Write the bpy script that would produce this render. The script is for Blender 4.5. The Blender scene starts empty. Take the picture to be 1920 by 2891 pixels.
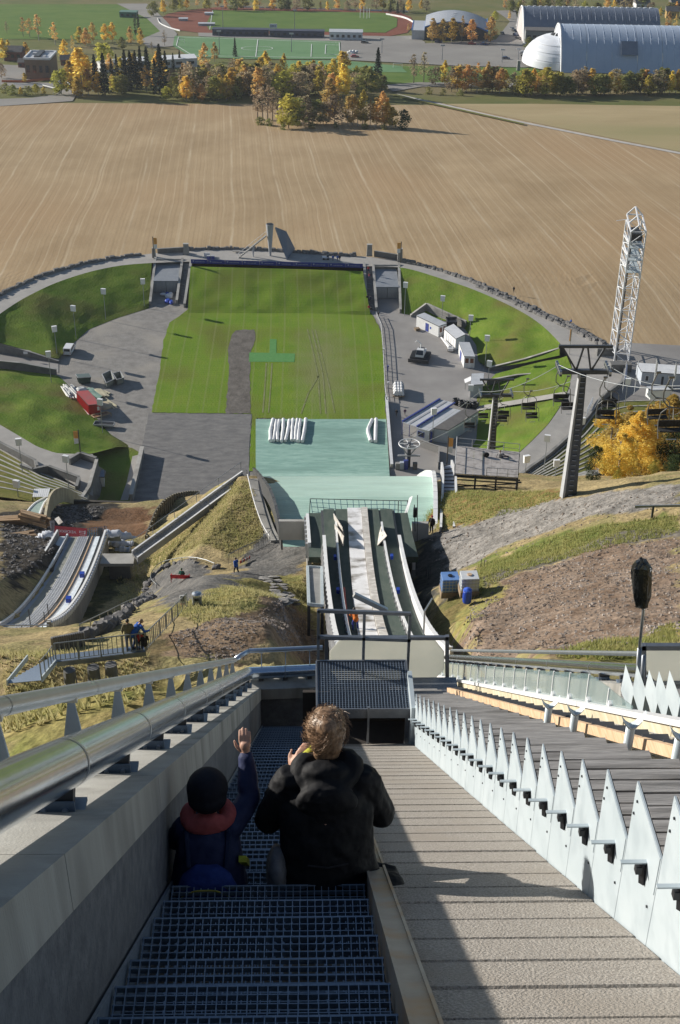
import bpy, bmesh, math, random
import numpy as np
from mathutils import Vector, Matrix
R = math.radians
rng = random.Random(7)
scene = bpy.context.scene
COL = scene.collection

# ---------------------------------------------------------------- camera
F, CX, CY = 3800.0, 960.0, 1445.5
PITCH, YAW, ROLL, CAMZ = R(31.3), R(1.75), R(0.8), 137.0
FWD = np.array([math.sin(YAW)*math.cos(PITCH), math.cos(YAW)*math.cos(PITCH), -math.sin(PITCH)])
RT = np.array([math.cos(YAW), -math.sin(YAW), 0.0]); UP = np.cross(RT, FWD)
RC = RT*math.cos(ROLL)+UP*math.sin(ROLL); UC = UP*math.cos(ROLL)-RT*math.sin(ROLL)
CP = np.array([0, 0, CAMZ])
cam = bpy.data.cameras.new('camera'); camo = bpy.data.objects.new('camera', cam); COL.objects.link(camo)
M = Matrix.Identity(4)
for i in range(3):
    M[i][0], M[i][1], M[i][2], M[i][3] = RC[i], UC[i], -FWD[i], CP[i]
camo.matrix_world = M
cam.sensor_fit = 'VERTICAL'; cam.sensor_height = 24.0; cam.lens = 24.0*F/2891.0
cam.clip_start = 0.1; cam.clip_end = 9000
scene.camera = camo

# ---------------------------------------------------------------- light
SUN_AZ, SUN_EL = R(64.0), R(19.0)          # azimuth measured from +Y towards -X
SD = Vector((-math.sin(SUN_AZ)*math.cos(SUN_EL), math.cos(SUN_AZ)*math.cos(SUN_EL), math.sin(SUN_EL)))
world = bpy.data.worlds.new('World'); scene.world = world; world.use_nodes = True
wn = world.node_tree.nodes; wl = world.node_tree.links
for n in list(wn): wn.remove(n)
sky = wn.new('ShaderNodeTexSky'); sky.sky_type = 'NISHITA'; sky.sun_disc = False
sky.sun_elevation = SUN_EL; sky.sun_rotation = -SUN_AZ
sky.altitude = 300; sky.air_density = 1.0; sky.dust_density = 0.3; sky.ozone_density = 1.0
bg = wn.new('ShaderNodeBackground'); bg.inputs['Strength'].default_value = 0.065
wo = wn.new('ShaderNodeOutputWorld')
wl.new(sky.outputs[0], bg.inputs['Color']); wl.new(bg.outputs[0], wo.inputs['Surface'])
sl = bpy.data.lights.new('sun', 'SUN'); sl.energy = 4.8; sl.angle = R(0.53); sl.color = (1.0, 0.93, 0.82)
so = bpy.data.objects.new('sun', sl); COL.objects.link(so)
so.rotation_euler = SD.to_track_quat('Z', 'Y').to_euler(); so.location = (-50, 40, 220)
scene.view_settings.view_transform = 'Standard'; scene.view_settings.look = 'None'
scene.view_settings.gamma = 1.0; scene.view_settings.use_curve_mapping = False
scene.view_settings.exposure = 0.65

# ---------------------------------------------------------------- a photo point to a point of the place
def ray(px, py): return FWD + RC*(px-CX)/F - UC*(py-CY)/F
def oz(px, py, z=0.0):
    d = ray(px, py); return CP + d*((z-CAMZ)/d[2])
def oy(px, py, y):
    d = ray(px, py); return CP + d*(y/d[1])
def ox(px, py, x):
    d = ray(px, py); return CP + d*(x/d[0])
def od(px, py, t): return CP + ray(px, py)*t
def pj(p):
    v = np.asarray(p, float)-CP; z = v@FWD
    return CX+F*(v@RC)/z, CY-F*(v@UC)/z, z
FAR0, FARS, FARY = -28.1, 0.0926, 640.0
RZ = 5.0                                   # height of the ring path above the arena floor
def zfar(y): return FAR0-FARS*(y-FARY)
def of(px, py, h=0.0):                     # on the far plain
    d = ray(px, py); t = (FAR0+FARS*FARY+h-CAMZ)/(d[2]+FARS*d[1]); return CP+d*t

# ---------------------------------------------------------------- materials
MATS = {}
def mat(name, col, col2=None, scale=4.0, rough=0.7, metal=0.0, bump=0.0, bscale=None, spec=0.4, detail=5, stretch=(1,1,1),
        col3=None, scale3=0.6, coords='Object', lo=0.35, hi=0.65, alpha=None, emit=None):
    if name in MATS: return MATS[name]
    m = bpy.data.materials.new(name); m.use_nodes = True; MATS[name] = m
    nt = m.node_tree; N = nt.nodes; L = nt.links; b = N['Principled BSDF']
    b.inputs['Roughness'].default_value = rough; b.inputs['Metallic'].default_value = metal
    b.inputs['Specular IOR Level'].default_value = spec
    c4 = lambda c: (c[0], c[1], c[2], 1)
    b.inputs['Base Color'].default_value = c4(col)
    tc = mp = None
    def vec():
        nonlocal tc, mp
        if mp: return mp.outputs[0]
        mp = N.new('ShaderNodeMapping'); mp.inputs['Scale'].default_value = stretch
        if coords == 'Position':
            tc = N.new('ShaderNodeNewGeometry'); L.new(tc.outputs['Position'], mp.inputs[0])
        else:
            tc = N.new('ShaderNodeTexCoord'); L.new(tc.outputs[coords], mp.inputs[0])
        return mp.outputs[0]
    if col2 is not None:
        n = N.new('ShaderNodeTexNoise'); n.inputs['Scale'].default_value = scale; n.inputs['Detail'].default_value = detail
        n.inputs['Roughness'].default_value = 0.65
        L.new(vec(), n.inputs['Vector'])
        mr = N.new('ShaderNodeMapRange'); mr.inputs[1].default_value = lo; mr.inputs[2].default_value = hi
        L.new(n.outputs['Fac'], mr.inputs[0])
        mx = N.new('ShaderNodeMix'); mx.data_type = 'RGBA'; L.new(mr.outputs[0], mx.inputs[0])
        mx.inputs[6].default_value = c4(col); mx.inputs[7].default_value = c4(col2)
        out = mx.outputs[2]
        if col3 is not None:
            n3 = N.new('ShaderNodeTexNoise'); n3.inputs['Scale'].default_value = scale3; n3.inputs['Detail'].default_value = 3
            L.new(vec(), n3.inputs['Vector'])
            m3 = N.new('ShaderNodeMapRange'); m3.inputs[1].default_value = 0.48; m3.inputs[2].default_value = 0.68
            L.new(n3.outputs['Fac'], m3.inputs[0])
            x3 = N.new('ShaderNodeMix'); x3.data_type = 'RGBA'; L.new(m3.outputs[0], x3.inputs[0])
            L.new(out, x3.inputs[6]); x3.inputs[7].default_value = c4(col3); out = x3.outputs[2]
        L.new(out, b.inputs['Base Color'])
    if bump:
        nb = N.new('ShaderNodeTexNoise'); nb.inputs['Scale'].default_value = bscale or scale*3; nb.inputs['Detail'].default_value = 5
        L.new(vec(), nb.inputs['Vector'])
        bp = N.new('ShaderNodeBump'); bp.inputs['Strength'].default_value = 1.0; bp.inputs['Distance'].default_value = bump
        L.new(nb.outputs['Fac'], bp.inputs['Height']); L.new(bp.outputs[0], b.inputs['Normal'])
    if alpha is not None: b.inputs['Alpha'].default_value = alpha
    return m
def V(*a): return np.array(a, float)

# ---------------------------------------------------------------- mesh builder
class MB:
    def __init__(s): s.v = []; s.f = []
    def add(s, vs, fs):
        k = len(s.v); s.v.extend([tuple(float(c) for c in p) for p in vs]); s.f.extend([tuple(i+k for i in q) for q in fs]); return s
    def hexa(s, p):   # four bottom, four top
        return s.add(p, [(3,2,1,0),(4,5,6,7),(0,1,5,4),(1,2,6,5),(2,3,7,6),(3,0,4,7)])
    def box(s, c, d, rz=0.0):
        x, y, z = d[0]/2, d[1]/2, d[2]/2; ca, sa = math.cos(rz), math.sin(rz); P = []
        for zz in (-z, z):
            for a, b in ((-x,-y),(x,-y),(x,y),(-x,y)): P.append((c[0]+a*ca-b*sa, c[1]+a*sa+b*ca, c[2]+zz))
        return s.hexa(P)
    def bar(s, p, q, w, h, up=(0,0,1)):
        p, q = np.asarray(p, float), np.asarray(q, float); d = q-p; d /= max(np.linalg.norm(d), 1e-9)
        u = np.asarray(up, float); r = np.cross(d, u)
        if np.linalg.norm(r) < 1e-4: r = np.cross(d, (1,0,0.01))
        r /= np.linalg.norm(r); u = np.cross(r, d); r = r*w/2; u = u*h/2
        return s.hexa([p-r-u, p+r-u, q+r-u, q-r-u, p-r+u, p+r+u, q+r+u, q-r+u])
    def tube(s, pts, r, n=8, cap=True, closed=False):
        pts = [np.asarray(p, float) for p in pts]; m = len(pts); rr = r if hasattr(r, '__len__') else [r]*m
        k = len(s.v); ref = None
        for i in range(m):
            a = pts[(i-1) % m] if (i > 0 or closed) else pts[i]; b = pts[(i+1) % m] if (i < m-1 or closed) else pts[i]
            d = b-a; d /= max(np.linalg.norm(d), 1e-9)
            if ref is None:
                ref = np.cross(d, (0,0,1));
                if np.linalg.norm(ref) < 1e-3: ref = np.cross(d, (1,0,0))
            ref = ref-d*(ref@d); ref /= max(np.linalg.norm(ref), 1e-9); o = np.cross(d, ref)
            for j in range(n):
                t = 2*math.pi*j/n; s.v.append(tuple(pts[i]+(ref*math.cos(t)+o*math.sin(t))*rr[i]))
        for i in range(m if closed else m-1):
            i2 = (i+1) % m
            for j in range(n):
                j2 = (j+1) % n; s.f.append((k+i*n+j, k+i*n+j2, k+i2*n+j2, k+i2*n+j))
        if cap and not closed:
            s.f.append(tuple(k+j for j in range(n))[::-1]); s.f.append(tuple(k+(m-1)*n+j for j in range(n)))
        return s
    def prism(s, poly, off):      # poly: list of 3-D points, off: extrusion vector
        a = [np.asarray(p, float) for p in poly]; n = len(a); o = np.asarray(off, float)
        return s.add(a+[p+o for p in a], [tuple(range(n))[::-1], tuple(range(n, 2*n))]+[(i, (i+1) % n, n+(i+1) % n, n+i) for i in range(n)])
    def face(s, *p): return s.add(p, [tuple(range(len(p)))])
    def loft(s, rings, cap=True):
        k = len(s.v); n = len(rings[0])
        for rg in rings: s.v.extend([tuple(map(float, p)) for p in rg])
        for i in range(len(rings)-1):
            for j in range(n):
                j2 = (j+1) % n; s.f.append((k+i*n+j, k+i*n+j2, k+(i+1)*n+j2, k+(i+1)*n+j))
        if cap: s.f.append(tuple(k+j for j in range(n))[::-1]); s.f.append(tuple(k+(len(rings)-1)*n+j for j in range(n)))
        return s
    def ell(s, c, rx, ry, rz, n=12, m=8, rot=None):
        rings = []
        for i in range(1, m):
            t = math.pi*i/m; rings.append([(rx*math.sin(t)*math.cos(2*math.pi*j/n), ry*math.sin(t)*math.sin(2*math.pi*j/n), -rz*math.cos(t)) for j in range(n)])
        Rm = np.eye(3) if rot is None else np.array(rot.to_matrix())
        return s.loft([[Rm@np.array(p)+np.asarray(c, float) for p in rg] for rg in rings])
    def strip(s, A, B):           # ribbon between two polylines
        k = len(s.v); n = len(A); s.v.extend([tuple(map(float, p)) for p in list(A)+list(B)])
        for i in range(n-1): s.f.append((k+i, k+i+1, k+n+i+1, k+n+i))
        return s
    def wallstrip(s, P, h, t, z0=None):   # a wall along a polyline, thickness t to its left, height h above each point
        P = [np.asarray(p, float) for p in P]; n = len(P); rings = []
        for i in range(n):
            d = P[min(i+1, n-1)]-P[max(i-1, 0)]; nn = np.array([-d[1], d[0], 0.0]); nn /= max(np.linalg.norm(nn), 1e-9)
            hh = h[i] if hasattr(h, '__len__') else h; b = P[i].copy()
            if z0 is not None: b[2] = z0
            top = P[i][2]+hh
            rings.append([b, b+nn*t, np.array([*(b+nn*t)[:2], top]), np.array([b[0], b[1], top])])
        return s.loft(rings)

def props(o, label=None, cat=None, group=None, kind=None):
    if label: o['label'] = label
    if cat: o['category'] = cat
    if group: o['group'] = group
    if kind: o['kind'] = kind
    return o
def mesh(name, mb, m, smooth=False, off=None):
    me = bpy.data.meshes.new(name); v = mb.v
    if off is not None: v = [(p[0]-off[0], p[1]-off[1], p[2]-off[2]) for p in v]
    me.from_pydata(v, [], mb.f); me.materials.append(m)
    if smooth: me.polygons.foreach_set('use_smooth', [True]*len(me.polygons))
    me.update(); return me
def root_loc(p):
    l = V(0,0,0)
    while p is not None: l += V(*p.location); p = p.parent
    return l
def obj(name, mb, m, parent=None, smooth=False, world=True, loc=None, kind=None, label=None, cat=None, group=None):
    """one mesh object. world=True: the builder holds world points; they are stored relative to the parent / the given loc"""
    off = None
    if world: off = root_loc(parent)+(V(*loc) if loc is not None else 0)
    if isinstance(mb, bpy.types.Mesh): me = mb
    else: me = mesh(name, mb, m, smooth, off if world else None)
    o = bpy.data.objects.new(name, me); COL.objects.link(o); o.parent = parent
    if loc is not None: o.location = loc
    return props(o, label, cat, group, kind)
def thing(name, label, cat, loc=(0,0,0), rz=0.0, group=None):
    o = bpy.data.objects.new(name, None); COL.objects.link(o); o.location = tuple(float(c) for c in loc); o.rotation_euler = (0,0,rz)
    o.empty_display_size = 0.3
    return props(o, label, cat, group)
def kids(o): return KIDS.get(o.name, [])
def dup(o, loc=None, rz=None, label=None, group=None, scale=None):
    def rec(x, par):
        c = x.copy(); COL.objects.link(c); c.parent = par
        for ch in [k for k in x.children]: rec(ch, c)
        return c
    c = rec(o, None)
    if loc is not None: c.location = tuple(float(q) for q in loc)
    if rz is not None: c.rotation_euler = (0,0,rz)
    if scale is not None: c.scale = (scale,)*3
    if label: c['label'] = label
    if group: c['group'] = group
    return c
ORD = ['first','second','third','fourth','fifth','sixth','seventh','eighth','ninth','tenth','eleventh','twelfth','thirteenth','fourteenth',
       'fifteenth','sixteenth','seventeenth','eighteenth','nineteenth','twentieth']
def nth(i):
    if i < 20: return ORD[i]
    t = ['twenty','thirty','forty','fifty','sixty','seventy'][(i+1)//10-2]; u = (i+1) % 10
    return (t[:-1]+'ieth') if u == 0 else t+'-'+ORD[u-1]
def inpoly(x, y, poly):
    x = np.asarray(x); y = np.asarray(y); ins = np.zeros(x.shape, bool); n = len(poly)
    for i in range(n):
        x1, y1 = poly[i][:2]; x2, y2 = poly[(i+1) % n][:2]
        c = ((y1 > y) != (y2 > y)); xi = (x2-x1)*(y-y1)/((y2-y1) if y2 != y1 else 1e-9)+x1
        ins ^= c & (x < xi)
    return ins
def resample(P, n):
    P = np.array(P, float); d = np.r_[0, np.cumsum(np.linalg.norm(np.diff(P, axis=0), axis=1))]; t = np.linspace(0, d[-1], n)
    return np.stack([np.interp(t, d, P[:, k]) for k in range(P.shape[1])], 1)
def smoothline(P, n, it=3):
    q = resample(P, n)
    for _ in range(it):
        r = q.copy(); r[1:-1] = (q[:-2]+2*q[1:-1]+q[2:])/4; q = r
    return q
def tri_poly(pts, name, m, kind='structure', z_off=0.0, **kw):       # a flat outline as one filled sheet
    from mathutils.geometry import tessellate_polygon
    P = [Vector((float(p[0]), float(p[1]), float(p[2])+z_off)) for p in pts]
    fs = []
    for t in tessellate_polygon([P]):
        a, b, c = (P[i] for i in t)
        fs.append(tuple(t) if (b-a).cross(c-a).z > 0 else tuple(t)[::-1])
    me = bpy.data.meshes.new(name); me.from_pydata([tuple(p) for p in P], [], fs); me.update(); me.materials.append(m)
    o = bpy.data.objects.new(name, me); COL.objects.link(o); return props(o, kind=kind, **kw)
def vnoise(x, y, s, seed=0):
    x = np.asarray(x)/s; y = np.asarray(y)/s; xi = np.floor(x).astype(int); yi = np.floor(y).astype(int); fx = x-xi; fy = y-yi
    fx = fx*fx*(3-2*fx); fy = fy*fy*(3-2*fy)
    def h(a, b):
        n = (a*374761393+b*668265263+seed*1442695041) & 0xffffffff; n = ((n ^ (n >> 13))*1274126177) & 0xffffffff
        return ((n ^ (n >> 16)) & 0xffff)/65535.0
    return (h(xi,yi)*(1-fx)+h(xi+1,yi)*fx)*(1-fy)+(h(xi,yi+1)*(1-fx)+h(xi+1,yi+1)*fx)*fy
# ================================================================ THE HILLSIDE (one height field)
def inrun_drop(y):
    y = np.asarray(y, float); return 1.373+0.759*y-np.where(y > 41.6, 0.00473*(y-41.6)**2, 0)-0.0+0.0
CTRL = []
def cpx(px, py, y, dz=0.0):
    p = oy(px, py, y); CTRL.append((p[0], p[1], p[2]+dz))
def cD(px, py, dz=0.0):                  # on the even slope left of the in-run
    ys = np.arange(30, 126, .1); d = ray(px, py); P = CP[None]+d[None]*(ys/d[1])[:, None]; D = np.where(ys < 101, 38.4+.575*(ys-51), 67.15+.50*(ys-101)); i = int(np.argmax(P[:, 2] < CAMZ-D)); CTRL.append((P[i][0], P[i][1], P[i][2]+dz))
def cw(x, y, z): CTRL.append((x, y, z))
for a in [(100,2050,29),(0,1900,40),(300,1985,33),(200,1912,47),(20,1860,51),(450,1872,49),(600,1860,48),(850,1850,46),
          (640,1345,127),
          (700,1340,128),(560,1440,120),(420,1560,112),(350,1600,112),(300,1680,96),(260,1770,76),(60,1862,53),(30,1640,100),(50,1560,116),(50,1490,132),
          (50,1440,146),(330,1492,138),(230,1470,143),(440,1480,152),(500,1432,160),(560,1398,168),(400,1535,134),(640,1352,150),(330,1420,162),(200,1425,162),
          (1190,1545,98),(1200,1470,108),(1320,1400,113),(1603,1400,96),(1920,1378,89),(1920,1470,80),(1920,1560,72),(1700,1500,82),(1920,1800,46),(1500,1850,41),(1300,1850,44),
          (1270,1710,72),(1240,1760,62),(1450,1405,104),(1780,1385,92),(1450,1600,80),(1600,1700,62),(1290,1640,76),(1750,1850,41)]: cpx(*a)
for a in [(670,1622),(515,1640),(557,1712),(430,1655),(850,1700),(880,1600),(872,1500),(730,1560),(640,1460),(700,1660),(850,1780),(640,1780)]: cD(*a)
for a in [(-3,4,126),(-12,14,120),(-25,30,112),(-2,14,122.5),(1.6,10,124),(1.6,20,117),(1.6,30,109.5),(6,10,125),(14,20,119),(25,30,113),(1.6,50,94),(1.6,70,82),(2,90,72),(2,103,69.5),
          (2,115,67),(2,128,62.0),(2,150,47),(2,190,21.5),(2,225,2),(2,240,-1.5),(12,128,62),(12,150,47),(12,190,21),(12,225,2),(-10,150,49),(-10,190,22),(-10,225,1),(-10,240,-2),
          (-25,185,22),(-25,228,0),(-40,185,24),(-40,228,-1),(-60,180,32),(-60,225,6),(-85,150,50),(-85,210,14),(-70,120,64),(-60,90,82),(-50,60,98),(-30,245,-3),
          (20,150,52),(30,150,51),(60,150,50),(100,150,55),(20,190,21),(40,190,24),(80,190,34),(20,232,-2),(33,232,-1),(60,215,14),(100,215,22),(70,100,82),(70,70,98),(100,80,95),(60,40,112),
          (40,120,69),(30,118,67),(-95,60,100),(110,40,115)]: cw(*a)
CT = np.array(CTRL)
def tps_fit(P):
    n = len(P); X = P[:, :2]; r2 = ((X[:, None]-X[None])**2).sum(-1); K = np.where(r2 > 0, r2*np.log(r2+1e-12)*0.5, 0)+np.eye(n)*6.0
    A = np.zeros((n+3, n+3)); A[:n, :n] = K; A[:n, n:] = np.c_[np.ones(n), X]; A[n:, :n] = A[:n, n:].T
    return np.linalg.solve(A, np.r_[P[:, 2], 0, 0, 0])
TW = tps_fit(CT)
def Tz(x, y):
    x = np.asarray(x, float); y = np.asarray(y, float); sh = x.shape; x = x.ravel(); y = y.ravel(); out = np.empty(x.shape); n = len(CT)
    for s in range(0, len(x), 20000):
        a = x[s:s+20000]; b = y[s:s+20000]; r2 = (a[:, None]-CT[None, :, 0])**2+(b[:, None]-CT[None, :, 1])**2
        out[s:s+20000] = (r2*np.log(r2+1e-12)*0.5)@TW[:n]+TW[n]+TW[n+1]*a+TW[n+2]*b
    y_ = np.clip(y, 16, 101); lim = CAMZ-inrun_drop(y_)-2.2+np.clip(np.abs(x-3.8)-3.7, 0, 50)*2.0+np.clip(y-101, 0, 999)*9
    out = np.minimum(out, lim)
    ym = np.clip(y, 79, 126); c_ = -19.6-.062*(ym-110); l2 = CAMZ-(79.15-.22*(125-ym)-.0052*(125-ym)**2)-1.9+np.clip(np.abs(x-c_)-3.6, 0, 60)*.9+np.clip(79-y, 0, 99)*3+np.clip(y-132, 0, 99)*3
    out = np.minimum(out, l2)
    bx = np.maximum(np.abs(x+11.6)-5.6, 0); by = np.maximum(np.abs(y-49.4)-2.6, 0); out = np.minimum(out, 97.15+np.maximum(bx, by)*.9-np.clip(-(x+13.6), 0, 5)*.35)
    return out.reshape(sh)
def ot(px, py, y0=20.0, y1=250.0, dz=0.0):      # a photo point to the hillside (first hit)
    ys = np.arange(y0, y1, 0.5); d = ray(px, py); P = CP[None]+d[None]*(ys/d[1])[:, None]
    g = P[:, 2]-Tz(P[:, 0], P[:, 1])-dz; i = np.argmax(g < 0)
    if i == 0: return P[-1] if g[0] > 0 else P[0]
    t = g[i-1]/(g[i-1]-g[i]); return P[i-1]*(1-t)+P[i]*t
def tz(x, y): return float(Tz(np.array([x]), np.array([y]))[0])

def hillside():
    xs = np.r_[np.arange(-95, -45, 1.0), np.arange(-45, 45, 0.45), np.arange(45, 110.1, 1.0)]; ys = np.r_[np.arange(-6, 24, 0.6), np.arange(24, 135, 0.4), np.arange(135, 252, 1.2)]
    X, Y = np.meshgrid(xs, ys); Z = Tz(X, Y)
    nz = (vnoise(X, Y, 3.1, 1)-.5)*.35+(vnoise(X, Y, 0.9, 2)-.5)*.22+(vnoise(X, Y, 9, 3)-.5)*.5
    Z = Z+nz*np.clip((Y-22)/10, 0, 1)*np.clip((X+200), 0, 1)
    nx, ny = len(xs), len(ys)
    # what grows or lies where: outlines on the slope
    base = np.array([.27,.215,.115]); C = np.tile(base, (ny, nx, 1))
    Gx = X+(vnoise(X,Y,2.2,11)-.5)*2.2+(vnoise(X,Y,.7,12)-.5)*.8; Gy = Y+(vnoise(X,Y,2.2,13)-.5)*2.2+(vnoise(X,Y,.7,14)-.5)*.8
    n1 = vnoise(X,Y,1.3,21); n2 = vnoise(X,Y,5,22); n3 = vnoise(X,Y,.5,23)
    C = C*(0.75+.5*n1[..., None]); C = C*(1-.45*(n2 > .55)[..., None]*(n1 > .4)[..., None])+np.array([.13,.14,.05])*.45*((n2 > .55)&(n1 > .4))[..., None]
    def zone(pix, col, col2=None, k=n3, y0=20, y1=250, soft=True):
        pol = [ot(a, b, y0, y1)[:2] for a, b in pix]; m = inpoly(Gx, Gy, pol)
        c = np.array(col)[None, None]+0*C
        if col2 is not None: w = np.clip((k*.6+n1*.4-.3)/.4, 0, 1)[..., None]; c = c*(1-w)+np.array(col2)*w
        C[m] = c[m]
    straw = (.34,.265,.15); gr = (.105,.13,.035); gr2 = (.185,.18,.065)
    zone([(0,1835),(420,1835),(420,1990),(0,1990)], straw, (.20,.17,.06))
    zone([(0,1985),(420,1900),(700,1880),(700,2150),(0,2150)], (.15,.16,.045), (.22,.18,.075))
    zone([(450,1790),(560,1755),(720,1735),(890,1722),(900,1860),(640,1880),(520,1850)], (.16,.11,.07), (.24,.175,.12))
    zone([(380,1830),(450,1780),(520,1850),(460,1870)], (.06,.055,.03), (.16,.12,.06))
    zone([(480,1720),(560,1690),(660,1650),(760,1625),(880,1620),(885,1715),(720,1735),(560,1755)], gr2, (.26,.22,.08))
    zone([(425,1640),(440,1600),(500,1595),(580,1600),(640,1625),(700,1585),(720,1530),(770,1510),(880,1500),(884,1610),(760,1628),(640,1650),(560,1690),(470,1712),(430,1690)], (.085,.085,.085), (.135,.13,.125))
    zone([(740,1490),(780,1470),(880,1470),(880,1520),(760,1525)], (.06,.06,.06), (.09,.09,.09))
    zone([(0,1450),(140,1425),(330,1418),(330,1500),(300,1560),(200,1640),(120,1600),(60,1640),(0,1640)], (.022,.020,.018), (.07,.06,.05), y1=200)
    zone([(225,1475),(300,1430),(430,1430),(430,1500),(330,1515),(250,1505)], (.12,.065,.035), (.17,.10,.06), y1=200)
    zone([(150,1420),(300,1415),(300,1440),(235,1480),(150,1470)], (.018,.017,.016), (.045,.042,.04), y1=200)
    zone([(240,1600),(330,1560),(360,1620),(300,1720),(240,1800)], (.05,.05,.03), (.09,.09,.04))
    # right of the in-run
    zone([(1150,1450),(1300,1380),(1620,1395),(1620,1430),(1400,1480),(1250,1500)], gr2, (.19,.12,.05))
    zone([(1175,1480),(1240,1505),(1400,1450),(1560,1412),(1700,1390),(1930,1372),(1930,1424),(1700,1456),(1560,1500),(1440,1536),(1340,1592),(1260,1630),(1180,1570)], (.15,.142,.132), (.25,.236,.22))
    zone([(1340,1590),(1450,1555),(1560,1520),(1700,1480),(1930,1440),(1930,1500),(1700,1540),(1480,1600),(1370,1650),(1320,1700)], gr, gr2)
    zone([(1340,1640),(1480,1590),(1700,1525),(1930,1478),(1930,1500),(1700,1545),(1480,1612),(1370,1665)], (.16,.145,.13), (.12,.11,.09))
    zone([(1280,1840),(1300,1760),(1330,1690),(1370,1660),(1500,1610),(1700,1545),(1930,1510),(1930,1790),(1780,1845),(1600,1870),(1450,1880)], (.15,.105,.075), (.235,.18,.14))
    zone([(1300,1780),(1330,1690),(1400,1640),(1420,1650),(1350,1740),(1330,1790)], gr2, (.25,.20,.07))
    zone([(1560,1860),(1700,1810),(1930,1750),(1930,1850),(1700,1880)], (.12,.13,.035), (.24,.19,.07))
    zone([(1240,1760),(1260,1640),(1320,1640),(1330,1700),(1270,1800)], (.10,.10,.035), (.15,.12,.05))
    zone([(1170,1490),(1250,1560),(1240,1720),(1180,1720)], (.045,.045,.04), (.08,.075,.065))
    vs = np.stack([X, Y, Z], -1).reshape(-1, 3); idx = np.arange(nx*ny).reshape(ny, nx)
    fs = np.stack([idx[:-1,:-1], idx[:-1,1:], idx[1:,1:], idx[1:,:-1]], -1).reshape(-1, 4)
    me = bpy.data.meshes.new('hillside'); me.vertices.add(len(vs)); me.vertices.foreach_set('co', vs.ravel()); me.loops.add(fs.size); me.loops.foreach_set('vertex_index', fs.ravel().astype(np.int32))
    me.polygons.add(len(fs)); me.polygons.foreach_set('loop_start', np.arange(0, fs.size, 4, dtype=np.int32)); me.polygons.foreach_set('loop_total', np.full(len(fs), 4, np.int32))
    me.polygons.foreach_set('use_smooth', [True]*len(fs)); me.update(calc_edges=True)
    ca = me.color_attributes.new('ground', 'FLOAT_COLOR', 'POINT'); ca.data.foreach_set('color', np.concatenate([C.reshape(-1, 3), np.ones((nx*ny, 1))], 1).astype(np.float32).ravel())
    m = mat('hill_ground', (.2,.2,.1), rough=.95, bump=0.12, bscale=3.5, spec=.1, coords='Position'); nt = m.node_tree; N = nt.nodes; L = nt.links
    at = N.new('ShaderNodeAttribute'); at.attribute_name = 'ground'; nz_ = N.new('ShaderNodeTexNoise'); nz_.inputs['Scale'].default_value = 2.6; nz_.inputs['Detail'].default_value = 7; nz_.inputs['Roughness'].default_value = .75
    g = N.new('ShaderNodeNewGeometry'); L.new(g.outputs['Position'], nz_.inputs['Vector'])
    mr = N.new('ShaderNodeMapRange'); mr.inputs[1].default_value = .3; mr.inputs[2].default_value = .7; mr.inputs[3].default_value = .45; mr.inputs[4].default_value = 1.55; L.new(nz_.outputs['Fac'], mr.inputs[0])
    vm = N.new('ShaderNodeVectorMath'); vm.operation = 'SCALE'; L.new(at.outputs['Color'], vm.inputs[0]); L.new(mr.outputs[0], vm.inputs['Scale']); L.new(vm.outputs[0], N['Principled BSDF'].inputs['Base Color'])
    me.materials.append(m); o = bpy.data.objects.new('hillside', me); COL.objects.link(o); props(o, 'grassy and stony hillside under the ski jump', None, None, 'structure')
hillside()

# ================================================================ FIELD AND FAR PLAIN
RING_Z = RZ
RING_OUT = [oz(x, y, RING_Z) for x, y in [(-60,862),(0,835),(100,785),(200,755),(300,733),(430,715),(540,704),(650,703),(760,707),(900,718),(1040,724),(1125,735),(1220,757),(1320,790),(1420,832),(1520,880),(1600,915),(1680,955),(1725,985)]]
RING_IN = [oz(x, y, RING_Z) for x, y in [(-60,935),(0,885),(60,845),(150,800),(250,767),(340,748),(430,742),(540,738),(650,738),(760,742),(900,748),(1040,752),(1130,752),(1180,765),(1250,788),(1320,810),(1380,835),(1440,862),(1500,895),(1545,930),(1580,968)]]
RING_OUT = smoothline(RING_OUT, 90, 4); RING_IN = smoothline(RING_IN, 90, 4)
def zfield(y):
    y = np.asarray(y, float); return np.where(y < 330, RZ-.6, np.where(y < 345, RZ-.6-(y-330)**2*.0041, RZ-1.52-.0+(-28.1-(RZ-1.52))/295*(y-345)))
ASPH, GRAV = None, None
m_field = mat('stubble', (.32,.235,.14), (.40,.30,.185), scale=.05, rough=1, spec=.05, bump=.06, bscale=1.2, coords='Position', col3=(.36,.25,.145), scale3=.012, stretch=(1,.5,1))
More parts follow.
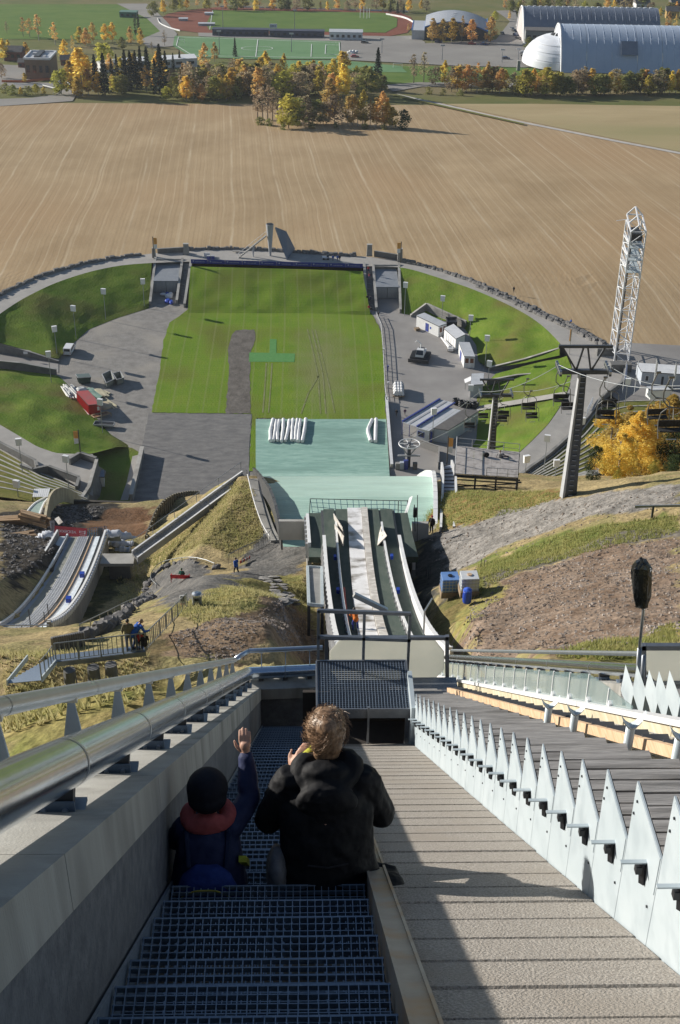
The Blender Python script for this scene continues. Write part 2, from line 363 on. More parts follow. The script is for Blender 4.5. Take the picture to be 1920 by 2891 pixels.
def field_lines(m):                                     # the drill rows and wheel tracks of the stubble
    nt = m.node_tree; N = nt.nodes; L = nt.links; b = N['Principled BSDF']; out = b.inputs['Base Color'].links[0].from_socket
    g = N.new('ShaderNodeNewGeometry'); sp_ = N.new('ShaderNodeSeparateXYZ'); L.new(g.outputs['Position'], sp_.inputs[0])
    def math_(op, a, b=None, c=None):
        n = N.new('ShaderNodeMath'); n.operation = op
        for i, v in enumerate((a, b, c)):
            if v is None: continue
            if isinstance(v, (int, float)): n.inputs[i].default_value = v
            else: L.new(v, n.inputs[i])
        return n.outputs[0]
    def noise(scale, det=2, stretch=(1,1,0)):
        mp = N.new('ShaderNodeMapping'); mp.inputs['Scale'].default_value = stretch; L.new(g.outputs['Position'], mp.inputs[0]); n = N.new('ShaderNodeTexNoise'); n.inputs['Scale'].default_value = scale; n.inputs['Detail'].default_value = det; L.new(mp.outputs[0], n.inputs['Vector']); return n.outputs['Fac']
    wob = math_('ADD', math_('MULTIPLY', noise(.005), 7.0), math_('MULTIPLY', noise(.06, 3), .9)); u = math_('ADD', math_('ADD', sp_.outputs['X'], math_('MULTIPLY', sp_.outputs['Y'], .055)), wob)
    for per, th, amt, col, ns in ((3.3, .84, .34, (.56,.47,.34,1), (1,.12,0)), (15.6, .975, .40, (.60,.52,.39,1), (1,.25,0)), (1.3, .35, .30, (.22,.15,.085,1), (1,.3,0)), (3.3, .78, -.26, (.20,.14,.08,1), (1,.1,0))):
        w = math_('SINE', math_('MULTIPLY', u, 6.2832/per)); w = math_('MULTIPLY', w, -1.0) if amt < 0 else w
        mr = N.new('ShaderNodeMapRange'); mr.inputs[1].default_value = th; mr.inputs[2].default_value = 1.0; L.new(w, mr.inputs[0]); m2 = N.new('ShaderNodeMapRange'); m2.inputs[1].default_value = .36; m2.inputs[2].default_value = .66; m2.inputs[3].default_value = .12; L.new(noise(.12, 5, ns), m2.inputs[0])
        f = math_('MULTIPLY', math_('MULTIPLY', mr.outputs[0], m2.outputs[0]), abs(amt)); mx = N.new('ShaderNodeMix'); mx.data_type = 'RGBA'; L.new(f, mx.inputs[0]); L.new(out, mx.inputs[6]); mx.inputs[7].default_value = col; out = mx.outputs[2]
    L.new(out, b.inputs['Base Color'])
field_lines(m_field)
def field():
    near = [(-420, 250, 0), (-180, 270, 0)]+[tuple(p) for p in RING_OUT]
    e = [oz(x, y, RZ-.6) for x, y in [(1780,968),(1850,972),(1935,976)]]; near += [tuple(p) for p in e]+[(160, e[-1][1]-3, 0), (420, 255, 0)]
    near = np.array(near)[:, :2]; tt = np.r_[0, np.cumsum(1.12**np.arange(26))]; tt /= tt[-1]
    mb = MB(); rows = []
    for t in tt:
        y = near[:, 1]*(1-t)+FARY*t; rows.append(np.stack([near[:, 0], y, zfield(y)], 1))
    for i in range(len(tt)-1): mb.strip(rows[i], rows[i+1])
    obj('stubble_field', mb, m_field, kind='structure', label='brown harvested stubble field below the arena')
field()
m_far = mat('far_grass', (.11,.13,.045), (.16,.15,.06), scale=.05, rough=1, spec=.05, coords='Position', col3=(.19,.16,.09), scale3=.015)
mb = MB()
for a, b in ((FARY, 1300), (1300, 2600)):
    z = lambda y: zfar(min(y, 1300))-max(0, y-1300)*.03
    mb.face((-2500,a,z(a)), (2500,a,z(a)), (2500,b,z(b)), (-2500,b,z(b)))
mb.face((-2500,200,RZ-.7), (-420,250,RZ-.7), (-420,FARY,FAR0), (-2500,FARY,FAR0)); mb.face((420,255,RZ-.7), (2500,200,RZ-.7), (2500,FARY,FAR0), (420,FARY,FAR0))
obj('valley_ground', mb, m_far, kind='structure', label='grassy valley floor beyond the stubble field')
mb = MB(); mb.face((-2500,-600,-3.2), (2500,-600,-3.2), (2500,252,-3.2), (-2500,252,-3.2))
obj('ground', mb, m_far, kind='structure')
# ================================================================ THE ARENA BOWL
m_gravel = mat('gravel', (.20,.19,.18), (.28,.27,.255), scale=.5, rough=.95, spec=.15, bump=.05, bscale=2.5, coords='Position', col3=(.31,.29,.26), scale3=.09, detail=8)
m_asph = mat('asphalt', (.245,.235,.23), (.30,.29,.28), scale=.15, rough=.9, spec=.2, bump=.01, bscale=6, coords='Position', col3=(.21,.20,.195), scale3=.05, detail=7)
m_path = mat('path_gravel', (.31,.30,.285), (.38,.365,.345), scale=.3, rough=.95, spec=.15, coords='Position', detail=7)
m_lawn = mat('lawn', (.12,.21,.018), (.175,.25,.03), scale=.12, rough=.95, spec=.08, bump=.08, bscale=2.2, coords='Position', col3=(.13,.155,.028), scale3=.06, detail=8)
m_bank = mat('bank_grass', (.09,.16,.018), (.15,.205,.034), scale=.2, rough=.95, spec=.08, bump=.12, bscale=2.0, coords='Position', col3=(.14,.13,.04), scale3=.07, detail=8)
m_turf = mat('green_turf', (.09,.24,.075), (.11,.27,.09), scale=1.0, rough=.9, spec=.1, coords='Position')
m_dug = mat('dug_soil', (.115,.105,.095), (.18,.165,.15), scale=.35, rough=1, spec=.05, bump=.12, bscale=1.2, coords='Position', detail=8)
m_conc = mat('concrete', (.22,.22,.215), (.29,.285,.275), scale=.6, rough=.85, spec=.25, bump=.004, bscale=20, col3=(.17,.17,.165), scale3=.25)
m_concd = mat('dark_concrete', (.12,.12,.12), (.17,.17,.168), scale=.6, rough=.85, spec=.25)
m_mat = mat('landing_mat', (.075,.215,.175), (.25,.42,.36), scale=1.3, rough=.55, spec=.5, bump=.03, bscale=6, coords='Position', stretch=(.25,1.5,1.0), col3=(.10,.23,.19), scale3=.25, detail=8, lo=.3, hi=.7)

_b = m_mat.node_tree.nodes['Principled BSDF']; _b.inputs['Sheen Weight'].default_value = .75; _b.inputs['Sheen Roughness'].default_value = .35; _b.inputs['Sheen Tint'].default_value = (.85,1,.95,1)
def rough(px, j=1.6, step=9):            # ragged outlines: turf and soil never end on a ruled line
    out = []; r = random.Random(len(px))
    for (a, b), (c, d) in zip(px, px[1:]+px[:1]):
        n = max(1, int(math.hypot(c-a, d-b)/step))
        for i in range(n): t = i/n; out.append((a+(c-a)*t+r.uniform(-j, j), b+(d-b)*t+r.uniform(-j, j)*.6))
    return out
def sheet(name, px, m, z, **kw): return tri_poly([oz(a, b, z) for a, b in px], name, m, **kw)
tri_poly([(-140,205,-.06),(0,205,-.06),(0,352,-.06),(-140,352,-.06)], 'gravel_yard', m_gravel)
tri_poly([(0,205,-.055),(120,205,-.055),(120,352,-.055),(0,352,-.055)], 'asphalt_yard', m_asph)
lawn_px = [(532,872),(505,893),(478,912),(462,960),(452,1040),(438,1110),(428,1164),(560,1166),(712,1168),(708,1230),(704,1330),(725,1330),(725,1180),(1093,1190),(1088,1160),(1086,1080),(1082,1000),(1076,935),(1050,885),(1040,878),(800,876)]
o = sheet('lawn', rough(lawn_px, 1.3), m_lawn, .02, label='mown green outrun lawn of the ski jump arena')
def mow(m):
    nt = m.node_tree; N = nt.nodes; L = nt.links; b = N['Principled BSDF']; src = b.inputs['Base Color'].links[0].from_socket
    g = N.new('ShaderNodeNewGeometry'); out = src
    for d, sc, th, a, col in (('X', .22, .5, .16, (.15,.185,.05,1)), ('Y', .30, .55, .10, (.05,.10,.012,1)), ('X', .09, .93, .28, (.24,.25,.12,1))):
        w = N.new('ShaderNodeTexWave'); w.bands_direction = d; w.inputs['Scale'].default_value = sc; w.inputs['Distortion'].default_value = 1.5; w.inputs['Detail'].default_value = 2; w.inputs['Detail Scale'].default_value = .2
        L.new(g.outputs['Position'], w.inputs['Vector']); mr = N.new('ShaderNodeMapRange'); mr.inputs[1].default_value = th; mr.inputs[4].default_value = a; L.new(w.outputs['Fac'], mr.inputs[0])
        mx = N.new('ShaderNodeMix'); mx.data_type = 'RGBA'; L.new(mr.outputs[0], mx.inputs[0]); L.new(out, mx.inputs[6]); mx.inputs[7].default_value = col; out = mx.outputs[2]
    L.new(out, b.inputs['Base Color'])
mow(m_lawn)
# the worn pale strip where the jumpers run out: wear in the turf with a soft outline
def wear(m):
    nt = m.node_tree; N = nt.nodes; L = nt.links; b = N['Principled BSDF']; src = b.inputs['Base Color'].links[0].from_socket
    c = oz(915,1035,0); a_ = oz(905,890,0); g = N.new('ShaderNodeNewGeometry'); mp = N.new('ShaderNodeMapping'); mp.vector_type = 'POINT'
    rx, ry = 9.5, 34.0; mp.inputs['Location'].default_value = (-c[0]/rx, -c[1]/ry, 0); mp.inputs['Scale'].default_value = (1/rx, 1/ry, 0); L.new(g.outputs['Position'], mp.inputs[0])
    ln = N.new('ShaderNodeVectorMath'); ln.operation = 'LENGTH'; L.new(mp.outputs[0], ln.inputs[0])
    nz = N.new('ShaderNodeTexNoise'); nz.inputs['Scale'].default_value = .22; nz.inputs['Detail'].default_value = 6; L.new(g.outputs['Position'], nz.inputs['Vector'])
    ad = N.new('ShaderNodeMath'); ad.operation = 'MULTIPLY_ADD'; L.new(nz.outputs['Fac'], ad.inputs[0]); ad.inputs[1].default_value = .9; L.new(ln.outputs['Value'], ad.inputs[2])
    mr = N.new('ShaderNodeMapRange'); mr.interpolation_type = 'SMOOTHSTEP'; mr.inputs[1].default_value = 1.55; mr.inputs[2].default_value = .55; mr.inputs[4].default_value = .75; L.new(ad.outputs[0], mr.inputs[0])
    mx = N.new('ShaderNodeMix'); mx.data_type = 'RGBA'; L.new(mr.outputs[0], mx.inputs[0]); L.new(src, mx.inputs[6]); mx.inputs[7].default_value = (.20,.215,.09,1); L.new(mx.outputs[2], b.inputs['Base Color'])
wear(m_lawn)
m_track = mat('wheel_track', (.24,.245,.14), (.16,.19,.06), scale=.5, rough=1, spec=.05, coords='Position')
for P in ([(868,930),(882,985),(898,1060),(905,1168)], [(880,930),(896,990),(912,1060),(920,1168)], [(900,1060),(870,1110),(850,1168)], [(752,1025),(748,1090),(742,1165)], [(768,1025),(764,1090),(758,1165)], [(890,930),(910,1010),(930,1090),(945,1165)]):
    q = smoothline([oz(a, b, .055) for a, b in P], 16, 1); sheet_ = MB(); sheet_.strip(q-V(.16,0,0), q+V(.16,0,0)); obj('wheel_track', sheet_, m_track, kind='structure')
sheet('dug_patch', rough([(664,934),(690,931),(718,930),(722,949),(714,975),(707,1000),(706,1060),(707,1167),(637,1167),(640,1120),(646,1065),(645,1010),(644,986),(650,960),(655,945)], 2.0), m_dug, .05)
# a thin lip of turned-up turf round the patch
sheet('turf_patch', [(704,995),(761,996),(762,957),(781,958),(780,997),(833,998),(831,1022),(703,1021)], m_turf, .06)
sheet('gravel_apron', rough([(420,1166),(710,1169),(703,1300),(704,1345),(560,1420),(368,1415),(398,1276)], 1.5), mat('apron_gravel', (.14,.138,.14), (.215,.21,.205), scale=.7, rough=.95, spec=.15, bump=.07, bscale=1.6, coords='Position', stretch=(.5,1.2,1), detail=8), .01)

# grass banks between the floor and the ring path
def bank(name, top, bot, n=70, m=m_bank, rows=10, **kw):
    A = smoothline(top, n, 1); B = smoothline(bot, n, 1); mb = MB(); prev = None
    rws = []
    for i in range(rows+1):
        t = i/rows; P = A*(1-t)+B*t
        if 0 < i < rows: P[:, 2] += (vnoise(P[:,0], P[:,1], 4, 5)-.5)*.5
        rws.append(P)
    for i in range(rows): mb.strip(rws[i], rws[i+1])
    return obj(name, mb, m, smooth=True, kind='structure', **kw)
RI = RING_IN; xi = np.array([pj(p)[0] for p in RI])
topL = [p for p, x in zip(RI, xi) if x < 432]; topR = [p for p, x in zip(RI, xi) if x > 1126]
bank('left_bank', topL, [oz(-90,935,3.4),oz(0,968,2.9),oz(80,990,1.8),oz(165,1014,1.0),oz(190,985,0),oz(215,962,0),oz(250,930,0),oz(330,898,0),oz(420,870,0)])
bank('right_bank', topR, [oz(1130,884,0),oz(1160,890,0),oz(1235,900,0),oz(1310,925,0),oz(1345,975,0),oz(1350,1020,0),oz(1380,1040,0.5),oz(1480,1025,2.2),oz(1580,1003,4.2)])
bank('counter_slope', [oz(538,752,RZ),oz(700,756,RZ),oz(860,760,RZ),oz(1024,766,RZ)], [oz(530,884,0),oz(700,885,0),oz(860,885,0),oz(1046,890,0)], m=m_lawn, rows=14)
bank('lower_left_bank', [oz(-120,1130,RZ),oz(0,1200,RZ),oz(60,1235,RZ),(oz(105,1262,RZ)),oz(160,1281,RZ),oz(215,1285,RZ-1),oz(262,1280,3.4),oz(330,1262,1)], [oz(-120,1040,2.0),oz(0,1040,1.5),oz(100,1052,.6),oz(165,1060,0),oz(215,1110,0),oz(260,1165,0),oz(310,1225,0),oz(372,1262,-.1)])
bank('lower_right_bank', [oz(1600,1005,RZ),oz(1615,1040,RZ),oz(1608,1090,RZ),oz(1580,1150,RZ),oz(1545,1200,RZ),oz(1490,1255,RZ),oz(1440,1300,RZ)], [oz(1400,1055,.5),oz(1370,1085,0),oz(1348,1110,0),oz(1345,1150,0),oz(1348,1200,0),oz(1345,1240,0),oz(1310,1300,-.1)])
# the ring path
mb = MB(); mb.strip(RING_OUT+V(0,0,.0), RING_IN+V(0,0,.0)); obj('ring_path', mb, m_path, kind='structure', label='pale gravel path round the rim of the arena')
mb = MB(); mb.strip(smoothline([oz(-120,1130,RZ),oz(0,1199,RZ),oz(60,1234,RZ),oz(105,1261,RZ),oz(160,1280,RZ),oz(262,1283,RZ)], 40, 1), smoothline([oz(-120,1215,RZ),oz(0,1268,RZ),oz(60,1295,RZ),oz(110,1325,RZ),oz(180,1350,RZ),oz(262,1400,RZ)], 40, 1))
obj('ring_path', mb, m_path, kind='structure')
mb = MB(); PI_ = smoothline([oz(1580,968,RZ),oz(1604,1005,RZ),oz(1617,1040,RZ),oz(1610,1090,RZ),oz(1582,1150,RZ),oz(1547,1200,RZ),oz(1492,1255,RZ),oz(1442,1300,RZ),oz(1400,1340,RZ)], 60, 2)
PO_ = smoothline([oz(1725,985,RZ),oz(1770,1030,RZ),oz(1760,1090,RZ),oz(1700,1130,RZ),oz(1660,1190,RZ),oz(1600,1250,RZ),oz(1545,1300,RZ),oz(1480,1345,RZ),oz(1440,1385,RZ)], 60, 2)
mb.strip(PI_, PO_); obj('ring_path', mb, m_path, kind='structure')
tri_poly([oz(a, b, RZ-.03) for a, b in [(1700,985),(1780,968),(1935,976),(1960,1150),(1760,1140),(1690,1090)]], 'tower_yard', m_asph)
mb = MB(); mb.strip([oz(-200,1040,0.03),oz(0,1030,.03),oz(165,1052,.03)], [oz(-200,1000,.03),oz(0,1003,.03),oz(165,1016,.03)]); obj('ramp', mb, m_asph, kind='structure')
# little path across the lower right bank
def onbank(u, v): # between two outlines
    a = smoothline([oz(1600,1005,RZ),oz(1615,1040,RZ),oz(1608,1090,RZ),oz(1580,1150,RZ),oz(1545,1200,RZ),oz(1490,1255,RZ),oz(1440,1300,RZ)], 70, 1); b = smoothline([oz(1400,1055,.5),oz(1370,1085,0),oz(1348,1110,0),oz(1345,1150,0),oz(1348,1200,0),oz(1345,1240,0),oz(1310,1300,-.1)], 70, 1)
    i = u*69; k = int(min(i, 68)); f = i-k; return (a[k]*(1-f)+a[k+1]*f)*(1-v)+(b[k]*(1-f)+b[k+1]*f)*v+V(0,0,.32)
mb = MB(); mb.strip([onbank(.36+.06*t, t) for t in np.linspace(0,1,20)], [onbank(.41+.06*t, t) for t in np.linspace(0,1,20)]); obj('bank_path', mb, m_path, kind='structure')

# ---------------------------------------------------------------- the stone wall round the rim: every block its own stone
m_stone = mat('rim_stone', (.10,.10,.105), (.20,.195,.19), scale=.5, rough=.9, spec=.2, bump=.05, bscale=2)
def stone_mesh(seed):
    r = random.Random(seed); mb = MB(); a = .5
    ring = lambda z, s: [(s*a*(1+.2*r.uniform(-1,1))*cx, s*a*(1+.2*r.uniform(-1,1))*cy, z) for cx, cy in ((-1,-.75),(0,-1),(1,-.8),(1.05,.7),(.1,1),(-1,.8))]
    mb.loft([ring(0,.95), ring(.30+.1*r.random(),1.08), ring(.8+.2*r.random(),.75)]); return mesh('stone', mb, m_stone)
STONES = [stone_mesh(i) for i in range(7)]
def stone_wall(label, P, i0, i1, size=1.25, rows=1):
    t = thing('stone_wall', label, 'stone wall', P[i0]); L_ = np.r_[0, np.cumsum(np.linalg.norm(np.diff(P[i0:i1], axis=0), axis=1))]; s = 0.0; q = P[i0:i1]
    while s < L_[-1]:
        w = size*rng.uniform(.75,1.5); c = V(*[np.interp(s+w/2, L_, q[:, k]) for k in range(3)]); c2 = V(*[np.interp(s+w/2+.3, L_, q[:, k]) for k in range(3)])
        for row in range(rows):
            o = obj('stone', rng.choice(STONES), None, t, world=False); o.location = tuple(c+V(rng.uniform(-.15,.15), rng.uniform(-.15,.15)+row*.9, -.15+row*.5)-root_loc(t))
            o.scale = (w, rng.uniform(.9,1.3), rng.uniform(.8,1.3)); o.rotation_euler = (rng.uniform(-.1,.1), rng.uniform(-.1,.1), math.atan2(c2[1]-c[1], c2[0]-c[0])+rng.uniform(-.15,.15))
        s += w*.98
xo = np.array([pj(p)[0] for p in RING_OUT])
def idx(px): return int(np.argmin(abs(xo-px)))
stone_wall('dark stone wall curving round the left rim of the arena', RING_OUT, 0, idx(418))
stone_wall('stone wall behind the torch tower at the head of the arena', RING_OUT, idx(530), idx(1035))
stone_wall('pale stone wall curving round the right rim of the arena towards the lattice tower', RING_OUT, idx(1135), len(RING_OUT), rows=1, size=1.2)
stone_wall('second tier of pale boulders at the right rim beside the gravel path', RING_OUT-V(.6,1.6,0), idx(1340), len(RING_OUT), rows=1, size=1.2)
# ================================================================ LANDING HILL OF THE LARGE JUMP
def land_drop(y):
    xs = [101,103,108,115,122,130,140,152,170,190,206,218,230,240,250,262]; 
    q = [65.2,65.5,66.25,68.2,71.0,74.6,80.2,87.6,100,114.2,124.8,131.2,135,136.6,136.95,136.96]
    return np.interp(y, xs, q)
def hl(px, py, y0=100, y1=150):
    ys = np.arange(y0, y1, .1); d = ray(px, py); P = CP[None]+d[None]*(ys/d[1])[:, None]; g = P[:, 2]-(CAMZ-land_drop(P[:, 1])); i = int(np.argmax(g < 0)); return P[i if g[i] < 0 else -1]
EL = [(101, oy(800,1476,101)[0]), (112, oy(772,1425,112)[0]), (122, oy(740,1365,122)[0]), (131, oy(718,1316,131)[0])]
ER = [(101, oy(1226,1476,101)[0]), (112, oy(1224,1425,112)[0]), (122, oy(1222,1370,122)[0]), (131, oy(1220,1320,131)[0])]
BL, BR = oz(722,1300,0.02), oz(1100,1325,.02); TL_, TR_ = oz(722,1184,.02), oz(1091,1190,.02)
EL += [(190, (EL[-1][1]+BL[0])/2), (float(BL[1]), BL[0]), (float(TL_[1]), TL_[0])]; ER += [(190, (ER[-1][1]+BR[0])/2), (float(BL[1]), BR[0]), (float(TL_[1]), TR_[0])]
def xl(y): return np.interp(y, [a for a, b in EL], [b for a, b in EL])
def xr(y): return np.interp(y, [a for a, b in ER], [b for a, b in ER])
mb = MB(); prev = None
for y in np.r_[np.arange(101.2,150,.8), np.arange(150,float(TL_[1])-.5,1.6), float(TL_[1])]:
    row = [(xl(y)*(1-t)+xr(y)*t, y, CAMZ-land_drop(y)+.06) for t in np.linspace(0,1,24)]
    if prev: mb.strip(prev, row)
    prev = row
o = obj('landing_hill', mb, m_mat, smooth=True, kind='structure', label='pale green plastic landing slope of the large hill')
m_wall = mat('grey_board', (.30,.31,.33), (.38,.39,.41), scale=.8, rough=.6, spec=.4)
m_dk = mat('dark_steel', (.035,.038,.045), (.06,.063,.07), scale=2, rough=.5, spec=.5)
m_wht = mat('white_paint', (.70,.71,.72), (.60,.61,.63), scale=.7, rough=.5)
# side walls of the landing hill
def side_wall(label, fx, y0, y1, h, t, m, sgn, capm=m_wht):
    T = thing('landing_side_wall', label, 'side wall', (fx(y0), y0, CAMZ-land_drop(y0)))
    ys = np.arange(y0, y1, 3.0); k = 0
    for a, b in zip(ys[:-1], ys[1:]):
        pa, pb = V(fx(a), a, CAMZ-land_drop(a)-.6), V(fx(b), b-.06, CAMZ-land_drop(b)-.6)
        q = MB(); q.bar(pa+V(sgn*t/2,0,(h+.6)/2), pb+V(sgn*t/2,0,(h+.6)/2), t, h+.6); obj('panel', q, m, T)
        q = MB(); q.bar(pa+V(sgn*t/2,0,h+.66), pb+V(sgn*t/2,0,h+.66), t+.12, .1); obj('cap_rail', q, capm, T)
side_wall('dark side wall along the left edge of the pale green landing slope', lambda y: float(xl(y)), 102, 205, 1.15, .15, m_dk, -1, m_dk)
side_wall('pale side wall along the right edge of the pale green landing slope', lambda y: float(xr(y)), 102, 205, .8, .3, m_wht, 1)
# ================================================================ IN-RUN OF THE LARGE HILL
IX = lambda px, py, y: float(oy(px, py, y)[0])
def ir(px, py, dz=0.0):      # photo point on the in-run surface
    ys = np.arange(30, 103, .1); d = ray(px, py); P = CP[None]+d[None]*(ys/d[1])[:, None]; g = P[:, 2]-(CAMZ-inrun_drop(P[:, 1])+dz); i = int(np.argmax(g < 0)); return P[i if g[i] < 0 else -1]
m_trk = mat('white_track', (.72,.72,.74), (.50,.49,.48), scale=.5, rough=.5, coords='Position', stretch=(.6,.5,1), lo=.45, hi=.75, col3=(.16,.14,.12), scale3=1.1)
m_imat = mat('inrun_mat', (.052,.075,.066), (.085,.105,.092), scale=.8, rough=.85, spec=.15, coords='Position', stretch=(2,.5,1), bump=.01, bscale=20)
m_ply = mat('weathered_ply', (.52,.50,.47), (.34,.31,.28), scale=.7, rough=.7, coords='Position', col3=(.60,.58,.55), scale3=2)
INR = thing('ski_jump_inrun', 'large ski jump in-run with white track, dark green side mats and white guard rails', 'ski jump', (2.5, 45, CAMZ-float(inrun_drop(45))-2))
Y0, Y1 = 52.0, 101.5
yy = np.linspace(Y0, Y1, 34)
def xline(a, b):            # an edge through two photo points on the in-run, as x(y)
    p, q = ir(*a), ir(*b); return lambda y: p[0]+(q[0]-p[0])*(np.asarray(y)-p[1])/(q[1]-p[1])
def zi(y): return CAMZ-inrun_drop(y)
e = {}
e['oL'] = xline((940,1790),(914,1530)); e['L'] = xline((982,1790),(951,1530)); e['tl'] = xline((1010,1790),(982,1468)); e['tr'] = xline((1066,1790),(1022,1468))
e['br'] = xline((1092,1790),(1040,1475)); e['R'] = xline((1150,1790),(1088,1560)); e['oR'] = xline((1200,1790),(1124,1530))
def rib(name, xa, xb, dz, m, y0=Y0, y1=Y1, thick=.12, n=34):
    ys = np.linspace(y0, y1, n); q = MB()
    rings = [[(xa(y), y, zi(y)+dz-thick), (xb(y), y, zi(y)+dz-thick), (xb(y), y, zi(y)+dz), (xa(y), y, zi(y)+dz)] for y in ys]
    q.loft(rings); return obj(name, q, m, INR)
k_ = lambda f, d: (lambda y: f(y)+d)
rib('deck', k_(e['oL'],-.1), k_(e['oR'],.1), -.12, m_dk, thick=.5)
rib('side_mat', k_(e['oL'],.12), k_(e['L'],-.06), 0, m_imat); rib('side_mat', k_(e['L'],.06), k_(e['tl'],-.02), .01, m_imat)
rib('side_mat', k_(e['br'],.02), k_(e['R'],-.08), .01, m_imat); rib('side_mat', k_(e['R'],.08), k_(e['oR'],-.1), 0, m_imat)
rib('track', e['tl'], e['tr'], .10, m_trk, y0=Y0, y1=101.6); rib('track_board', k_(e['tr'],.03), e['br'], .22, m_ply, thick=.3)
def guard(name, x, h, t, m, y0=Y0, y1=Y1, base=-.1, n=24):
    ys = np.linspace(y0, y1, n); q = MB(); q.loft([[(x(y)-t/2,y,zi(y)+base),(x(y)+t/2,y,zi(y)+base),(x(y)+t/2,y,zi(y)+h),(x(y)-t/2,y,zi(y)+h)] for y in ys]); return obj(name, q, m, INR)
guard('guard_board', k_(e['oL'],-.05), .95, .10, m_wall, y1=92); guard('guard_board', k_(e['oR'],.06), .95, .10, m_wht, y1=92)
for x, s in ((k_(e['oL'],0), 1), (k_(e['oR'],0), -1)): guard('cap_rail', x, 1.05, .26, m_wht, y1=92, base=.96)
for x in (e['L'], e['R']):
    guard('inner_board', x, .42, .06, m_wall, y1=97); guard('inner_rail', x, .52, .16, m_wht, y1=97, base=.43)
    for y in np.arange(Y0+1, 96, 1.5):
        q = MB(); q.box((x(y)-.11, y, zi(y)+.25), (.06,.12,.5)); obj('rail_post', q, m_wall, INR)
for x, s in ((e['oL'], -1), (e['oR'], 1)):
    for y in np.arange(Y0, 91, 1.5):
        q = MB(); q.hexa([(x(y)+s*.1,y,zi(y)-.5),(x(y)+s*.3,y,zi(y)-.5),(x(y)+s*.3,y+.3,zi(y)-.5),(x(y)+s*.1,y+.3,zi(y)-.5),(x(y)+s*.1,y,zi(y)+.9),(x(y)+s*.18,y,zi(y)+.9),(x(y)+s*.18,y+.3,zi(y)+.9),(x(y)+s*.1,y+.3,zi(y)+.9)]); obj('bracket', q, m_wall, INR)
# concrete flanks and legs under the deck
q = MB(); ys = np.linspace(Y0, 101, 14)
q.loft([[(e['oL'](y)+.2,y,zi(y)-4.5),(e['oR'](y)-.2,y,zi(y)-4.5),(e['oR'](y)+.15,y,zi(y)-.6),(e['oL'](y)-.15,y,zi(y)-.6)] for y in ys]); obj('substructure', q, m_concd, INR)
# outer stub walls beside the take-off
for (pa, pb, h) in (((868,1452),(874,1535),1.6), ((1152,1480),(1170,1560),1.6)):
    a, b = oy(*pa, 100.5), oy(*pb, 92.5); q = MB(); q.bar(a-V(0,0,h*.5), b-V(0,0,h*.5), .25, h); obj('outer_board', q, m_wht, INR)
    q = MB(); q.bar(a-V(0,0,h*.5+1.2), b-V(0,0,h*.5+1.2), .35, h+1); obj('outer_wall', q, m_conc, INR)
    d = (b-a); 
    for t in np.linspace(.06,.95,7): q = MB(); q.box(a+d*t+V(-.22,0,-h*.5), (.18,.2,h*.9)); obj('bracket', q, m_wall, INR)
q = MB()
xa, xb = float(oy(868,1470,99)[0]), float(oy(1160,1470,99)[0])
rngs = [[(xa+.1,y,zi(y)-.9),(xb-.1,y,zi(y)-.9),(xb-.1,y,zi(y)-.35),(xa+.1,y,zi(y)-.35)] for y in np.linspace(90,101.4,8)]; q.loft(rngs); obj('take_off_deck', q, m_imat, INR)
# loose snow boards leaning by the take-off
def plank4(px4, ys, m, th=.06, name='leaning_board'):
    P = [oy(a, b, y) for (a, b), y in zip(px4, ys)]; n = np.cross(P[1]-P[0], P[3]-P[0]); n /= np.linalg.norm(n); q = MB(); q.prism(P, n*th); return obj(name, q, m, INR)
plank4([(941,1450),(966,1490),(971,1512),(944,1478)], [99,94,94,99], m_ply); plank4([(944,1480),(970,1515),(968,1542),(946,1518)], [96,91.5,91.5,96], m_ply)
plank4([(1077,1485),(1092,1512),(1064,1542),(1050,1512)], [97,92,92,97], m_ply)
m_blue = mat('blue_plastic', (.02,.06,.38), rough=.4); m_red = mat('red_fabric', (.45,.03,.025), (.35,.03,.03), scale=2, rough=.7)
for a, b in ((946,1578),(954,1672),(1106,1576),(1124,1672)):
    p = ir(a, b, .3); q = MB(); q.box(p+V(0,0,.15), (.22,.35,.32)); obj('blue_box', q, m_blue, INR)
ps = smoothline([ir(x, y, .15) for x, y in [(971,1660),(974,1700),(979,1740),(984,1790)]], 14, 1); q = MB(); q.tube(ps, .09, 6); obj('hose', q, m_red, INR)
# concrete lip below the take-off
m_cl = mat('pale_concrete', (.36,.35,.33), (.44,.43,.40), scale=.5, rough=.85, col3=(.28,.27,.25), scale3=.3)
for (a, b) in (((787,1466),(866,1494)), ((1163,1472),(1210,1500))):
    p0, p1 = oy(a[0], a[1], 101.0), oy(b[0], a[1], 101.0); q = MB(); q.hexa([p0+V(0,-.9,-1.6),p1+V(0,-.9,-1.6),p1+V(0,0,-1.6),p0+V(0,0,-1.6),p0+V(0,-.35,0),p1+V(0,-.35,0),p1,p0])
    props(obj('concrete_lip', q, m_cl, kind='structure'))
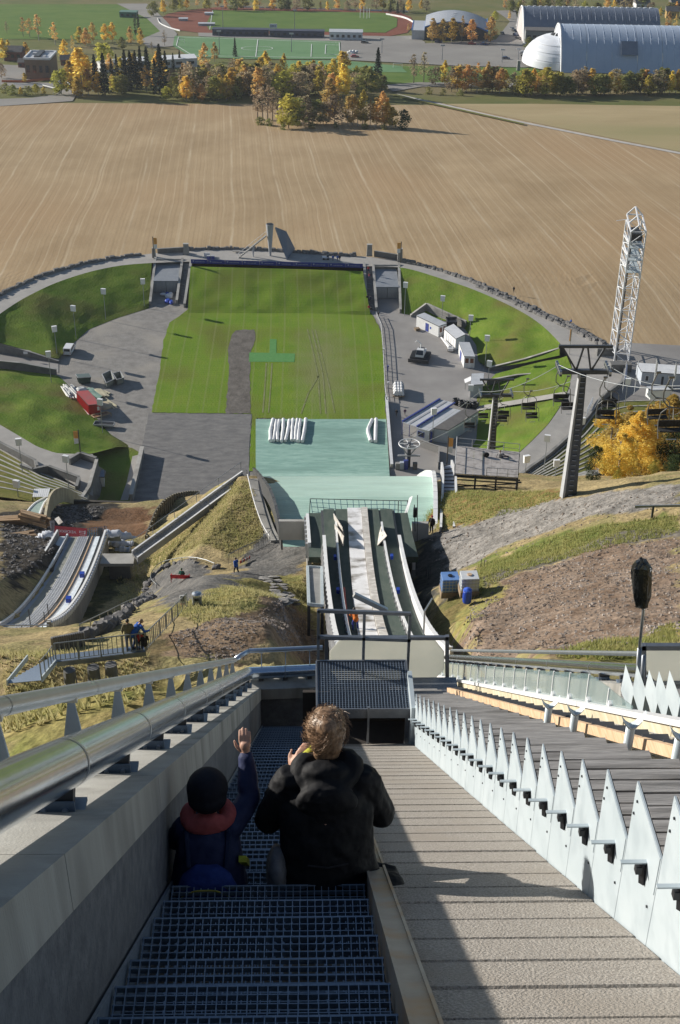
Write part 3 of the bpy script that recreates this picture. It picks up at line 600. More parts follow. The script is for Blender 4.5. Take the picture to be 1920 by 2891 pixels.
# ================================================================ FOREGROUND: STAIRS, PARAPET, PIPES, DECK
SL, S0 = 0.759, 1.373
def zn(y, h=0.0): return CAMZ-S0-SL*y+h                  # the line of the stair noses, h above it
SLV = V(0, 1, -SL)/math.hypot(1, SL); SNV = V(0, SL, 1)/math.hypot(1, SL)
m_galv = mat('galvanised_grating', (.22,.27,.34), (.16,.20,.26), scale=30, rough=.42, metal=.35)
m_steel = mat('brushed_steel', (.50,.53,.56), (.42,.45,.48), scale=6, rough=.35, metal=.9)
m_steelp = mat('painted_steel', (.41,.475,.515), (.47,.53,.57), scale=1.6, rough=.5, spec=.4, metal=.15, col3=(.37,.43,.47), scale3=5)
m_chrome = mat('polished_pipe', (.72,.81,.92), (.62,.71,.82), scale=3, rough=.17, metal=1.0, stretch=(6,.4,6), bump=.0006, bscale=9)
m_chrome2 = mat('dull_pipe', (.50,.56,.64), (.42,.48,.56), scale=4, rough=.36, metal=.95)
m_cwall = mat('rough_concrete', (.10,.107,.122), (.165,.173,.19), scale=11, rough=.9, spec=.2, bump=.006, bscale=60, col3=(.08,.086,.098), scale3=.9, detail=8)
m_cope = mat('coping_concrete', (.29,.287,.272), (.355,.352,.335), scale=2.2, rough=.85, spec=.25, bump=.003, bscale=50, col3=(.19,.187,.178), scale3=1.2, detail=8, stretch=(2.2,2.2,.45))
m_bolt = mat('bolt_steel', (.6,.62,.65), rough=.3, metal=1)
m_blk = mat('black_rubber', (.012,.013,.016), (.02,.021,.025), scale=9, rough=.5)
m_fin = mat('blue_grey_fin', (.16,.21,.28), (.21,.26,.33), scale=3, rough=.45, metal=.4)
YE = 15.6                                               # where the parapet turns
XW = -0.66
# ---- stairs
XA, XB = -0.634, 0.285
ST = thing('grating_stairs', 'steep steel grating stairs running down beside the concrete parapet', 'stairs', (0, 2.69, zn(2.69)))
q = MB(); W_ = XB-XA-.01; D_ = .30
for i in range(28): q.box((-W_/2+.006+i*(W_-.012)/27, -D_/2, -.014), (.004, D_, .028))
for j in range(9): q.box((0, -D_+.004+j*(D_-.008)/8, -.013), (W_, .004 if j < 8 else .008, .024))
tread = mesh('tread', q, m_galv)
for k in range(-5, 42):
    y = 2.688+.303*k; o = obj('tread', tread, None, ST, world=False); o.location = tuple(V((XA+XB)/2, y, zn(y))-root_loc(ST))
q = MB(); q.bar(V(XB+.055,1.3,zn(1.3,.045)), V(XB+.055,12.2,zn(12.2,.045)), .095, .02, SNV); q.bar(V(XB+.095,1.3,zn(1.3,-.05)), V(XB+.095,12.2,zn(12.2,-.05)), .012, .19, SNV); q.bar(V(XB+.012,1.3,zn(1.3,-.03)), V(XB+.012,12.2,zn(12.2,-.03)), .012, .15, SNV)
obj('stringer', q, mat('rusty_channel', (.40,.37,.33), (.33,.29,.25), scale=5, rough=.55, metal=.35, col3=(.40,.27,.16), scale3=3.5), ST)
q = MB(); q.bar(V(XA-.008,1.3,zn(1.3,-.12)), V(XA-.008,YE,zn(YE,-.12)), .012, .18, SNV); obj('stringer', q, m_galv, ST)
# concrete under the stairs
q = MB(); q.hexa([(XW-.3,.5,zn(.5,-1.6)),(2.3,.5,zn(.5,-1.6)),(2.3,16.4,zn(16.4,-1.6)),(XW-.3,16.4,zn(16.4,-1.6)),(XW-.3,.5,zn(.5,-.55)),(2.3,.5,zn(.5,-.55)),(2.3,16.4,zn(16.4,-.55)),(XW-.3,16.4,zn(16.4,-.55))])
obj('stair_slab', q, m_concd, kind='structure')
# ---- parapet wall with coping
PW = thing('parapet_wall', 'rough concrete parapet with pale coping on the left of the grating stairs', 'wall', (XW, 3, zn(3)))
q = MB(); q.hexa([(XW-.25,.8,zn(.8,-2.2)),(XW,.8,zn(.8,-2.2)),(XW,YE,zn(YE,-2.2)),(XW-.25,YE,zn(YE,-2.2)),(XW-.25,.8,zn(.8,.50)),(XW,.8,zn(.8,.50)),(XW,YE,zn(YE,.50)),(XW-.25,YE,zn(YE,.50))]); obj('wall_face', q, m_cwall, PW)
ys = np.arange(.8, YE+.01, 1.85)
for a, b in zip(ys, list(ys[1:])+[YE+.3]):
    b -= .006; q = MB(); q.hexa([(-1.02,a,zn(a,.47)),(-.648,a,zn(a,.47)),(-.648,b,zn(b,.47)),(-1.02,b,zn(b,.47)),(-1.02,a,zn(a,.69)),(-.652,a,zn(a,.69)),(-.652,b,zn(b,.69)),(-1.02,b,zn(b,.69))]); obj('coping', q, m_cope, PW)
# turning across the foot of the stairs
ZE = zn(YE, .69)
c0, c1 = V(-.65, YE, ZE), oy(905, 1962, YE+.7)
PW2 = thing('parapet_wall', 'short concrete parapet closing the foot of the stairs beside the grating platform', 'wall', c0)
c1 = V(float(oy(905,1950,YE+.1)[0]), YE+.08, ZE)
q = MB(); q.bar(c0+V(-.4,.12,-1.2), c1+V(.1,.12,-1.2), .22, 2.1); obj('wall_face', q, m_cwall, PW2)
q = MB(); q.bar(c0+V(-.4,.14,-.09), c1+V(.1,.14,-.09), .40, .19); obj('coping', q, m_cope, PW2)
# ---- big polished pipe + thin pipe on brackets
def pipe_rail(label, P0, P1, off_thin, n_seg, n_br, r1=.092, r2=.036, foot=.2, fins=True, side=V(1,0,0), capm=None):
    """P0,P1 axis of the big pipe; off_thin: offset of the thin pipe; foot: height of the axis above the coping"""
    P0, P1 = V(*P0), V(*P1); d = P1-P0; L = np.linalg.norm(d); u = d/L
    T = thing('pipe_railing', label, 'railing', P0)
    for i in range(n_seg):
        a, b = P0+d*i/n_seg, P0+d*(i+1)/n_seg-u*.004
        q = MB(); q.tube([a, b], r1, 32, cap=False); obj('large_pipe', q, m_chrome, T, smooth=True)
        q = MB(); q.tube([b-u*.012, b+u*.012], r1+.0025, 32, cap=False); obj('pipe_collar', q, m_chrome2, T, smooth=True)
        a, b = a+off_thin, b+off_thin; q = MB(); q.tube([a, b], r2, 20, cap=False); obj('thin_pipe', q, m_chrome2, T, smooth=True)
        q = MB(); q.tube([b-u*.006, b+u*.014], r2+.0015, 20, cap=False); obj('pipe_collar', q, m_chrome2, T, smooth=True)
    s = side/np.linalg.norm(side); h = np.array([u[0],u[1],0]); h /= np.linalg.norm(h)
    for i in range(n_br):
        c = P0+d*(i+.5)/n_br; c = c-V(0,0,r1*.7); g = c-V(0,0,foot-r1*.7)
        B = obj('bracket', MB().hexa([g-h*.032-s*.09, g-h*.032+s*.045, g+h*.032+s*.045, g+h*.032-s*.09, c-h*.032-s*.10, c-h*.032+s*.06, c+h*.032+s*.06, c+h*.032-s*.10]), m_dk, T)
        q = MB(); gg = g+V(0,0,.007); q.hexa([gg-h*.06-s*.12-V(0,0,.007), gg-h*.06+s*.085-V(0,0,.007), gg+h*.06+s*.085-V(0,0,.007), gg+h*.06-s*.12-V(0,0,.007), gg-h*.06-s*.12+V(0,0,.007), gg-h*.06+s*.085+V(0,0,.007), gg+h*.06+s*.085+V(0,0,.007), gg+h*.06-s*.12+V(0,0,.007)]); obj('foot_plate', q, m_fin, B)
        q = MB(); w = g-h*.042; q.hexa([w-s*.085-h*.008, w+s*.062-h*.008, w+s*.062, w-s*.085, w-s*.085-h*.008+V(0,0,.09), w+s*.062-h*.008+V(0,0,.09), w+s*.062+V(0,0,.09), w-s*.085+V(0,0,.09)]); obj('side_plate', q, m_fin, B)
        for sx in (-.045, .028):
            p = w+s*sx+V(0,0,.055)-h*.008; q = MB(); q.tube([p, p-h*.016], .011, 8); obj('bolt', q, m_bolt, B)
        p = gg+s*.0-h*.05; q = MB(); q.tube([p, p+V(0,0,.03)], .010, 8); obj('bolt', q, m_bolt, B)
        if fins:
            t = P0+d*(i+.5)/n_br+off_thin; t = t-V(0,0,r2); q = MB(); b0 = g-s*.10
            pl = [b0-s*.02-V(0,0,.03), b0-s*.17-V(0,0,.03), t-s*.012, t+s*.014]
            q.prism([x-h*.006 for x in pl], h*.012); obj('fin', q, m_fin, T)
            q = MB(); q.box(t+V(0,0,.005), (.06,.03,.03)); obj('clamp', q, m_steel, T)
    return T
PX, PH = -.85, .905
pipe_rail('big polished steel pipe with a thinner pipe behind on the left parapet', (PX,.54,zn(.54,.860)), (PX,YE+.2,zn(YE+.2,.955)), V(-.18,0,.265), 10, 13, foot=.20)
a = V(PX, YE+.3, zn(YE+.3, PH)); b = V(c1[0]-.03, c1[1]+.1, ZE+.09)
pipe_rail('short polished pipe railing across the foot of the stairs', (PX+.02, YE+.2, ZE+.125), (c1[0]+.02, YE+.26, ZE+.135), V(0,.18,.275), 2, 3, foot=.2, side=V(0,-1,0))
q = MB(); q.ell((PX,YE+.2,ZE+.118), .094, .094, .094, 20, 12); q.ell((PX-.09,YE+.3,ZE+.385), .037, .037, .037, 12, 8); q.tube([(PX-.18,YE+.2,ZE+.38),(PX-.09,YE+.3,ZE+.385),(PX+.02,YE+.38,ZE+.40)], .036, 12); T = thing('pipe_elbow', 'polished elbow joining the two steel pipe railings at the corner of the parapet', 'pipe elbow', (PX,YE+.2,ZE)); obj('elbow', q, m_chrome2, T, smooth=True)
# ---- washed concrete deck: one slab per step
m_slab = mat('washed_concrete', (.24,.218,.195), (.355,.328,.297), scale=85, rough=.95, spec=.2, bump=.012, bscale=95, col3=(.28,.25,.218), scale3=1.5, lo=.44, hi=.56, detail=3)
DK = thing('walkway_deck', 'washed concrete walkway sloping down beside the grating stairs', 'walkway', (.8, 3, zn(3)))
XD0, XD1 = XB+.105, 1.282
for k in range(-6, 32):
    y = 2.69+.303*k; a = V(0,y,zn(y,-.03)); b = a+SLV*.3695
    jit = rng.uniform(-.004,.004); A = a+SNV*(.003+jit*.5); B_ = b+SNV*jit*.5; t = SNV*.07; q = MB()
    ca = SLV*.007
    q.loft([[V(x,*(A-t)[1:]), V(x,*(B_-t)[1:]), V(x,*(B_-SNV*.014)[1:]), V(x,*(B_-ca)[1:]), V(x,*(A+ca)[1:]), V(x,*(A-SNV*.014)[1:])] for x in (XD0, XD1)])
    obj('slab', q, m_slab, DK)
# ---- step-shaped steel side plates with little L brackets
XT = 1.29; TPY, TPZ, TY0, TZ0 = .4195, .318, 4.319, 133.083
SW = thing('sawtooth_wall', 'pale steel side wall stepped in sharp sawteeth between walkway and timber steps', 'side wall', (XT, 4.3, zn(4.3)))
k0 = -5
pb_ = ox(1831, 2449.7, XT)-V(0, TY0-TPY, TZ0+TPZ)
for k in range(k0, 20):
    y, zt = TY0+TPY*k, TZ0-TPZ*k; yr = y-TPY+.004
    pl = [V(XT,yr,zn(yr,-.10)), V(XT,y-.001,zn(y,-.10)), V(XT,y-.001,zt), V(XT,yr,zt)]
    q = MB(); q.prism(pl, V(.008,0,0)); P_ = obj('plate', q, m_steelp, SW)
    q = MB(); q.prism([V(XT-.003,yr+.01,zt-.19), V(XT-.003,y-.03,zt-.003), V(XT-.003,yr+.01,zt-.003)], V(.0028,0,0)); obj('edge_strip', q, m_steelp, P_)
    for dy, dz_ in ((-.05,-.06),(-.03,-.14),(-.36,-.30)): q = MB(); q.tube([(XT-.006,y+dy,zt+dz_),(XT+.001,y+dy,zt+dz_)], .006, 6); obj('bolt', q, m_dk, P_)
    yb, zb = y+pb_[1]+.03, zt+pb_[2]; q = MB(); q.box((XT-.05, yb, zb), (.10,.018,.007)); o = obj('bracket', q, m_steelp, SW)
    q = MB(); q.bar((XT-.012,yb,zb-.005), (XT-.004,yb-.01,zb-.10), .026, .024); q.box((XT-.022,yb,zb-.035), (.035,.03,.035)); obj('bracket_hook', q, m_blk, o)
# ---- timber steps behind the side wall: six boards to a tread
m_tim = mat('grey_timber', (.25,.242,.236), (.38,.37,.36), scale=3.5, rough=.85, spec=.2, bump=.004, bscale=12, stretch=(1.0,14,14), col3=(.17,.165,.16), scale3=1.6, detail=7)
TB = thing('timber_steps', 'weathered grey timber steps climbing behind the sawtooth side wall', 'steps', (2, 4.3, zn(4.3)))
for k in range(k0, 30):
    y, zt = TY0+TPY*k, TZ0-TPZ*k; x0 = XT+.012; x1 = 1.745+rng.uniform(-.012,.012)
    for j in range(6):
        q = MB(); q.box(((x0+x1)/2, y-.032-j*.0695, zt-.017+rng.uniform(-.002,.002)), (x1-x0, .060, .032)); obj('plank', q, m_tim, TB)
    q = MB(); q.box(((x0+x1)/2, y-.012, zt-.036-.14), (x1-x0-.02, .024, .26)); obj('riser', q, m_tim, TB)
# ---- platform of grating on posts at the foot of the walkway, rail and milky panel behind
m_frame = mat('frame_steel', (.17,.19,.22), (.23,.25,.28), scale=5, rough=.4, metal=.6)
ZP = float(oy(1020, 2012, 12.35)[2])
q4 = [oz(895,2003,ZP), oz(1163,2022,ZP), oz(1156,1871,ZP), oz(898,1866,ZP)]
PF = thing('grating_platform', 'raised square platform of steel grating at the foot of the walkway', 'platform', q4[0])
xa, xb, ya, yb = q4[0][0], q4[1][0], q4[0][1], q4[3][1]
q = MB(); 
for i in range(31): x = xa+.02+(xb-xa-.04)*i/30; q.box((x,(ya+yb)/2,ZP-.015), (.006,yb-ya-.03,.03))
for j in range(24): y = ya+.02+(yb-ya-.04)*j/23; q.box(((xa+xb)/2,y,ZP-.014), (xb-xa-.03,.004,.022))
obj('grating', q, m_galv, PF)
q = MB(); q.box(((xa+xb)/2,ya,ZP-.06), (xb-xa,.02,.14)); q.box(((xa+xb)/2,yb,ZP-.06), (xb-xa,.02,.14)); q.box((xa,(ya+yb)/2,ZP-.06), (.02,yb-ya-.022,.14)); q.box((xb,(ya+yb)/2,ZP-.06), (.02,yb-ya-.022,.14)); obj('edge_beam', q, m_frame, PF)
for x, y in ((xa+.03,ya+.04),(xb-.03,ya+.04),(xa+.03,yb-.04),(xb-.03,yb-.04)):
    q = MB(); q.box((x,y,ZP-1.1), (.06,.06,1.95)); obj('leg', q, m_frame, PF)
# handrail of the platform
HR = thing('platform_railing', 'dark tubular railing standing at the far edge of the grating platform', 'railing', (xa,yb,ZP))
yr = yb+.03
def rp(px, py): return oy(px, py, yr)
for px, t in ((899,1722),(1029,1733),(1158,1735)):
    p = rp(px, t); q = MB(); q.bar(V(p[0],yr,ZP-.3), V(p[0],yr,p[2]), .035, .035, (0,1,0)); obj('post', q, m_frame, HR)
for py in (1724, 1798):
    a, b = rp(897, py), rp(1160, py+9); q = MB(); q.bar(a, b, .035, .045); obj('rail', q, m_frame, HR)
a, b = rp(1003,1745), rp(1098,1790); q = MB(); q.bar(V(a[0],yr+.5,a[2]), V(b[0],yr+.5,b[2]), .05, .06); obj('brace', q, m_steel, HR)
# milky panel with cut corners in a frame
m_milk = mat('milky_panel', (.70,.70,.66), (.62,.63,.60), scale=1.0, rough=.35, spec=.5)
def translucent(m, f):
    nt = m.node_tree; N = nt.nodes; L = nt.links; b = N['Principled BSDF']; t = N.new('ShaderNodeBsdfTranslucent'); L.new(b.inputs['Base Color'].links[0].from_socket, t.inputs['Color']); mx = N.new('ShaderNodeMixShader'); mx.inputs[0].default_value = f; L.new(b.outputs[0], mx.inputs[1]); L.new(t.outputs[0], mx.inputs[2]); L.new(mx.outputs[0], N['Material Output'].inputs['Surface'])
translucent(m_milk, .8)
def milky(label, x0, y0, x1, y1, yw, cut=(1,1,1,1), cam_post=True):
    P = lambda a, b: oy(a, b, yw); T = thing('wind_panel', label, 'panel', P(x0, y1)); c = 34
    pts = []
    for (a, b, ca), (s1, s2) in zip(((x0,y0,cut[0]),(x1,y0,cut[1]),(x1,y1,cut[2]),(x0,y1,cut[3])), (((0,1),(1,0)),((-1,0),(0,1)),((0,-1),(-1,0)),((1,0),(0,-1)))):
        if ca: pts += [P(a+s1[0]*c*.8, b+s1[1]*c), P(a+s2[0]*c*.9, b+s2[1]*c)]
        else: pts.append(P(a, b))
    q = MB(); q.prism(pts, V(0,.012,0)); obj('sheet', q, m_milk, T)
    for a, b in (((x0-12,y0-8),(x1+12,y0-8)), ((x0-12,y1+8),(x1+12,y1+8)), ((x0-8,y0-14),(x0-8,y1+30)), ((x1+8,y0-14),(x1+8,y1+50))):
        q = MB(); q.bar(P(*a)-V(0,.02,0), P(*b)-V(0,.02,0), .05, .05, (0,1,0)); obj('frame_bar', q, m_frame, T)
    return T
milky('milky wind panel with cut corners behind the grating platform', 930, 1806, 1254, 1922, 14.6)
p0 = oy(1160,1950,14.0); q = MB(); q.box(p0+V(.25,0,0), (.75,.5,.05)); props(obj('ledge', q, m_frame), 'small steel ledge below the milky wind panel', 'ledge')
# recess below the platform: its shade is put into near-black boards
m_brd0 = mat('recess_shade_ply', (.035,.03,.027), (.06,.05,.045), scale=1.2, rough=.85)
RC_ = thing('start_hatch', 'open dark hatch framed in steel below the grating platform', 'hatch', (1,12.3,126))
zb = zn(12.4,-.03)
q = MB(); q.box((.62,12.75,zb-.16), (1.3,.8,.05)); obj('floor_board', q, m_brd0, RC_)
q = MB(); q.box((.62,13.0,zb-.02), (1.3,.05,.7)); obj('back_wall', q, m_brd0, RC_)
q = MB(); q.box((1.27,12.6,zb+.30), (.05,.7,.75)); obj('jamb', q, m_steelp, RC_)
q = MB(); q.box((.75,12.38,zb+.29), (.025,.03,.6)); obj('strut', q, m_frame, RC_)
# ================================================================ RIGHT OF THE TIMBER STEPS: forked posts, timber wall, glass, far pipe rail
m_or = mat('fresh_timber', (.60,.43,.29), (.50,.34,.21), scale=3, rough=.8, stretch=(8,1,8), col3=(.40,.27,.16), scale3=4)
m_cream = mat('cream_timber', (.50,.45,.33), (.42,.37,.26), scale=2.5, rough=.8, stretch=(6,.6,6), col3=(.56,.53,.42), scale3=2)
m_glass = mat('panel_glass', (.22,.31,.31), rough=.05, spec=.8, alpha=.42)
XK, XQ = 1.80, 2.10
for i, (pb_, pj_) in enumerate((((1546,2030),(1552,1994)),((1619,2051),(1627,2012)),((1774,2096),(1789,2048)),((1912,2132),(1922,2080)))):
    y0 = float(ox(*pb_, XK)[1]); zt = float(oy(*pj_, y0)[2])
    T = thing('forked_post', ('farthest','second farthest','second nearest','nearest')[i]+' short steel post with a forked top beside the timber steps', 'post', (XK,y0,zn(y0,.3)), group='forked posts along the timber steps')
    q = MB(); q.tube([(XK,y0,zn(y0,.2)), (XK,y0,zt)], .026, 16); obj('post', q, m_steelp, T, smooth=True)
    for s in (-1, 1):
        q = MB(); a = V(XK,y0,zt-.015); pts = [a, a+V(s*.024,0,.016), a+V(s*.05,0,.052), a+V(s*.068,0,.10)]
        rings = []
        for p, w in zip(pts, (.026,.026,.023,.012)): rings.append([p+V(0,-w,0), p+V(0,w,0), p+V(s*.004,w,.014), p+V(s*.004,-w,.014)])
        q.loft(rings); obj('fork_arm', q, m_steelp, T)
def run(name, label, cat, x, h0, h1, y0, y1, t, m, part, seg=2.4):
    T = thing(name, label, cat, (x,y0,zn(y0))); ys = np.arange(y0, y1, seg)
    for a, b in zip(ys, list(ys[1:])+[y1]):
        q = MB(); b -= .01; q.hexa([(x,a,zn(a,h0)),(x+t,a,zn(a,h0)),(x+t,b,zn(b,h0)),(x,b,zn(b,h0)),(x,a,zn(a,h1)),(x+t,a,zn(a,h1)),(x+t,b,zn(b,h1)),(x,b,zn(b,h1))]); obj(part, q, m, T)
    return T
po_ = ox(1680,2050,1.88); ho = po_[2]-zn(po_[1])
T = run('timber_rail', 'raw orange timber rail running down past the forked posts', 'rail', 1.88, ho-.08, ho, 3.5, 16.5, .045, m_or, 'board')
for k in range(34):
    y = 4.0+.36*k; q = MB(); q.box((1.99, y, zn(y,ho-.03)), (.15,.09,.03)); obj('cleat', q, m_dk, T)
hb = float(ox(1705,2003,XQ)[2])-zn(float(ox(1705,2003,XQ)[1]))
T = run('timber_kerb', 'cream timber kerb wall with a white cap below the glass screen', 'kerb', XQ, hb-.36, hb-.02, 3.5, 17.5, .05, m_cream, 'board')
for j in range(1, 4):
    for a, b in ((3.5,10),(10.01,17.5)): q = MB(); q.bar((XQ-.003,a,zn(a,hb-.02-.085*j)), (XQ-.003,b,zn(b,hb-.02-.085*j)), .004, .008); obj('board_joint', q, m_tim, T)
for a, b in ((3.5,8),(8.01,13),(13.01,17.5)): q = MB(); q.bar((XQ+.035,a,zn(a,hb+.008)), (XQ+.035,b,zn(b,hb+.008)), .11, .035, SNV); obj('cap', q, m_wht, T)
GS = thing('glass_screen', 'low screen of clear panels standing on the cream timber kerb', 'screen', (XQ+.05,9,zn(9,hb)))
ye0 = float(ox(1780,2022,XQ+.05)[1]); gy = np.r_[np.arange(ye0, 17.3, .58)]
for i, (a, b) in enumerate(zip(gy[:-1], gy[1:])):
    h = .27; ha = .03 if i == 0 else (.16 if i == 1 else h); hb2 = .16 if i == 0 else h
    q = MB(); q.prism([V(XQ+.05,a,zn(a,hb+.03)), V(XQ+.05,b-.012,zn(b,hb+.03)), V(XQ+.05,b-.012,zn(b,hb+.03+hb2)), V(XQ+.05,a,zn(a,hb+.03+ha))], V(.008,0,0)); obj('pane', q, m_glass, GS)
    q = MB(); q.bar((XQ+.05,b-.006,zn(b,hb+.03)), (XQ+.05,b-.006,zn(b,hb+.03+hb2)), .012, .012); obj('post', q, m_wht, GS)
    q = MB(); q.box((XQ+.045,b-.1,zn(b-.1,hb+.045)), (.03,.04,.045)); obj('clip', q, m_wht, GS)
# the far parapet with its own pipes
XP = 4.3
pa, pb = ox(1790,1897,XP), ox(1262,1856,XP)
hp = [p[2]-zn(p[1]) for p in (pa, pb)]
yA = 7.5; hA = hp[0]; 
pipe_rail('far polished pipe railing on the right side of the in-run', (XP,yA,zn(yA,hA)), (XP,float(pb[1]),zn(pb[1],hp[1])), V(.12,0,.27), 9, 24, foot=.22, side=V(-1,0,0), fins=False)
q = MB(); y1 = float(pb[1])+1; q.hexa([(XP-.2,yA,zn(yA,hA-1.2)),(XP+.3,yA,zn(yA,hA-1.2)),(XP+.3,y1,zn(y1,hp[1]-1.2)),(XP-.2,y1,zn(y1,hp[1]-1.2)),(XP-.2,yA,zn(yA,hA-.22)),(XP+.3,yA,zn(yA,hA-.22)),(XP+.3,y1,zn(y1,hp[1]-.22)),(XP-.2,y1,zn(y1,hp[1]-.22))])
o = obj('parapet_wall', q, m_cope); props(o, 'concrete parapet under the far polished pipe on the right of the in-run', 'wall')
# curved lower run of the same rail
q = MB(); pts = [ox(1266,1852,XP), oy(1240,1838,28), oy(1215,1815,34), oy(1190,1780,42)]
# ---- second bank of timber steps and its wind panel at the right edge
yw = 9.6
milky('milky wind panel in a grey frame at the right edge of the picture', 1822, 1830, 2010, 1922, yw, cut=(0,0,0,1))
T = thing('timber_platform', 'second timber platform with pale sawtooth plates at the right edge', 'platform', ox(1850,1960,4.0))
x2 = 4.0
for i, (px, top, bot) in enumerate(((1790,1948,2022),(1824,1951,2030),(1860,1968,2034),(1890,1975,2042),(1922,1976,2048))):
    y = 8.9-.33*i; a, b, c = oy(px, top, y), oy(px-14, bot, y), oy(px+16, bot+4, y)
    q = MB(); q.prism([a, b, c], V(0,.35,0)); obj('plate', q, m_steelp, T)
for i in range(6):
    p0, p1 = oy(1755,1934+i*8,9.6-i*.10), oy(1990,1944+i*8,9.6-i*.10); q = MB(); q.box((p0+p1)/2, (p1[0]-p0[0],.085,.03)); obj('plank', q, m_tim, T)
p = oy(1895,1992,9.0); q = MB(); q.box(p, (.3,.3,.02)); obj('green_mat', q, mat('green_mat', (.02,.16,.11), rough=.8), T)
p = oy(1895,1968,9.1); q = MB(); q.box(p, (.36,.1,.1)); obj('block', q, m_cope, T)
# ---- lamp on a pole wrapped in a black bag
yb_ = 9.2; T = thing('bagged_lamp', 'signal lamp wrapped in a black plastic bag on a thin steel pole', 'lamp', oy(1795,1990,yb_))
a, b, c = oy(1793,2000,yb_), oy(1806,1830,yb_), oy(1818,1710,yb_); q = MB(); q.tube([a,b], .020, 12); obj('pole', q, m_frame, T, smooth=True); q = MB(); q.tube([b-V(0,0,.05),c,oy(1818,1690,yb_)], .013, 10); obj('pole_top', q, m_steel, T, smooth=True)
q = MB(); a = oy(1808,2000,yb_-.05); q.tube([a, oy(1818,1850,yb_-.05)], .018, 10); obj('stay', q, m_frame, T, smooth=True)
m_bag = mat('black_plastic_bag', (.010,.011,.012), (.016,.017,.018), scale=6, rough=.22, spec=.7, bump=.012, bscale=7)
rings = []; rr = random.Random(3)
prof = [(1716,.018,.016),(1708,.050,.036),(1680,.070,.050),(1645,.074,.056),(1615,.078,.060),(1598,.072,.058),(1588,.050,.045),(1580,.014,.03)]
sq = lambda v: math.copysign(abs(v)**.55, v)
for py, w, d in prof:
    c = oy(1812+(1700-py)*.0, py, yb_); rings.append([c+V(sq(math.cos(t))*w*(1+.10*math.sin(5*t+py)+rr.uniform(-.14,.14)), sq(math.sin(t))*d, rr.uniform(-.012,.012)) for t in np.linspace(0, 2*math.pi, 24, endpoint=False)])
q = MB(); q.loft(rings); obj('bag', q, m_bag, T)
# ================================================================ THE SMALL HILL ON THE LEFT
def sdrop(y): y = np.asarray(y, float); return 79.15-.22*(125-y)-.0052*(125-y)**2
def sp(px, py, dz=0.0):
    ys = np.arange(79, 126, .1); d = ray(px, py); P = CP[None]+d[None]*(ys/d[1])[:, None]; g = P[:, 2]-(CAMZ-sdrop(P[:, 1])+dz); i = int(np.argmax(g < 0)); return P[i if g[i] < 0 else -1]
Lp = np.array([sp(*a, .8) for a in [(150,1517),(130,1560),(100,1600),(61,1654),(4,1716)]]); Rp = np.array([sp(*a, .8) for a in [(292,1516),(284,1541),(266,1591),(245,1635),(224,1676),(192,1717),(158,1745)]])
cl = np.polyfit(Lp[:,1], Lp[:,0], 2); cr = np.polyfit(Rp[:,1], Rp[:,0], 2)
def sx(y, f): return np.polyval(cl, y)*(1-f)+np.polyval(cr, y)*f
def sz(y): return CAMZ-float(sdrop(y))
SH = thing('ski_jump_inrun', 'smaller ski jump in-run with ribbed grey track curving away on the left', 'ski jump', (float(sx(100,.5)), 100, sz(100)-2))
S0_, S1_ = 80.5, 125.0; SY = np.linspace(S0_, S1_, 30)
def srib(name, f0, f1, dz, m, y0=S0_, y1=S1_, th=.1):
    q = MB(); q.loft([[(sx(y,f0),y,sz(y)+dz-th),(sx(y,f1),y,sz(y)+dz-th),(sx(y,f1),y,sz(y)+dz),(sx(y,f0),y,sz(y)+dz)] for y in np.linspace(y0,y1,30)]); return obj(name, q, m, SH)
m_pale = mat('pale_snow_cloth', (.64,.70,.76), (.50,.56,.62), scale=1.2, rough=.7, coords='Position', bump=.05, bscale=3)
m_bl = mat('blue_grey_mat', (.17,.21,.28), (.22,.26,.32), scale=1, rough=.7)
m_gn = mat('olive_mat', (.24,.245,.22), (.18,.185,.17), scale=.8, rough=.8, coords='Position')
m_rib = mat('ribbed_track', (.56,.57,.60), (.36,.37,.40), scale=1.5, rough=.6, coords='Position')
srib('deck', 0, 1, -.06, m_concd, th=.5)
srib('side_mat', .035, .17, .05, m_pale); srib('side_mat', .22, .30, .0, m_bl); srib('side_mat', .30, .42, .02, m_gn); srib('side_mat', .64, .71, .0, m_dk); srib('side_mat', .73, .79, .0, m_wall); srib('side_mat', .79, .87, .06, m_pale, th=.2); srib('side_mat', .875, .97, -.02, m_dk)
srib('track', .42, .63, .04, m_rib); srib('orange_edge', .71, .725, .12, m_or, th=.2); srib('track_edge', .632, .64, .12, m_wht, y0=100, th=.1)
for i in range(9): srib('track_rib', .43+i*.022, .436+i*.022, .075, m_wht if i % 2 else m_wall, th=.04)
def sguard(name, f, h, t, m, base=-.3, y0=S0_, y1=S1_):
    q = MB(); q.loft([[(sx(y,f)-t/2,y,sz(y)+base),(sx(y,f)+t/2,y,sz(y)+base),(sx(y,f)+t/2,y,sz(y)+h),(sx(y,f)-t/2,y,sz(y)+h)] for y in np.linspace(y0,y1,26)]); return obj(name, q, m, SH)
sguard('side_wall', 0.0, .75, .3, m_conc, base=-4.5); sguard('side_wall', 1.0, .70, .3, m_conc, base=-5.5); sguard('inner_rail', .20, .42, .16, m_wht); sguard('inner_rail', .215, .3, .1, m_wall)
sguard('cap_rail', 0.0, .92, .18, m_wht, base=.80); sguard('cap_rail', 1.0, .92, .2, m_wht, base=.80)
for y in np.arange(S0_+.4, S1_, 1.05):
    q = MB(); q.box((sx(y,1)+.22,y,sz(y)+.55), (.16,.42,.5)); obj('rail_block', q, m_wht, SH)
    q = MB(); q.box((sx(y,0)-.2,y,sz(y)+.6), (.14,.35,.4)); obj('rail_block', q, m_wall, SH)
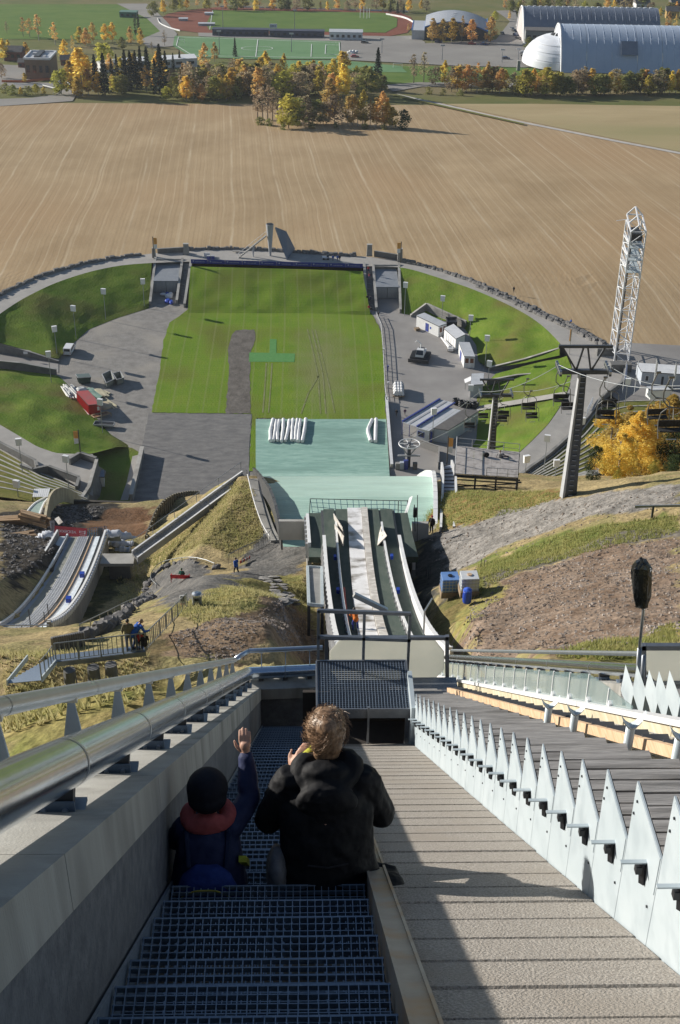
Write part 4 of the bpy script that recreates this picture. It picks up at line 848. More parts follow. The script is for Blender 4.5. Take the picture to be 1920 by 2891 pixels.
# rounded near end with its board wall
q = MB(); n_ = 14; yE = S0_
ringT = []
for t in np.linspace(0, 1, n_): ringT.append(V(float(sx(yE,0)-1.2)*(1-t)+float(sx(yE,1)+.1)*t, yE-.5*math.sin(math.pi*t*.5+math.pi/2)*0-.35, sz(yE)))
q.wallstrip([p-V(0,0,4) for p in ringT], 4.25, .25); obj('end_wall', q, m_conc, SH)
for j in range(4): q = MB(); q.bar(ringT[0]+V(0,-.02,-.7-.55*j), ringT[-1]+V(0,-.02,-.7-.55*j), .03, .06); obj('board_joint', q, m_dk, SH)
for p in ringT: q = MB(); q.box(p+V(0,-.05,.12), (.24,.16,.4)); obj('rail_block', q, m_wht, SH)
q = MB(); q.tube([p+V(0,.05,.65) for p in ringT], .05, 6); obj('hand_rail', q, m_steel, SH)
for p in ringT[::3]: q = MB(); q.tube([p+V(0,.05,0), p+V(0,.05,.65)], .035, 6); obj('rail_post', q, m_dk, SH)
for (a, b) in ((232,1622),(194,1692)): p = sp(a, b, .5); q = MB(); q.box(p, (.45,.5,.45)); obj('blue_box', q, m_blue, SH)
for (a, b, t) in ((87,1770,1720),(127,1755,1728),(137,1735,1705)):
    p = sp(a, b, .05); h = (b-t)/3800*np.dot(p-CP, FWD)/math.cos(R(35)); q = MB(); q.tube([p, p+V(0,0,h)], .045, 6); obj('marker_post', q, m_dk, SH)
# snow cloth, banner and net at the take-off
yt = 126.0
q = MB(); g = []
for j in range(6):
    row = []
    for i in range(22):
        f = -.28+i*.075; y = yt-1.0+j*.30; row.append((float(sx(y,f)), y, sz(125)-.10-j*.28+.16*math.sin(i*1.3+j)*math.cos(j*1.7+i*.6)))
    g.append(row)
for j in range(5): q.strip(g[j], g[j+1])
props(obj('snow_cloth', q, m_pale, smooth=True), 'crumpled white cloth spread over the lip of the small take-off', 'cloth')
def sag(label, pts, r, seed):
    q = MB(); rr = random.Random(seed); P = smoothline(pts, 18, 2); q.tube(P, [r*(1+.25*rr.uniform(-1,1))*(.5 if i in (0,17) else 1) for i in range(18)], 12)
    o = obj('padding_roll', q, mat('grey_padding', (.40,.43,.50), (.50,.53,.58), scale=.6, rough=.6, bump=.06, bscale=1.5), smooth=True); return props(o, label, 'crash pad', 'crash pads beside the small take-off')
sag('long grey crash pad lying right of the red banner', [oy(a, b, 129) for a, b in [(296,1512),(330,1511),(365,1520),(384,1535)]], .62, 1)
sag('pale sagging crash pad in front of the long grey one', [oy(a, b, 127) for a, b in [(306,1530),(335,1536),(362,1541),(378,1545)]], .55, 2)
sag('small pale crash pad lowest beside the stair foot', [oy(a, b, 125.5) for a, b in [(324,1556),(350,1552),(368,1556)]], .42, 4)
sag('white crumpled crash pad left of the small take-off', [oy(a, b, 126.5) for a, b in [(104,1535),(118,1520),(140,1512),(150,1514)]], .6, 3)
B4 = [oy(154,1484,127.6), oy(246,1492,127.6), oy(245,1519,127.0), oy(154,1510,127.0)]
BN = thing('red_banner', 'red advertising banner hung upside down on the net at the small take-off', 'banner', B4[3])
q = MB(); n_ = np.cross(B4[1]-B4[0], B4[3]-B4[0]); n_ /= np.linalg.norm(n_); q.prism(B4, n_*.03); obj('cloth', q, mat('banner_red', (.50,.07,.075), (.44,.05,.06), scale=1, rough=.6), BN)
ux = (B4[1]-B4[0])/np.linalg.norm(B4[1]-B4[0]); uy = (B4[0]-B4[3])/np.linalg.norm(B4[0]-B4[3]); nb = np.cross(ux, uy); Hb = np.linalg.norm(B4[0]-B4[3]); Wb = np.linalg.norm(B4[1]-B4[0])
m_txt = mat('white_print', (.72,.66,.64), rough=.6)
def text(s, name, origin, xdir, ydir, size, m, parent, width=None, off=.02):
    cu = bpy.data.curves.new(name, 'FONT'); cu.body = s; cu.size = size; cu.align_x = 'CENTER'; cu.align_y = 'CENTER'; cu.extrude = .004
    o = bpy.data.objects.new(name, cu); COL.objects.link(o); bpy.context.view_layer.update()
    dg = bpy.context.evaluated_depsgraph_get(); me = bpy.data.meshes.new_from_object(o.evaluated_get(dg)); bpy.data.objects.remove(o); bpy.data.curves.remove(cu)
    xs = [v.co.x for v in me.vertices]; sc = (width/(max(xs)-min(xs))) if width else 1
    x, y = V(*xdir), V(*ydir); n = np.cross(x, y); l = root_loc(parent) if parent else V(0,0,0)
    for v in me.vertices: c = v.co; p = V(*origin)+x*c.x*sc+y*c.y+n*(c.z+off)-l; v.co = tuple(p)
    me.materials.clear(); me.materials.append(m); o = bpy.data.objects.new(name, me); COL.objects.link(o); o.parent = parent; return o
ctr = (B4[0]+B4[2])/2
text('VEIDEKKE', 'lettering', ctr-ux*Wb*.13+uy*Hb*.02, -ux, -uy, Hb*.42, m_txt, BN, Wb*.60, .05)
for dx, dy, w, h in ((.36,.16,.17,.04),(.36,-.02,.17,.04),(.36,-.24,.17,.04),(.44,.06,.03,.4),(.28,.1,.02,.22)):
    c = ctr+ux*Wb*dx+uy*Hb*dy+nb*.04; q = MB(); q.bar(c-ux*Wb*w/2, c+ux*Wb*w/2, .02, Hb*h, uy); obj('emblem', q, m_txt, BN)
def net(label, quad, nx, ny, m, r=.03, name='safety_net'):
    T = thing(name, label, 'net', quad[3]); q = MB(); A, B, C_, D = [V(*p) for p in quad]; rr = random.Random(nx)
    P = lambda u, v: (A*(1-u)+B*u)*(1-v)+(D*(1-u)+C_*u)*v+V(0,0,.12*math.sin(u*9+v*4)*math.sin(math.pi*v))
    for i in range(nx+1): q.tube([P(i/nx+rr.uniform(-.004,.004), v) for v in np.linspace(0,1,5)], r, 4)
    for j in range(ny+1): q.tube([P(u, j/ny) for u in np.linspace(0,1,9)], r, 4)
    obj('netting', q, m, T); return T
m_net = mat('blue_net', (.04,.14,.26), rough=.7)
T = net('green-blue safety net with posts at the lip of the small take-off', [oy(246,1492,127.8), oy(300,1486,127.8), oy(300,1519,127.2), oy(246,1520,127.2)], 8, 4, m_net, .022)
for a, b, t in ((148,1535,1476),(297,1530,1484),(284,1530,1497)):
    p0, p1 = oy(a, b, 126.6), oy(a-1, t, 126.6); q = MB(); q.tube([p0, p1], .05, 6); obj('net_post', q, m_dk, T)
q = MB(); q.box(oy(284,1507,126.4), (.55,.4,1.3)); props(obj('speaker_box', q, m_blk), 'black box on a post beside the red banner', 'box')
# side curves of the small landing slope
def curve_wall(name, label, cat, px, ys, h, t, m, ribs=None, rm=None):
    P = np.array([oy(a, b, y) for (a, b), y in zip(px, ys)]); P = smoothline(P, 26, 1); P[:,2] -= h; T = thing(name, label, cat, P[0]); k = 6
    for i in range(0, 25, k):
        q = MB(); q.wallstrip(P[i:i+k+1], h, t); obj('panel', q, m, T)
    if ribs:
        for p in resample(P, ribs): q = MB(); q.box(p+V(.12,-.08,h/2), (.16,.16,h+.1)); obj('rib', q, rm or m_dk, T)
    return T
m_brd = mat('dark_board', (.05,.045,.04), (.09,.08,.065), scale=.8, rough=.8); m_ylw = mat('yellowed_board', (.40,.36,.25), (.33,.30,.22), scale=.8, rough=.8, col3=(.26,.23,.17), scale3=.5)
curve_wall('side_fence', 'tall dark board fence curving along the right of the small landing slope', 'fence', [(412,1512),(425,1478),(440,1440),(462,1412),(490,1394),(530,1386),(560,1386)], [128,134,142,152,163,176,186], 3.2, .12, m_brd, 26, m_ylw)
curve_wall('side_fence', 'pale curved board wall along the left of the small landing slope', 'fence', [(131,1455),(136,1425),(142,1400),(155,1382),(175,1375),(200,1381),(222,1398),(232,1412)], [136,144,152,160,167,174,182,190], 2.4, .3, m_ylw)
T = thing('chute', 'pale green curved chute left of the small landing slope', 'chute', oy(75,1462,140)); P1 = [oy(a, b, y) for (a, b), y in zip([(65,1465),(80,1440),(98,1421),(128,1405)], [136,142,148,155])]; P2 = [oy(a, b, y) for (a, b), y in zip([(108,1465),(116,1440),(124,1421),(135,1408)], [136,142,148,155])]
q = MB(); q.strip(smoothline(P1,12,1), smoothline(P2,12,1)); obj('mat', q, mat('pale_green_mat', (.25,.33,.30), (.20,.27,.25), scale=1, rough=.7), T)
for P in (P1, P2): q = MB(); q.tube(smoothline(P,12,1), .16, 6); obj('edge_rail', q, m_wht, T)
q = MB(); a, b = oy(205,1412,176), oy(440,1420,176); q.bar(a-V(0,0,.8), b-V(0,0,.8), .5, 1.6); props(obj('soil_edge', q, m_brd, kind='structure'))
# timber piles and offcuts by the small take-off
def beam_stack(label, px, y, n, L, rz, m, s=(.28,.28)):
    p = oy(*px, y); T = thing('timber_stack', label, 'timber', p, rz); rr = random.Random(int(px[0]*7+px[1]))
    for i in range(n):
        q = MB(); l = L*rr.uniform(.75,1.05); q.box((rr.uniform(-.3,.3), (i % 3)*s[0]*1.1-.3, s[1]/2+(i//3)*s[1]*1.02), (l, s[0], s[1]), rr.uniform(-.05,.05)); obj('beam', q, m, T, world=False)
    return T
m_raw = mat('raw_beam', (.42,.29,.17), (.30,.20,.12), scale=1.5, rough=.85, stretch=(.4,4,4), col3=(.18,.13,.09), scale3=.8)
m_raw2 = mat('pink_beam', (.62,.38,.22), (.55,.32,.18), scale=1.5, rough=.8)
beam_stack('long stack of raw beams at the left edge behind the small jump', (30,1535), 127, 9, 5.5, .25, m_raw, (.3,.35))
beam_stack('stack of squared timber with a grey top at the left edge', (20,1480), 134, 6, 5, .1, m_raw, (.35,.4))
beam_stack('crate-like pile of timber just left of the crash pad', (98,1475), 133, 8, 3.6, -.45, m_raw, (.35,.4))
beam_stack('pale timber offcut resting on the pile behind the beams', (62,1470), 135, 2, 2.4, .1, m_raw2, (.5,.3))
beam_stack('bright orange plank block lying on the dark dirt', (28,1556), 121, 4, 1.9, .12, m_raw2, (.4,.3))
for lab, a, b, y in (('grey plank leaning down the dirt bank beside the small jump', (70,1545), (100,1580), 119),('white board standing askew behind the crash pad', (147,1470), (152,1508), 129),('grey board propped by the white board', (160,1462), (172,1478), 131)):
    p, q_ = oy(*a, y+1), oy(*b, y); q = MB(); q.bar(p, q_, .55, .06, (0.3,-1,.6)); props(obj('loose_board', q, m_ply), lab, 'board', 'loose boards by the small take-off')
# ================================================================ SLOPE LEFT OF THE IN-RUN
m_bar = mat('grey_railing', (.22,.24,.26), (.28,.30,.32), scale=3, rough=.5, metal=.5)
m_redb = mat('bench_red', (.42,.02,.025), rough=.45)
def railing(name, label, cat, P, h, post=1.2, r=.03, m=m_bar, mids=0, balusters=0.0, rail_n=6):
    P = [V(*p) for p in P]; T = thing(name, label, cat, P[0]); A = np.array(P); L_ = np.r_[0, np.cumsum(np.linalg.norm(np.diff(A, axis=0), axis=1))]
    at_ = lambda s: V(*[np.interp(s, L_, A[:,k]) for k in range(3)])
    q = MB(); q.tube([p+V(0,0,h) for p in P], r, rail_n); obj('rail', q, m, T)
    for j in range(mids): q = MB(); q.tube([p+V(0,0,h*(j+.6)/(mids+.6)) for p in P], r*.7, 5); obj('rail', q, m, T)
    n = max(1, int(L_[-1]/post))
    for i in range(n+1): p = at_(L_[-1]*i/n); q = MB(); q.box(p+V(0,0,h/2), (r*1.8,r*1.8,h)); obj('post', q, m, T)
    if balusters:
        nb = int(L_[-1]/balusters)
        for i in range(1, nb): p = at_(L_[-1]*i/nb); q = MB(); q.box(p+V(0,0,h*.52), (r*1.1,r*1.1,h*.9)); obj('baluster', q, m, T)
        q = MB(); q.tube([p+V(0,0,.09) for p in P], r*.7, 5); obj('rail', q, m, T)
    return T
# ---- steel footbridge
Zb = float(oy(400,1832,51)[2]); G = lambda a, b: oz(a, b, Zb)
fb = [G(159,1868), G(412,1838), G(405,1822), G(150,1850)]
FB = thing('footbridge', 'galvanised steel footbridge on the left slope with a stair down at its left end', 'footbridge', fb[0])
q = MB(); q.prism([p-V(0,0,.1) for p in fb], (0,0,.1)); obj('deck', q, m_galv, FB)
for a, b in ((fb[0], fb[1]), (fb[3], fb[2])): q = MB(); q.bar(a-V(0,0,.14), b-V(0,0,.14), .07, .26); obj('edge_beam', q, m_bar, FB)
st = [G(150,1852), G(159,1868)]; dn = [oy(20,1928,45.2), oy(118,1918,45.0)]
tt = np.linspace(0,1,13)
for i in range(12):
    t = (i+.5)/12; L0 = st[0]*(1-t)+dn[0]*t; R0 = st[1]*(1-t)+dn[1]*t; L0 = V(L0[0]*1, L0[1], L0[2])
    q = MB(); d = (R0-L0); u = V(-d[1],d[0],0); u /= max(np.linalg.norm(u),1e-6); L0 = L0+(L0-R0)*.0; q.bar(L0, R0, .26, .03); obj('tread', q, m_galv, FB)
for a, b in ((G(78,1856), dn[0]), (st[1], dn[1])): q = MB(); q.bar(a, b, .06, .24); obj('stringer', q, m_steelp, FB)
for px in ((195,1884),(262,1876),(312,1868)):
    p = G(*px); z = tz(p[0], p[1]); q = MB(); q.tube([V(p[0],p[1],min(z, Zb-1)-.4), V(p[0],p[1],Zb-.15)], [.34,.28], 12); obj('footing', q, m_concd, FB)
for k in range(6):
    t = (k+.5)/6; p = fb[0]*(1-t)+fb[1]*t; r_ = fb[3]*(1-t)+fb[2]*t; q = MB(); q.bar(p-V(0,0,.2), r_-V(0,0,.2), .1, .12); obj('cross_beam', q, m_bar, FB)
railing('bridge_railing', 'upright bar railing along the near side of the steel footbridge', 'railing', [fb[0], fb[1]], 1.05, post=1.0, r=.03, balusters=.21)
rE = ot(529,1712,60,110); pA = fb[1]
railing('ramp_railing', 'bar railing climbing from the footbridge towards the litter bin', 'railing', [pA+V(.05,.1,0), pA*.66+rE*.34, pA*.33+rE*.67, rE], 1.0, post=2.6, r=.03, balusters=.75)
railing('stair_railing', 'thin handrail of the stair at the left end of the footbridge', 'railing', [fb[0]+V(-.1,-.05,0), (fb[0]+dn[1])/2, dn[1]], .95, post=1.3, r=.025)
WR = smoothline([ot(a, b, 60, 125) for a, b in [(443,1663),(424,1645),(428,1620),(445,1602),(480,1592),(535,1584),(580,1590),(606,1604)]], 16, 1)
railing('curved_railing', 'curved pipe rail above the stone rim of the gravel terrace', 'railing', list(WR), .55, post=3.0, r=.035)
railing('slope_handrail', 'long thin handrail running up the slope to the gravel terrace', 'railing', [ot(229,1800,55,100), ot(300,1762,55,110), ot(360,1728,60,110), ot(433,1692,60,120)], .9, post=3.2, r=.03)
m_rock = mat('slope_rock', (.085,.085,.09), (.20,.19,.185), scale=.9, rough=.9, bump=.05, bscale=2)
def rock_mesh(seed, m):
    r = random.Random(seed); mb = MB(); n = 7; rings = []
    for z, s in ((-.3,.8),(0,1.05),(.35,.95),(.6,.55)): rings.append([(s*.5*(1+r.uniform(-.25,.25))*math.cos(2*math.pi*j/n), s*.42*(1+r.uniform(-.25,.25))*math.sin(2*math.pi*j/n), z+r.uniform(-.08,.08)) for j in range(n)])
    return mesh('rock', mb.loft(rings), m)
ROCKS = [rock_mesh(i+50, m_rock) for i in range(6)]
m_flag = mat('flagstone', (.17,.165,.16), (.27,.26,.25), scale=1.5, rough=.9, bump=.02, bscale=4)
FLAGS = [rock_mesh(i+70, m_flag) for i in range(4)]
RW = thing('rock_wall', 'dry stone rim of dark rocks round the gravel terrace with the red bench', 'stone wall', WR[0])
rim = smoothline([ot(a, b, 60, 125) for a, b in [(372,1722),(398,1706),(416,1688),(420,1660),(426,1635),(440,1612),(470,1598),(520,1590),(570,1594),(604,1606)]], 40, 1)
for i, p in enumerate(rim):
    for k in range(1):
        o = obj('rock', ROCKS[(i+k) % 6], None, RW, world=False); o.location = tuple(p+V(rng.uniform(-.3,.3), rng.uniform(-.4,.2), .05+k*.28)-root_loc(RW)); s = rng.uniform(.45,.95); o.scale = (s*1.3, s, s*rng.uniform(.5,.8)); o.rotation_euler = (rng.uniform(-.3,.3), rng.uniform(-.3,.3), rng.uniform(0,6))
RW2 = thing('rock_wall', 'low row of dark rocks stepping down the slope below the terrace to the footbridge', 'stone wall', rim[0])
for i, p in enumerate(smoothline([ot(a, b, 50, 110) for a, b in [(368,1728),(340,1752),(310,1770),(285,1785),(262,1797),(245,1806)]], 26, 1)):
    o = obj('rock', ROCKS[i % 6], None, RW2, world=False); o.location = tuple(p+V(rng.uniform(-.3,.3), rng.uniform(-.3,.3), .1)-root_loc(RW2)); s = rng.uniform(.5,1.1); o.scale = (s, s, s*.8); o.rotation_euler = (0,0,rng.uniform(0,6))
WP = thing('wood_edging', 'row of pale upright timber stumps beside the footbridge railing', 'edging', ot(180,1826,45,90))
for i in range(15):
    p = ot(150+i*6.2, 1832-i*1.2, 45, 90); q = MB(); q.box(p+V(0,0,.25), (.11,.16,.95)); obj('stump', q, m_flag, WP)
# red bench
pb = ot(510,1640,60,110); BN2 = thing('park_bench', 'red slatted bench on the dark gravel terrace with a person on it', 'bench', pb, R(-4))
for j in range(3): q = MB(); q.box((0,.12-j*.16,.45), (1.75,.14,.045)); obj('seat_slat', q, m_redb, BN2, world=False)
for j in range(2): q = MB(); q.box((0,-.30-j*.03,.62+j*.18), (1.75,.04,.14)); obj('back_slat', q, m_redb, BN2, world=False)
for s in (-1, 1):
    q = MB(); q.box((s*.82,.15,.22), (.06,.06,.44)); q.box((s*.82,-.30,.42), (.06,.06,.84)); q.box((s*.82,-.08,.42), (.06,.5,.05)); q.box((s*.82,-.06,.66), (.07,.45,.05)); obj('leg', q, m_redb, BN2, world=False)
# litter bin
p = ot(557,1708,60,110); BI = thing('litter_bin', 'grey cylindrical litter bin with a domed lid above the ramp railing', 'bin', p)
q = MB(); q.tube([(0,0,0),(0,0,.78)], [.29,.31], 18); obj('drum', q, m_bar, BI, world=False); q = MB(); q.tube([(0,0,.78),(0,0,.88),(0,0,.96)], [.33,.30,.14], 18); obj('lid', q, m_steel, BI, world=False)
q = MB(); q.box((0,-.31,.60), (.26,.05,.12)); obj('opening', q, m_blk, BI, world=False)
# pink-and-white flag hanging on the ramp railing
p = rE+V(-.3,-.2,0); q = MB(); q.prism([p+V(-.12,0,.95), p+V(.25,.05,1.0), p+V(.22,.05,.1), p+V(-.05,0,.0)], V(.02,-.04,0)); T = thing('hanging_cloth', 'black white and pink cloth hanging at the top of the ramp railing', 'cloth', p); obj('cloth', q, m_wht, T)
q = MB(); q.prism([p+V(-.1,-.03,.35), p+V(.15,-.0,.38), p+V(.12,-.0,-.35), p+V(-.05,-.03,-.4)], V(.02,-.05,0)); obj('pink_cloth', q, mat('pink_fabric', (.65,.04,.20), rough=.7), T)
q = MB(); q.prism([p+V(-.08,-.06,.9), p+V(.2,-.03,.95), p+V(.15,-.03,.55), p+V(-.05,-.06,.6)], V(.0,-.03,0)); obj('black_cloth', q, m_blk, T)
# bar fence beside the walker
railing('bar_fence', 'dark bar fence beside the walking person in blue', 'fence', [ot(645,1592,70,125), ot(690,1568,70,125), ot(735,1548,70,125), ot(768,1520,70,125)], 1.05, post=2.4, r=.028, balusters=.32)
T = thing('orange_netting', 'strip of red and white barrier tape along the bar fence', 'barrier', ot(690,1590,70,125)); q = MB(); P = smoothline([ot(a, b, 70, 125)+V(0,0,.35) for a, b in [(678,1596),(692,1590),(706,1582)]], 8, 1)
for i in range(7): q = MB(); q.bar(P[i], P[i+1], .05, .28); obj('tape', q, m_wht if i % 2 else m_red, T)
p = ot(748,1532,70,125); q = MB(); q.box(p+V(0,-.1,.9), (.32,.03,.40)); props(obj('notice', q, m_wht), 'small white notice fixed on the dark bar fence', 'sign')
# flagstone path
FP = thing('stone_path', 'short path of grey flagstones down the grass left of the in-run', 'path', ot(780,1660,50,110))
for i in range(12):
    t = i/11
    for k in range(2):
        p = ot(753+58*t+k*28-8, 1632+74*t+rng.uniform(-3,3), 50, 120); o = obj('flagstone', FLAGS[(i+k) % 4], None, FP, world=False); o.location = tuple(p+V(0,0,.02)-root_loc(FP)); s = rng.uniform(.9,1.35); o.scale = (s, s, .18); o.rotation_euler = (R(-26),0,rng.uniform(-.3,.3))
# framed tray beside the in-run
P4 = [oy(868,1602,86), oy(908,1604,86), oy(910,1712,71), oy(872,1708,71)]
TR = thing('hatch_tray', 'flat grey tray in a pale frame leaning against the left flank of the in-run', 'tray', P4[3]); q = MB(); n = np.cross(P4[1]-P4[0], P4[3]-P4[0]); n /= np.linalg.norm(n); n = n if n[2] > 0 else -n; q.prism(P4, -n*.1); obj('panel', q, m_conc, TR)
for a, b in ((0,1),(1,2),(2,3),(3,0)): q = MB(); q.bar(P4[a]+n*.05, P4[b]+n*.05, .2, .2, n); obj('frame', q, m_steelp, TR)
for i in (2, 3): q = MB(); q.box(P4[i]-V(0,0,1.2), (.2,.2,2.4)); obj('leg', q, m_dk, TR)
# ---- walkway channel between the two take-offs
A = smoothline([oy(a, b, y) for (a, b), y in zip([(683,1337),(600,1396),(520,1455),(440,1513),(372,1562)], [127.5,125,122.5,119.5,117])], 24, 1); B_ = A+V(.6,-.85,-.25)
WC = thing('walkway_channel', 'long concrete stairway channel with pale edges between the two take-offs', 'walkway', A[-1])
q = MB(); q.strip(A, B_); q.strip(B_-V(0,0,.3), A-V(0,0,.3)); obj('floor', q, m_cl, WC)
for P, nm in ((A, 0), (B_, 1)):
    for i in range(0, 23, 4): q = MB(); q.wallstrip(P[i:min(i+5,24)]-V(0,0,.5), .82, .14); obj('side_board', q, m_wall, WC); q = MB(); q.wallstrip(P[i:min(i+5,24)]+V(0,0,.32), .06, .18); obj('edge_cap', q, m_wht, WC)
T = thing('landing_platform', 'small concrete platform at the low end of the stairway channel', 'platform', B_[-1]); e0 = (A[-1]+B_[-1])/2; q = MB(); q.box(e0+V(-1.7,-.1,-.35), (3.4,1.9,.35)); obj('slab', q, m_cl, T); q = MB(); q.box(e0+V(-1.5,-.1,-2.2), (2.2,1.3,3.4)); obj('pier', q, m_concd, T)
for i in range(46):
    t = i/45*23; k = int(min(t, 22)); f = t-k; a = A[k]*(1-f)+A[k+1]*f; b = B_[k]*(1-f)+B_[k+1]*f; q = MB(); q.bar(a+V(0,0,.03), b+V(0,0,.03), .06, .06); obj('step_edge', q, m_cl, WC)
railing('channel_handrail', 'slanting handrail along the far edge of the stairway channel', 'railing', list(A+V(-.1,.3,.3)), .95, post=3.0, r=.035)
railing('channel_handrail', 'second handrail on the near edge of the stairway channel by the crest', 'railing', list(B_[:9]+V(0,0,.3)), .9, post=3.0, r=.03)
CPX = lambda L: smoothline([ot(a, b, 92, 131)+V(0,0,.22) for a, b in L], 16, 1)
C1 = CPX([(702,1356),(712,1400),(726,1450),(745,1500),(765,1532)]); C2 = CPX([(728,1356),(740,1400),(758,1450),(776,1500),(792,1530)])
q = MB(); q.strip(C1, C2); q.strip(C2, C2-V(0,0,1)); q.strip(C1-V(0,0,1), C1); q.face(C1[-1], C1[-1]-V(0,0,1), C2[-1]-V(0,0,1), C2[-1]); obj('knoll_path', q, m_conc, kind='structure')
railing('knoll_railing', 'white rope rail along the concrete path left of the green landing slope', 'railing', list(C1+V(-.1,0,0)), .5, post=2.5, r=.05, m=m_wht)
# ================================================================ RIGHT OF THE TAKE-OFF
# side chute along the landing slope
P1 = smoothline([oy(a, b, y) for (a, b), y in zip([(1244,1318),(1248,1345),(1246,1400),(1243,1450),(1240,1504)], [130,126,118,110,100])], 16, 1); P2 = smoothline([oy(a, b, y) for (a, b), y in zip([(1272,1312),(1283,1345),(1284,1400),(1283,1450),(1277,1502)], [130,126,118,110,100])], 16, 1)
CH = thing('side_stairway', 'dark curved stairway channel with pale edges right of the green landing slope', 'stairway', P1[-1])
q = MB(); q.strip(P1, P2); q.strip(P2-V(0,0,1.2), P1-V(0,0,1.2)); obj('floor', q, m_bl, CH)
for P in (P1, P2): q = MB(); q.wallstrip(P-V(0,0,1.2), 1.75, .18); obj('side_board', q, m_wall, CH); q = MB(); q.wallstrip(P+V(0,0,.552), .06, .22); obj('edge_cap', q, m_wht, CH)
for i in range(22):
    t = i/21*15; k = int(min(t,14)); f = t-k; a = P1[k]*(1-f)+P1[k+1]*f; b = P2[k]*(1-f)+P2[k+1]*f; q = MB(); q.bar(a+V(0,0,.05), b+V(0,0,.05), .08, .1); obj('step_edge', q, m_dk, CH)
# blue net over the take-off lip
N4 = [oy(876,1408,103.5), oy(1150,1414,103.5), oy(1148,1478,102.6), oy(886,1472,102.6)]
NT = net('wide blue rope net stretched across the lip of the large take-off', N4, 16, 5, m_net, .026)
for a, b, t in ((874,1450,1408),(1123,1478,1414),(1149,1480,1412)): p0, p1 = oy(a, b, 103.4), oy(a+2, t, 103.4); q = MB(); q.tube([p0, p1], .04, 6); obj('net_post', q, m_dk, NT)
q = MB(); q.tube([N4[0], N4[1]], .035, 6); obj('top_bar', q, m_dk, NT)
a, b = oy(1133,1488,101), oy(1161,1404,103.5); q = MB(); q.prism([a+V(-.1,0,0), a+V(.12,0,0), b+V(.12,0,.1), b+V(-.16,0,-.1)], V(0,.08,0)); props(obj('white_board', q, m_wht), 'long white board leaning up beside the blue net', 'board')
SG = thing('signal_post', 'thin dark post with a black signal box right of the white leaning board', 'signal', oy(1172,1500,99)); a = oy(1172,1500,99); b = oy(1177,1412,101); q = MB(); q.tube([a, oy(1170,1425,99)], .045, 6); obj('post', q, m_dk, SG); q = MB(); q.tube([oy(1178,1530,97.5), oy(1179,1398,97.5)], .035, 6); obj('post', q, m_dk, SG); q = MB(); q.box(oy(1172,1447,98.8), (.32,.3,.85)); obj('box', q, m_blk, SG)
# liquid tanks
m_tank = mat('tank_white', (.60,.62,.64), (.52,.55,.58), scale=2, rough=.5); m_tankb = mat('tank_blue', (.10,.22,.50), (.16,.28,.55), scale=1.5, rough=.5); m_pal = mat('pallet_wood', (.20,.15,.10), (.28,.21,.14), scale=3, rough=.85)
for px, mm, lab in (((1268,1676), m_tankb, 'liquid tank with a blue lid in a cage on a dark pallet beside the in-run'), ((1322,1674), m_tank, 'white-topped liquid tank in a cage behind the blue barrel')):
    p = ot(*px, 60, 100); T = thing('liquid_tank', lab, 'tank', p, R(3)); q = MB(); q.box((0,0,.95), (1.12,1.0,.98)); obj('tank', q, mm, T, world=False)
    q = MB(); q.tube([(0,0,1.44),(0,0,1.50)], .16, 10); obj('cap', q, m_blk if mm is m_tankb else m_or, T, world=False)
    q = MB(); q.box((0,0,.22), (1.25,1.1,.44)); obj('pallet', q, m_pal, T, world=False)
    for z in (.55,.8,1.05,1.3): q = MB(); q.box((0,-.53,z), (1.18,.03,.03)); q.box((-.59,0,z), (.03,1.04,.03)); q.box((.59,0,z), (.03,1.04,.03)); obj('cage_bar', q, m_steel, T, world=False)
    for x in np.linspace(-.56,.56,6): q = MB(); q.box((x,-.535,.95), (.03,.03,.95)); obj('cage_bar', q, m_steel, T, world=False)
p = ot(1318,1700,60,100); T = thing('barrel', 'blue plastic barrel in front of the liquid tanks', 'barrel', p); q = MB(); q.tube([(0,0,0),(0,0,.1),(0,0,.45),(0,0,.85),(0,0,.92)], [.26,.29,.31,.29,.24], 16); obj('drum', q, m_blue, T, world=False); q = MB(); q.tube([(0,0,.92),(0,0,1.0),(0,0,1.1)], [.30,.28,.05], 9); obj('bag_cover', q, mat('blue_foil', (.05,.12,.55), rough=.3), T, world=False)
# snow-gun pipe bits
a, b, c = oy(1196,1790,58), oy(1199,1725,58.5), oy(1220,1690,60); q = MB(); q.tube([a,b], .05, 6); q.tube([b,c], .05, 6); props(obj('bent_pipe', q, m_steel), 'bent grey pipe standing at the right rail of the in-run', 'pipe')
for i, px in enumerate(((1203,1632),(1209,1634),(1215,1630))): p = ot(*px, 60, 110); q = MB(); q.tube([p, p+V(0,0,1.1)], .025, 5); props(obj('stake', q, m_dk), 'thin dark stake, '+('left','middle','right')[i]+' of three beside the in-run flank', 'stake', 'stakes by the in-run flank')
for i, px in enumerate(((1357,1610),(1366,1612))): p = ot(*px, 60, 110); q = MB(); q.tube([p, p+V(0,0,1.0)], .025, 5); props(obj('stake', q, m_dk), ('left','right')[i]+' one of two thin stakes above the white-topped tank', 'stake', 'stakes above the tanks')
# steel guard at the right edge
a, b = oy(1793,1430,83), oy(1935,1427,82); T = thing('guard_rail', 'short steel guard rail on the gravel road at the right edge', 'guard rail', b); q = MB(); q.bar(a, b, .12, .18); obj('beam', q, m_bar, T); p = oy(1845,1430,82.6); q = MB(); q.box(p-V(0,0,.5), (.14,.14,1.0)); obj('post', q, m_dk, T)
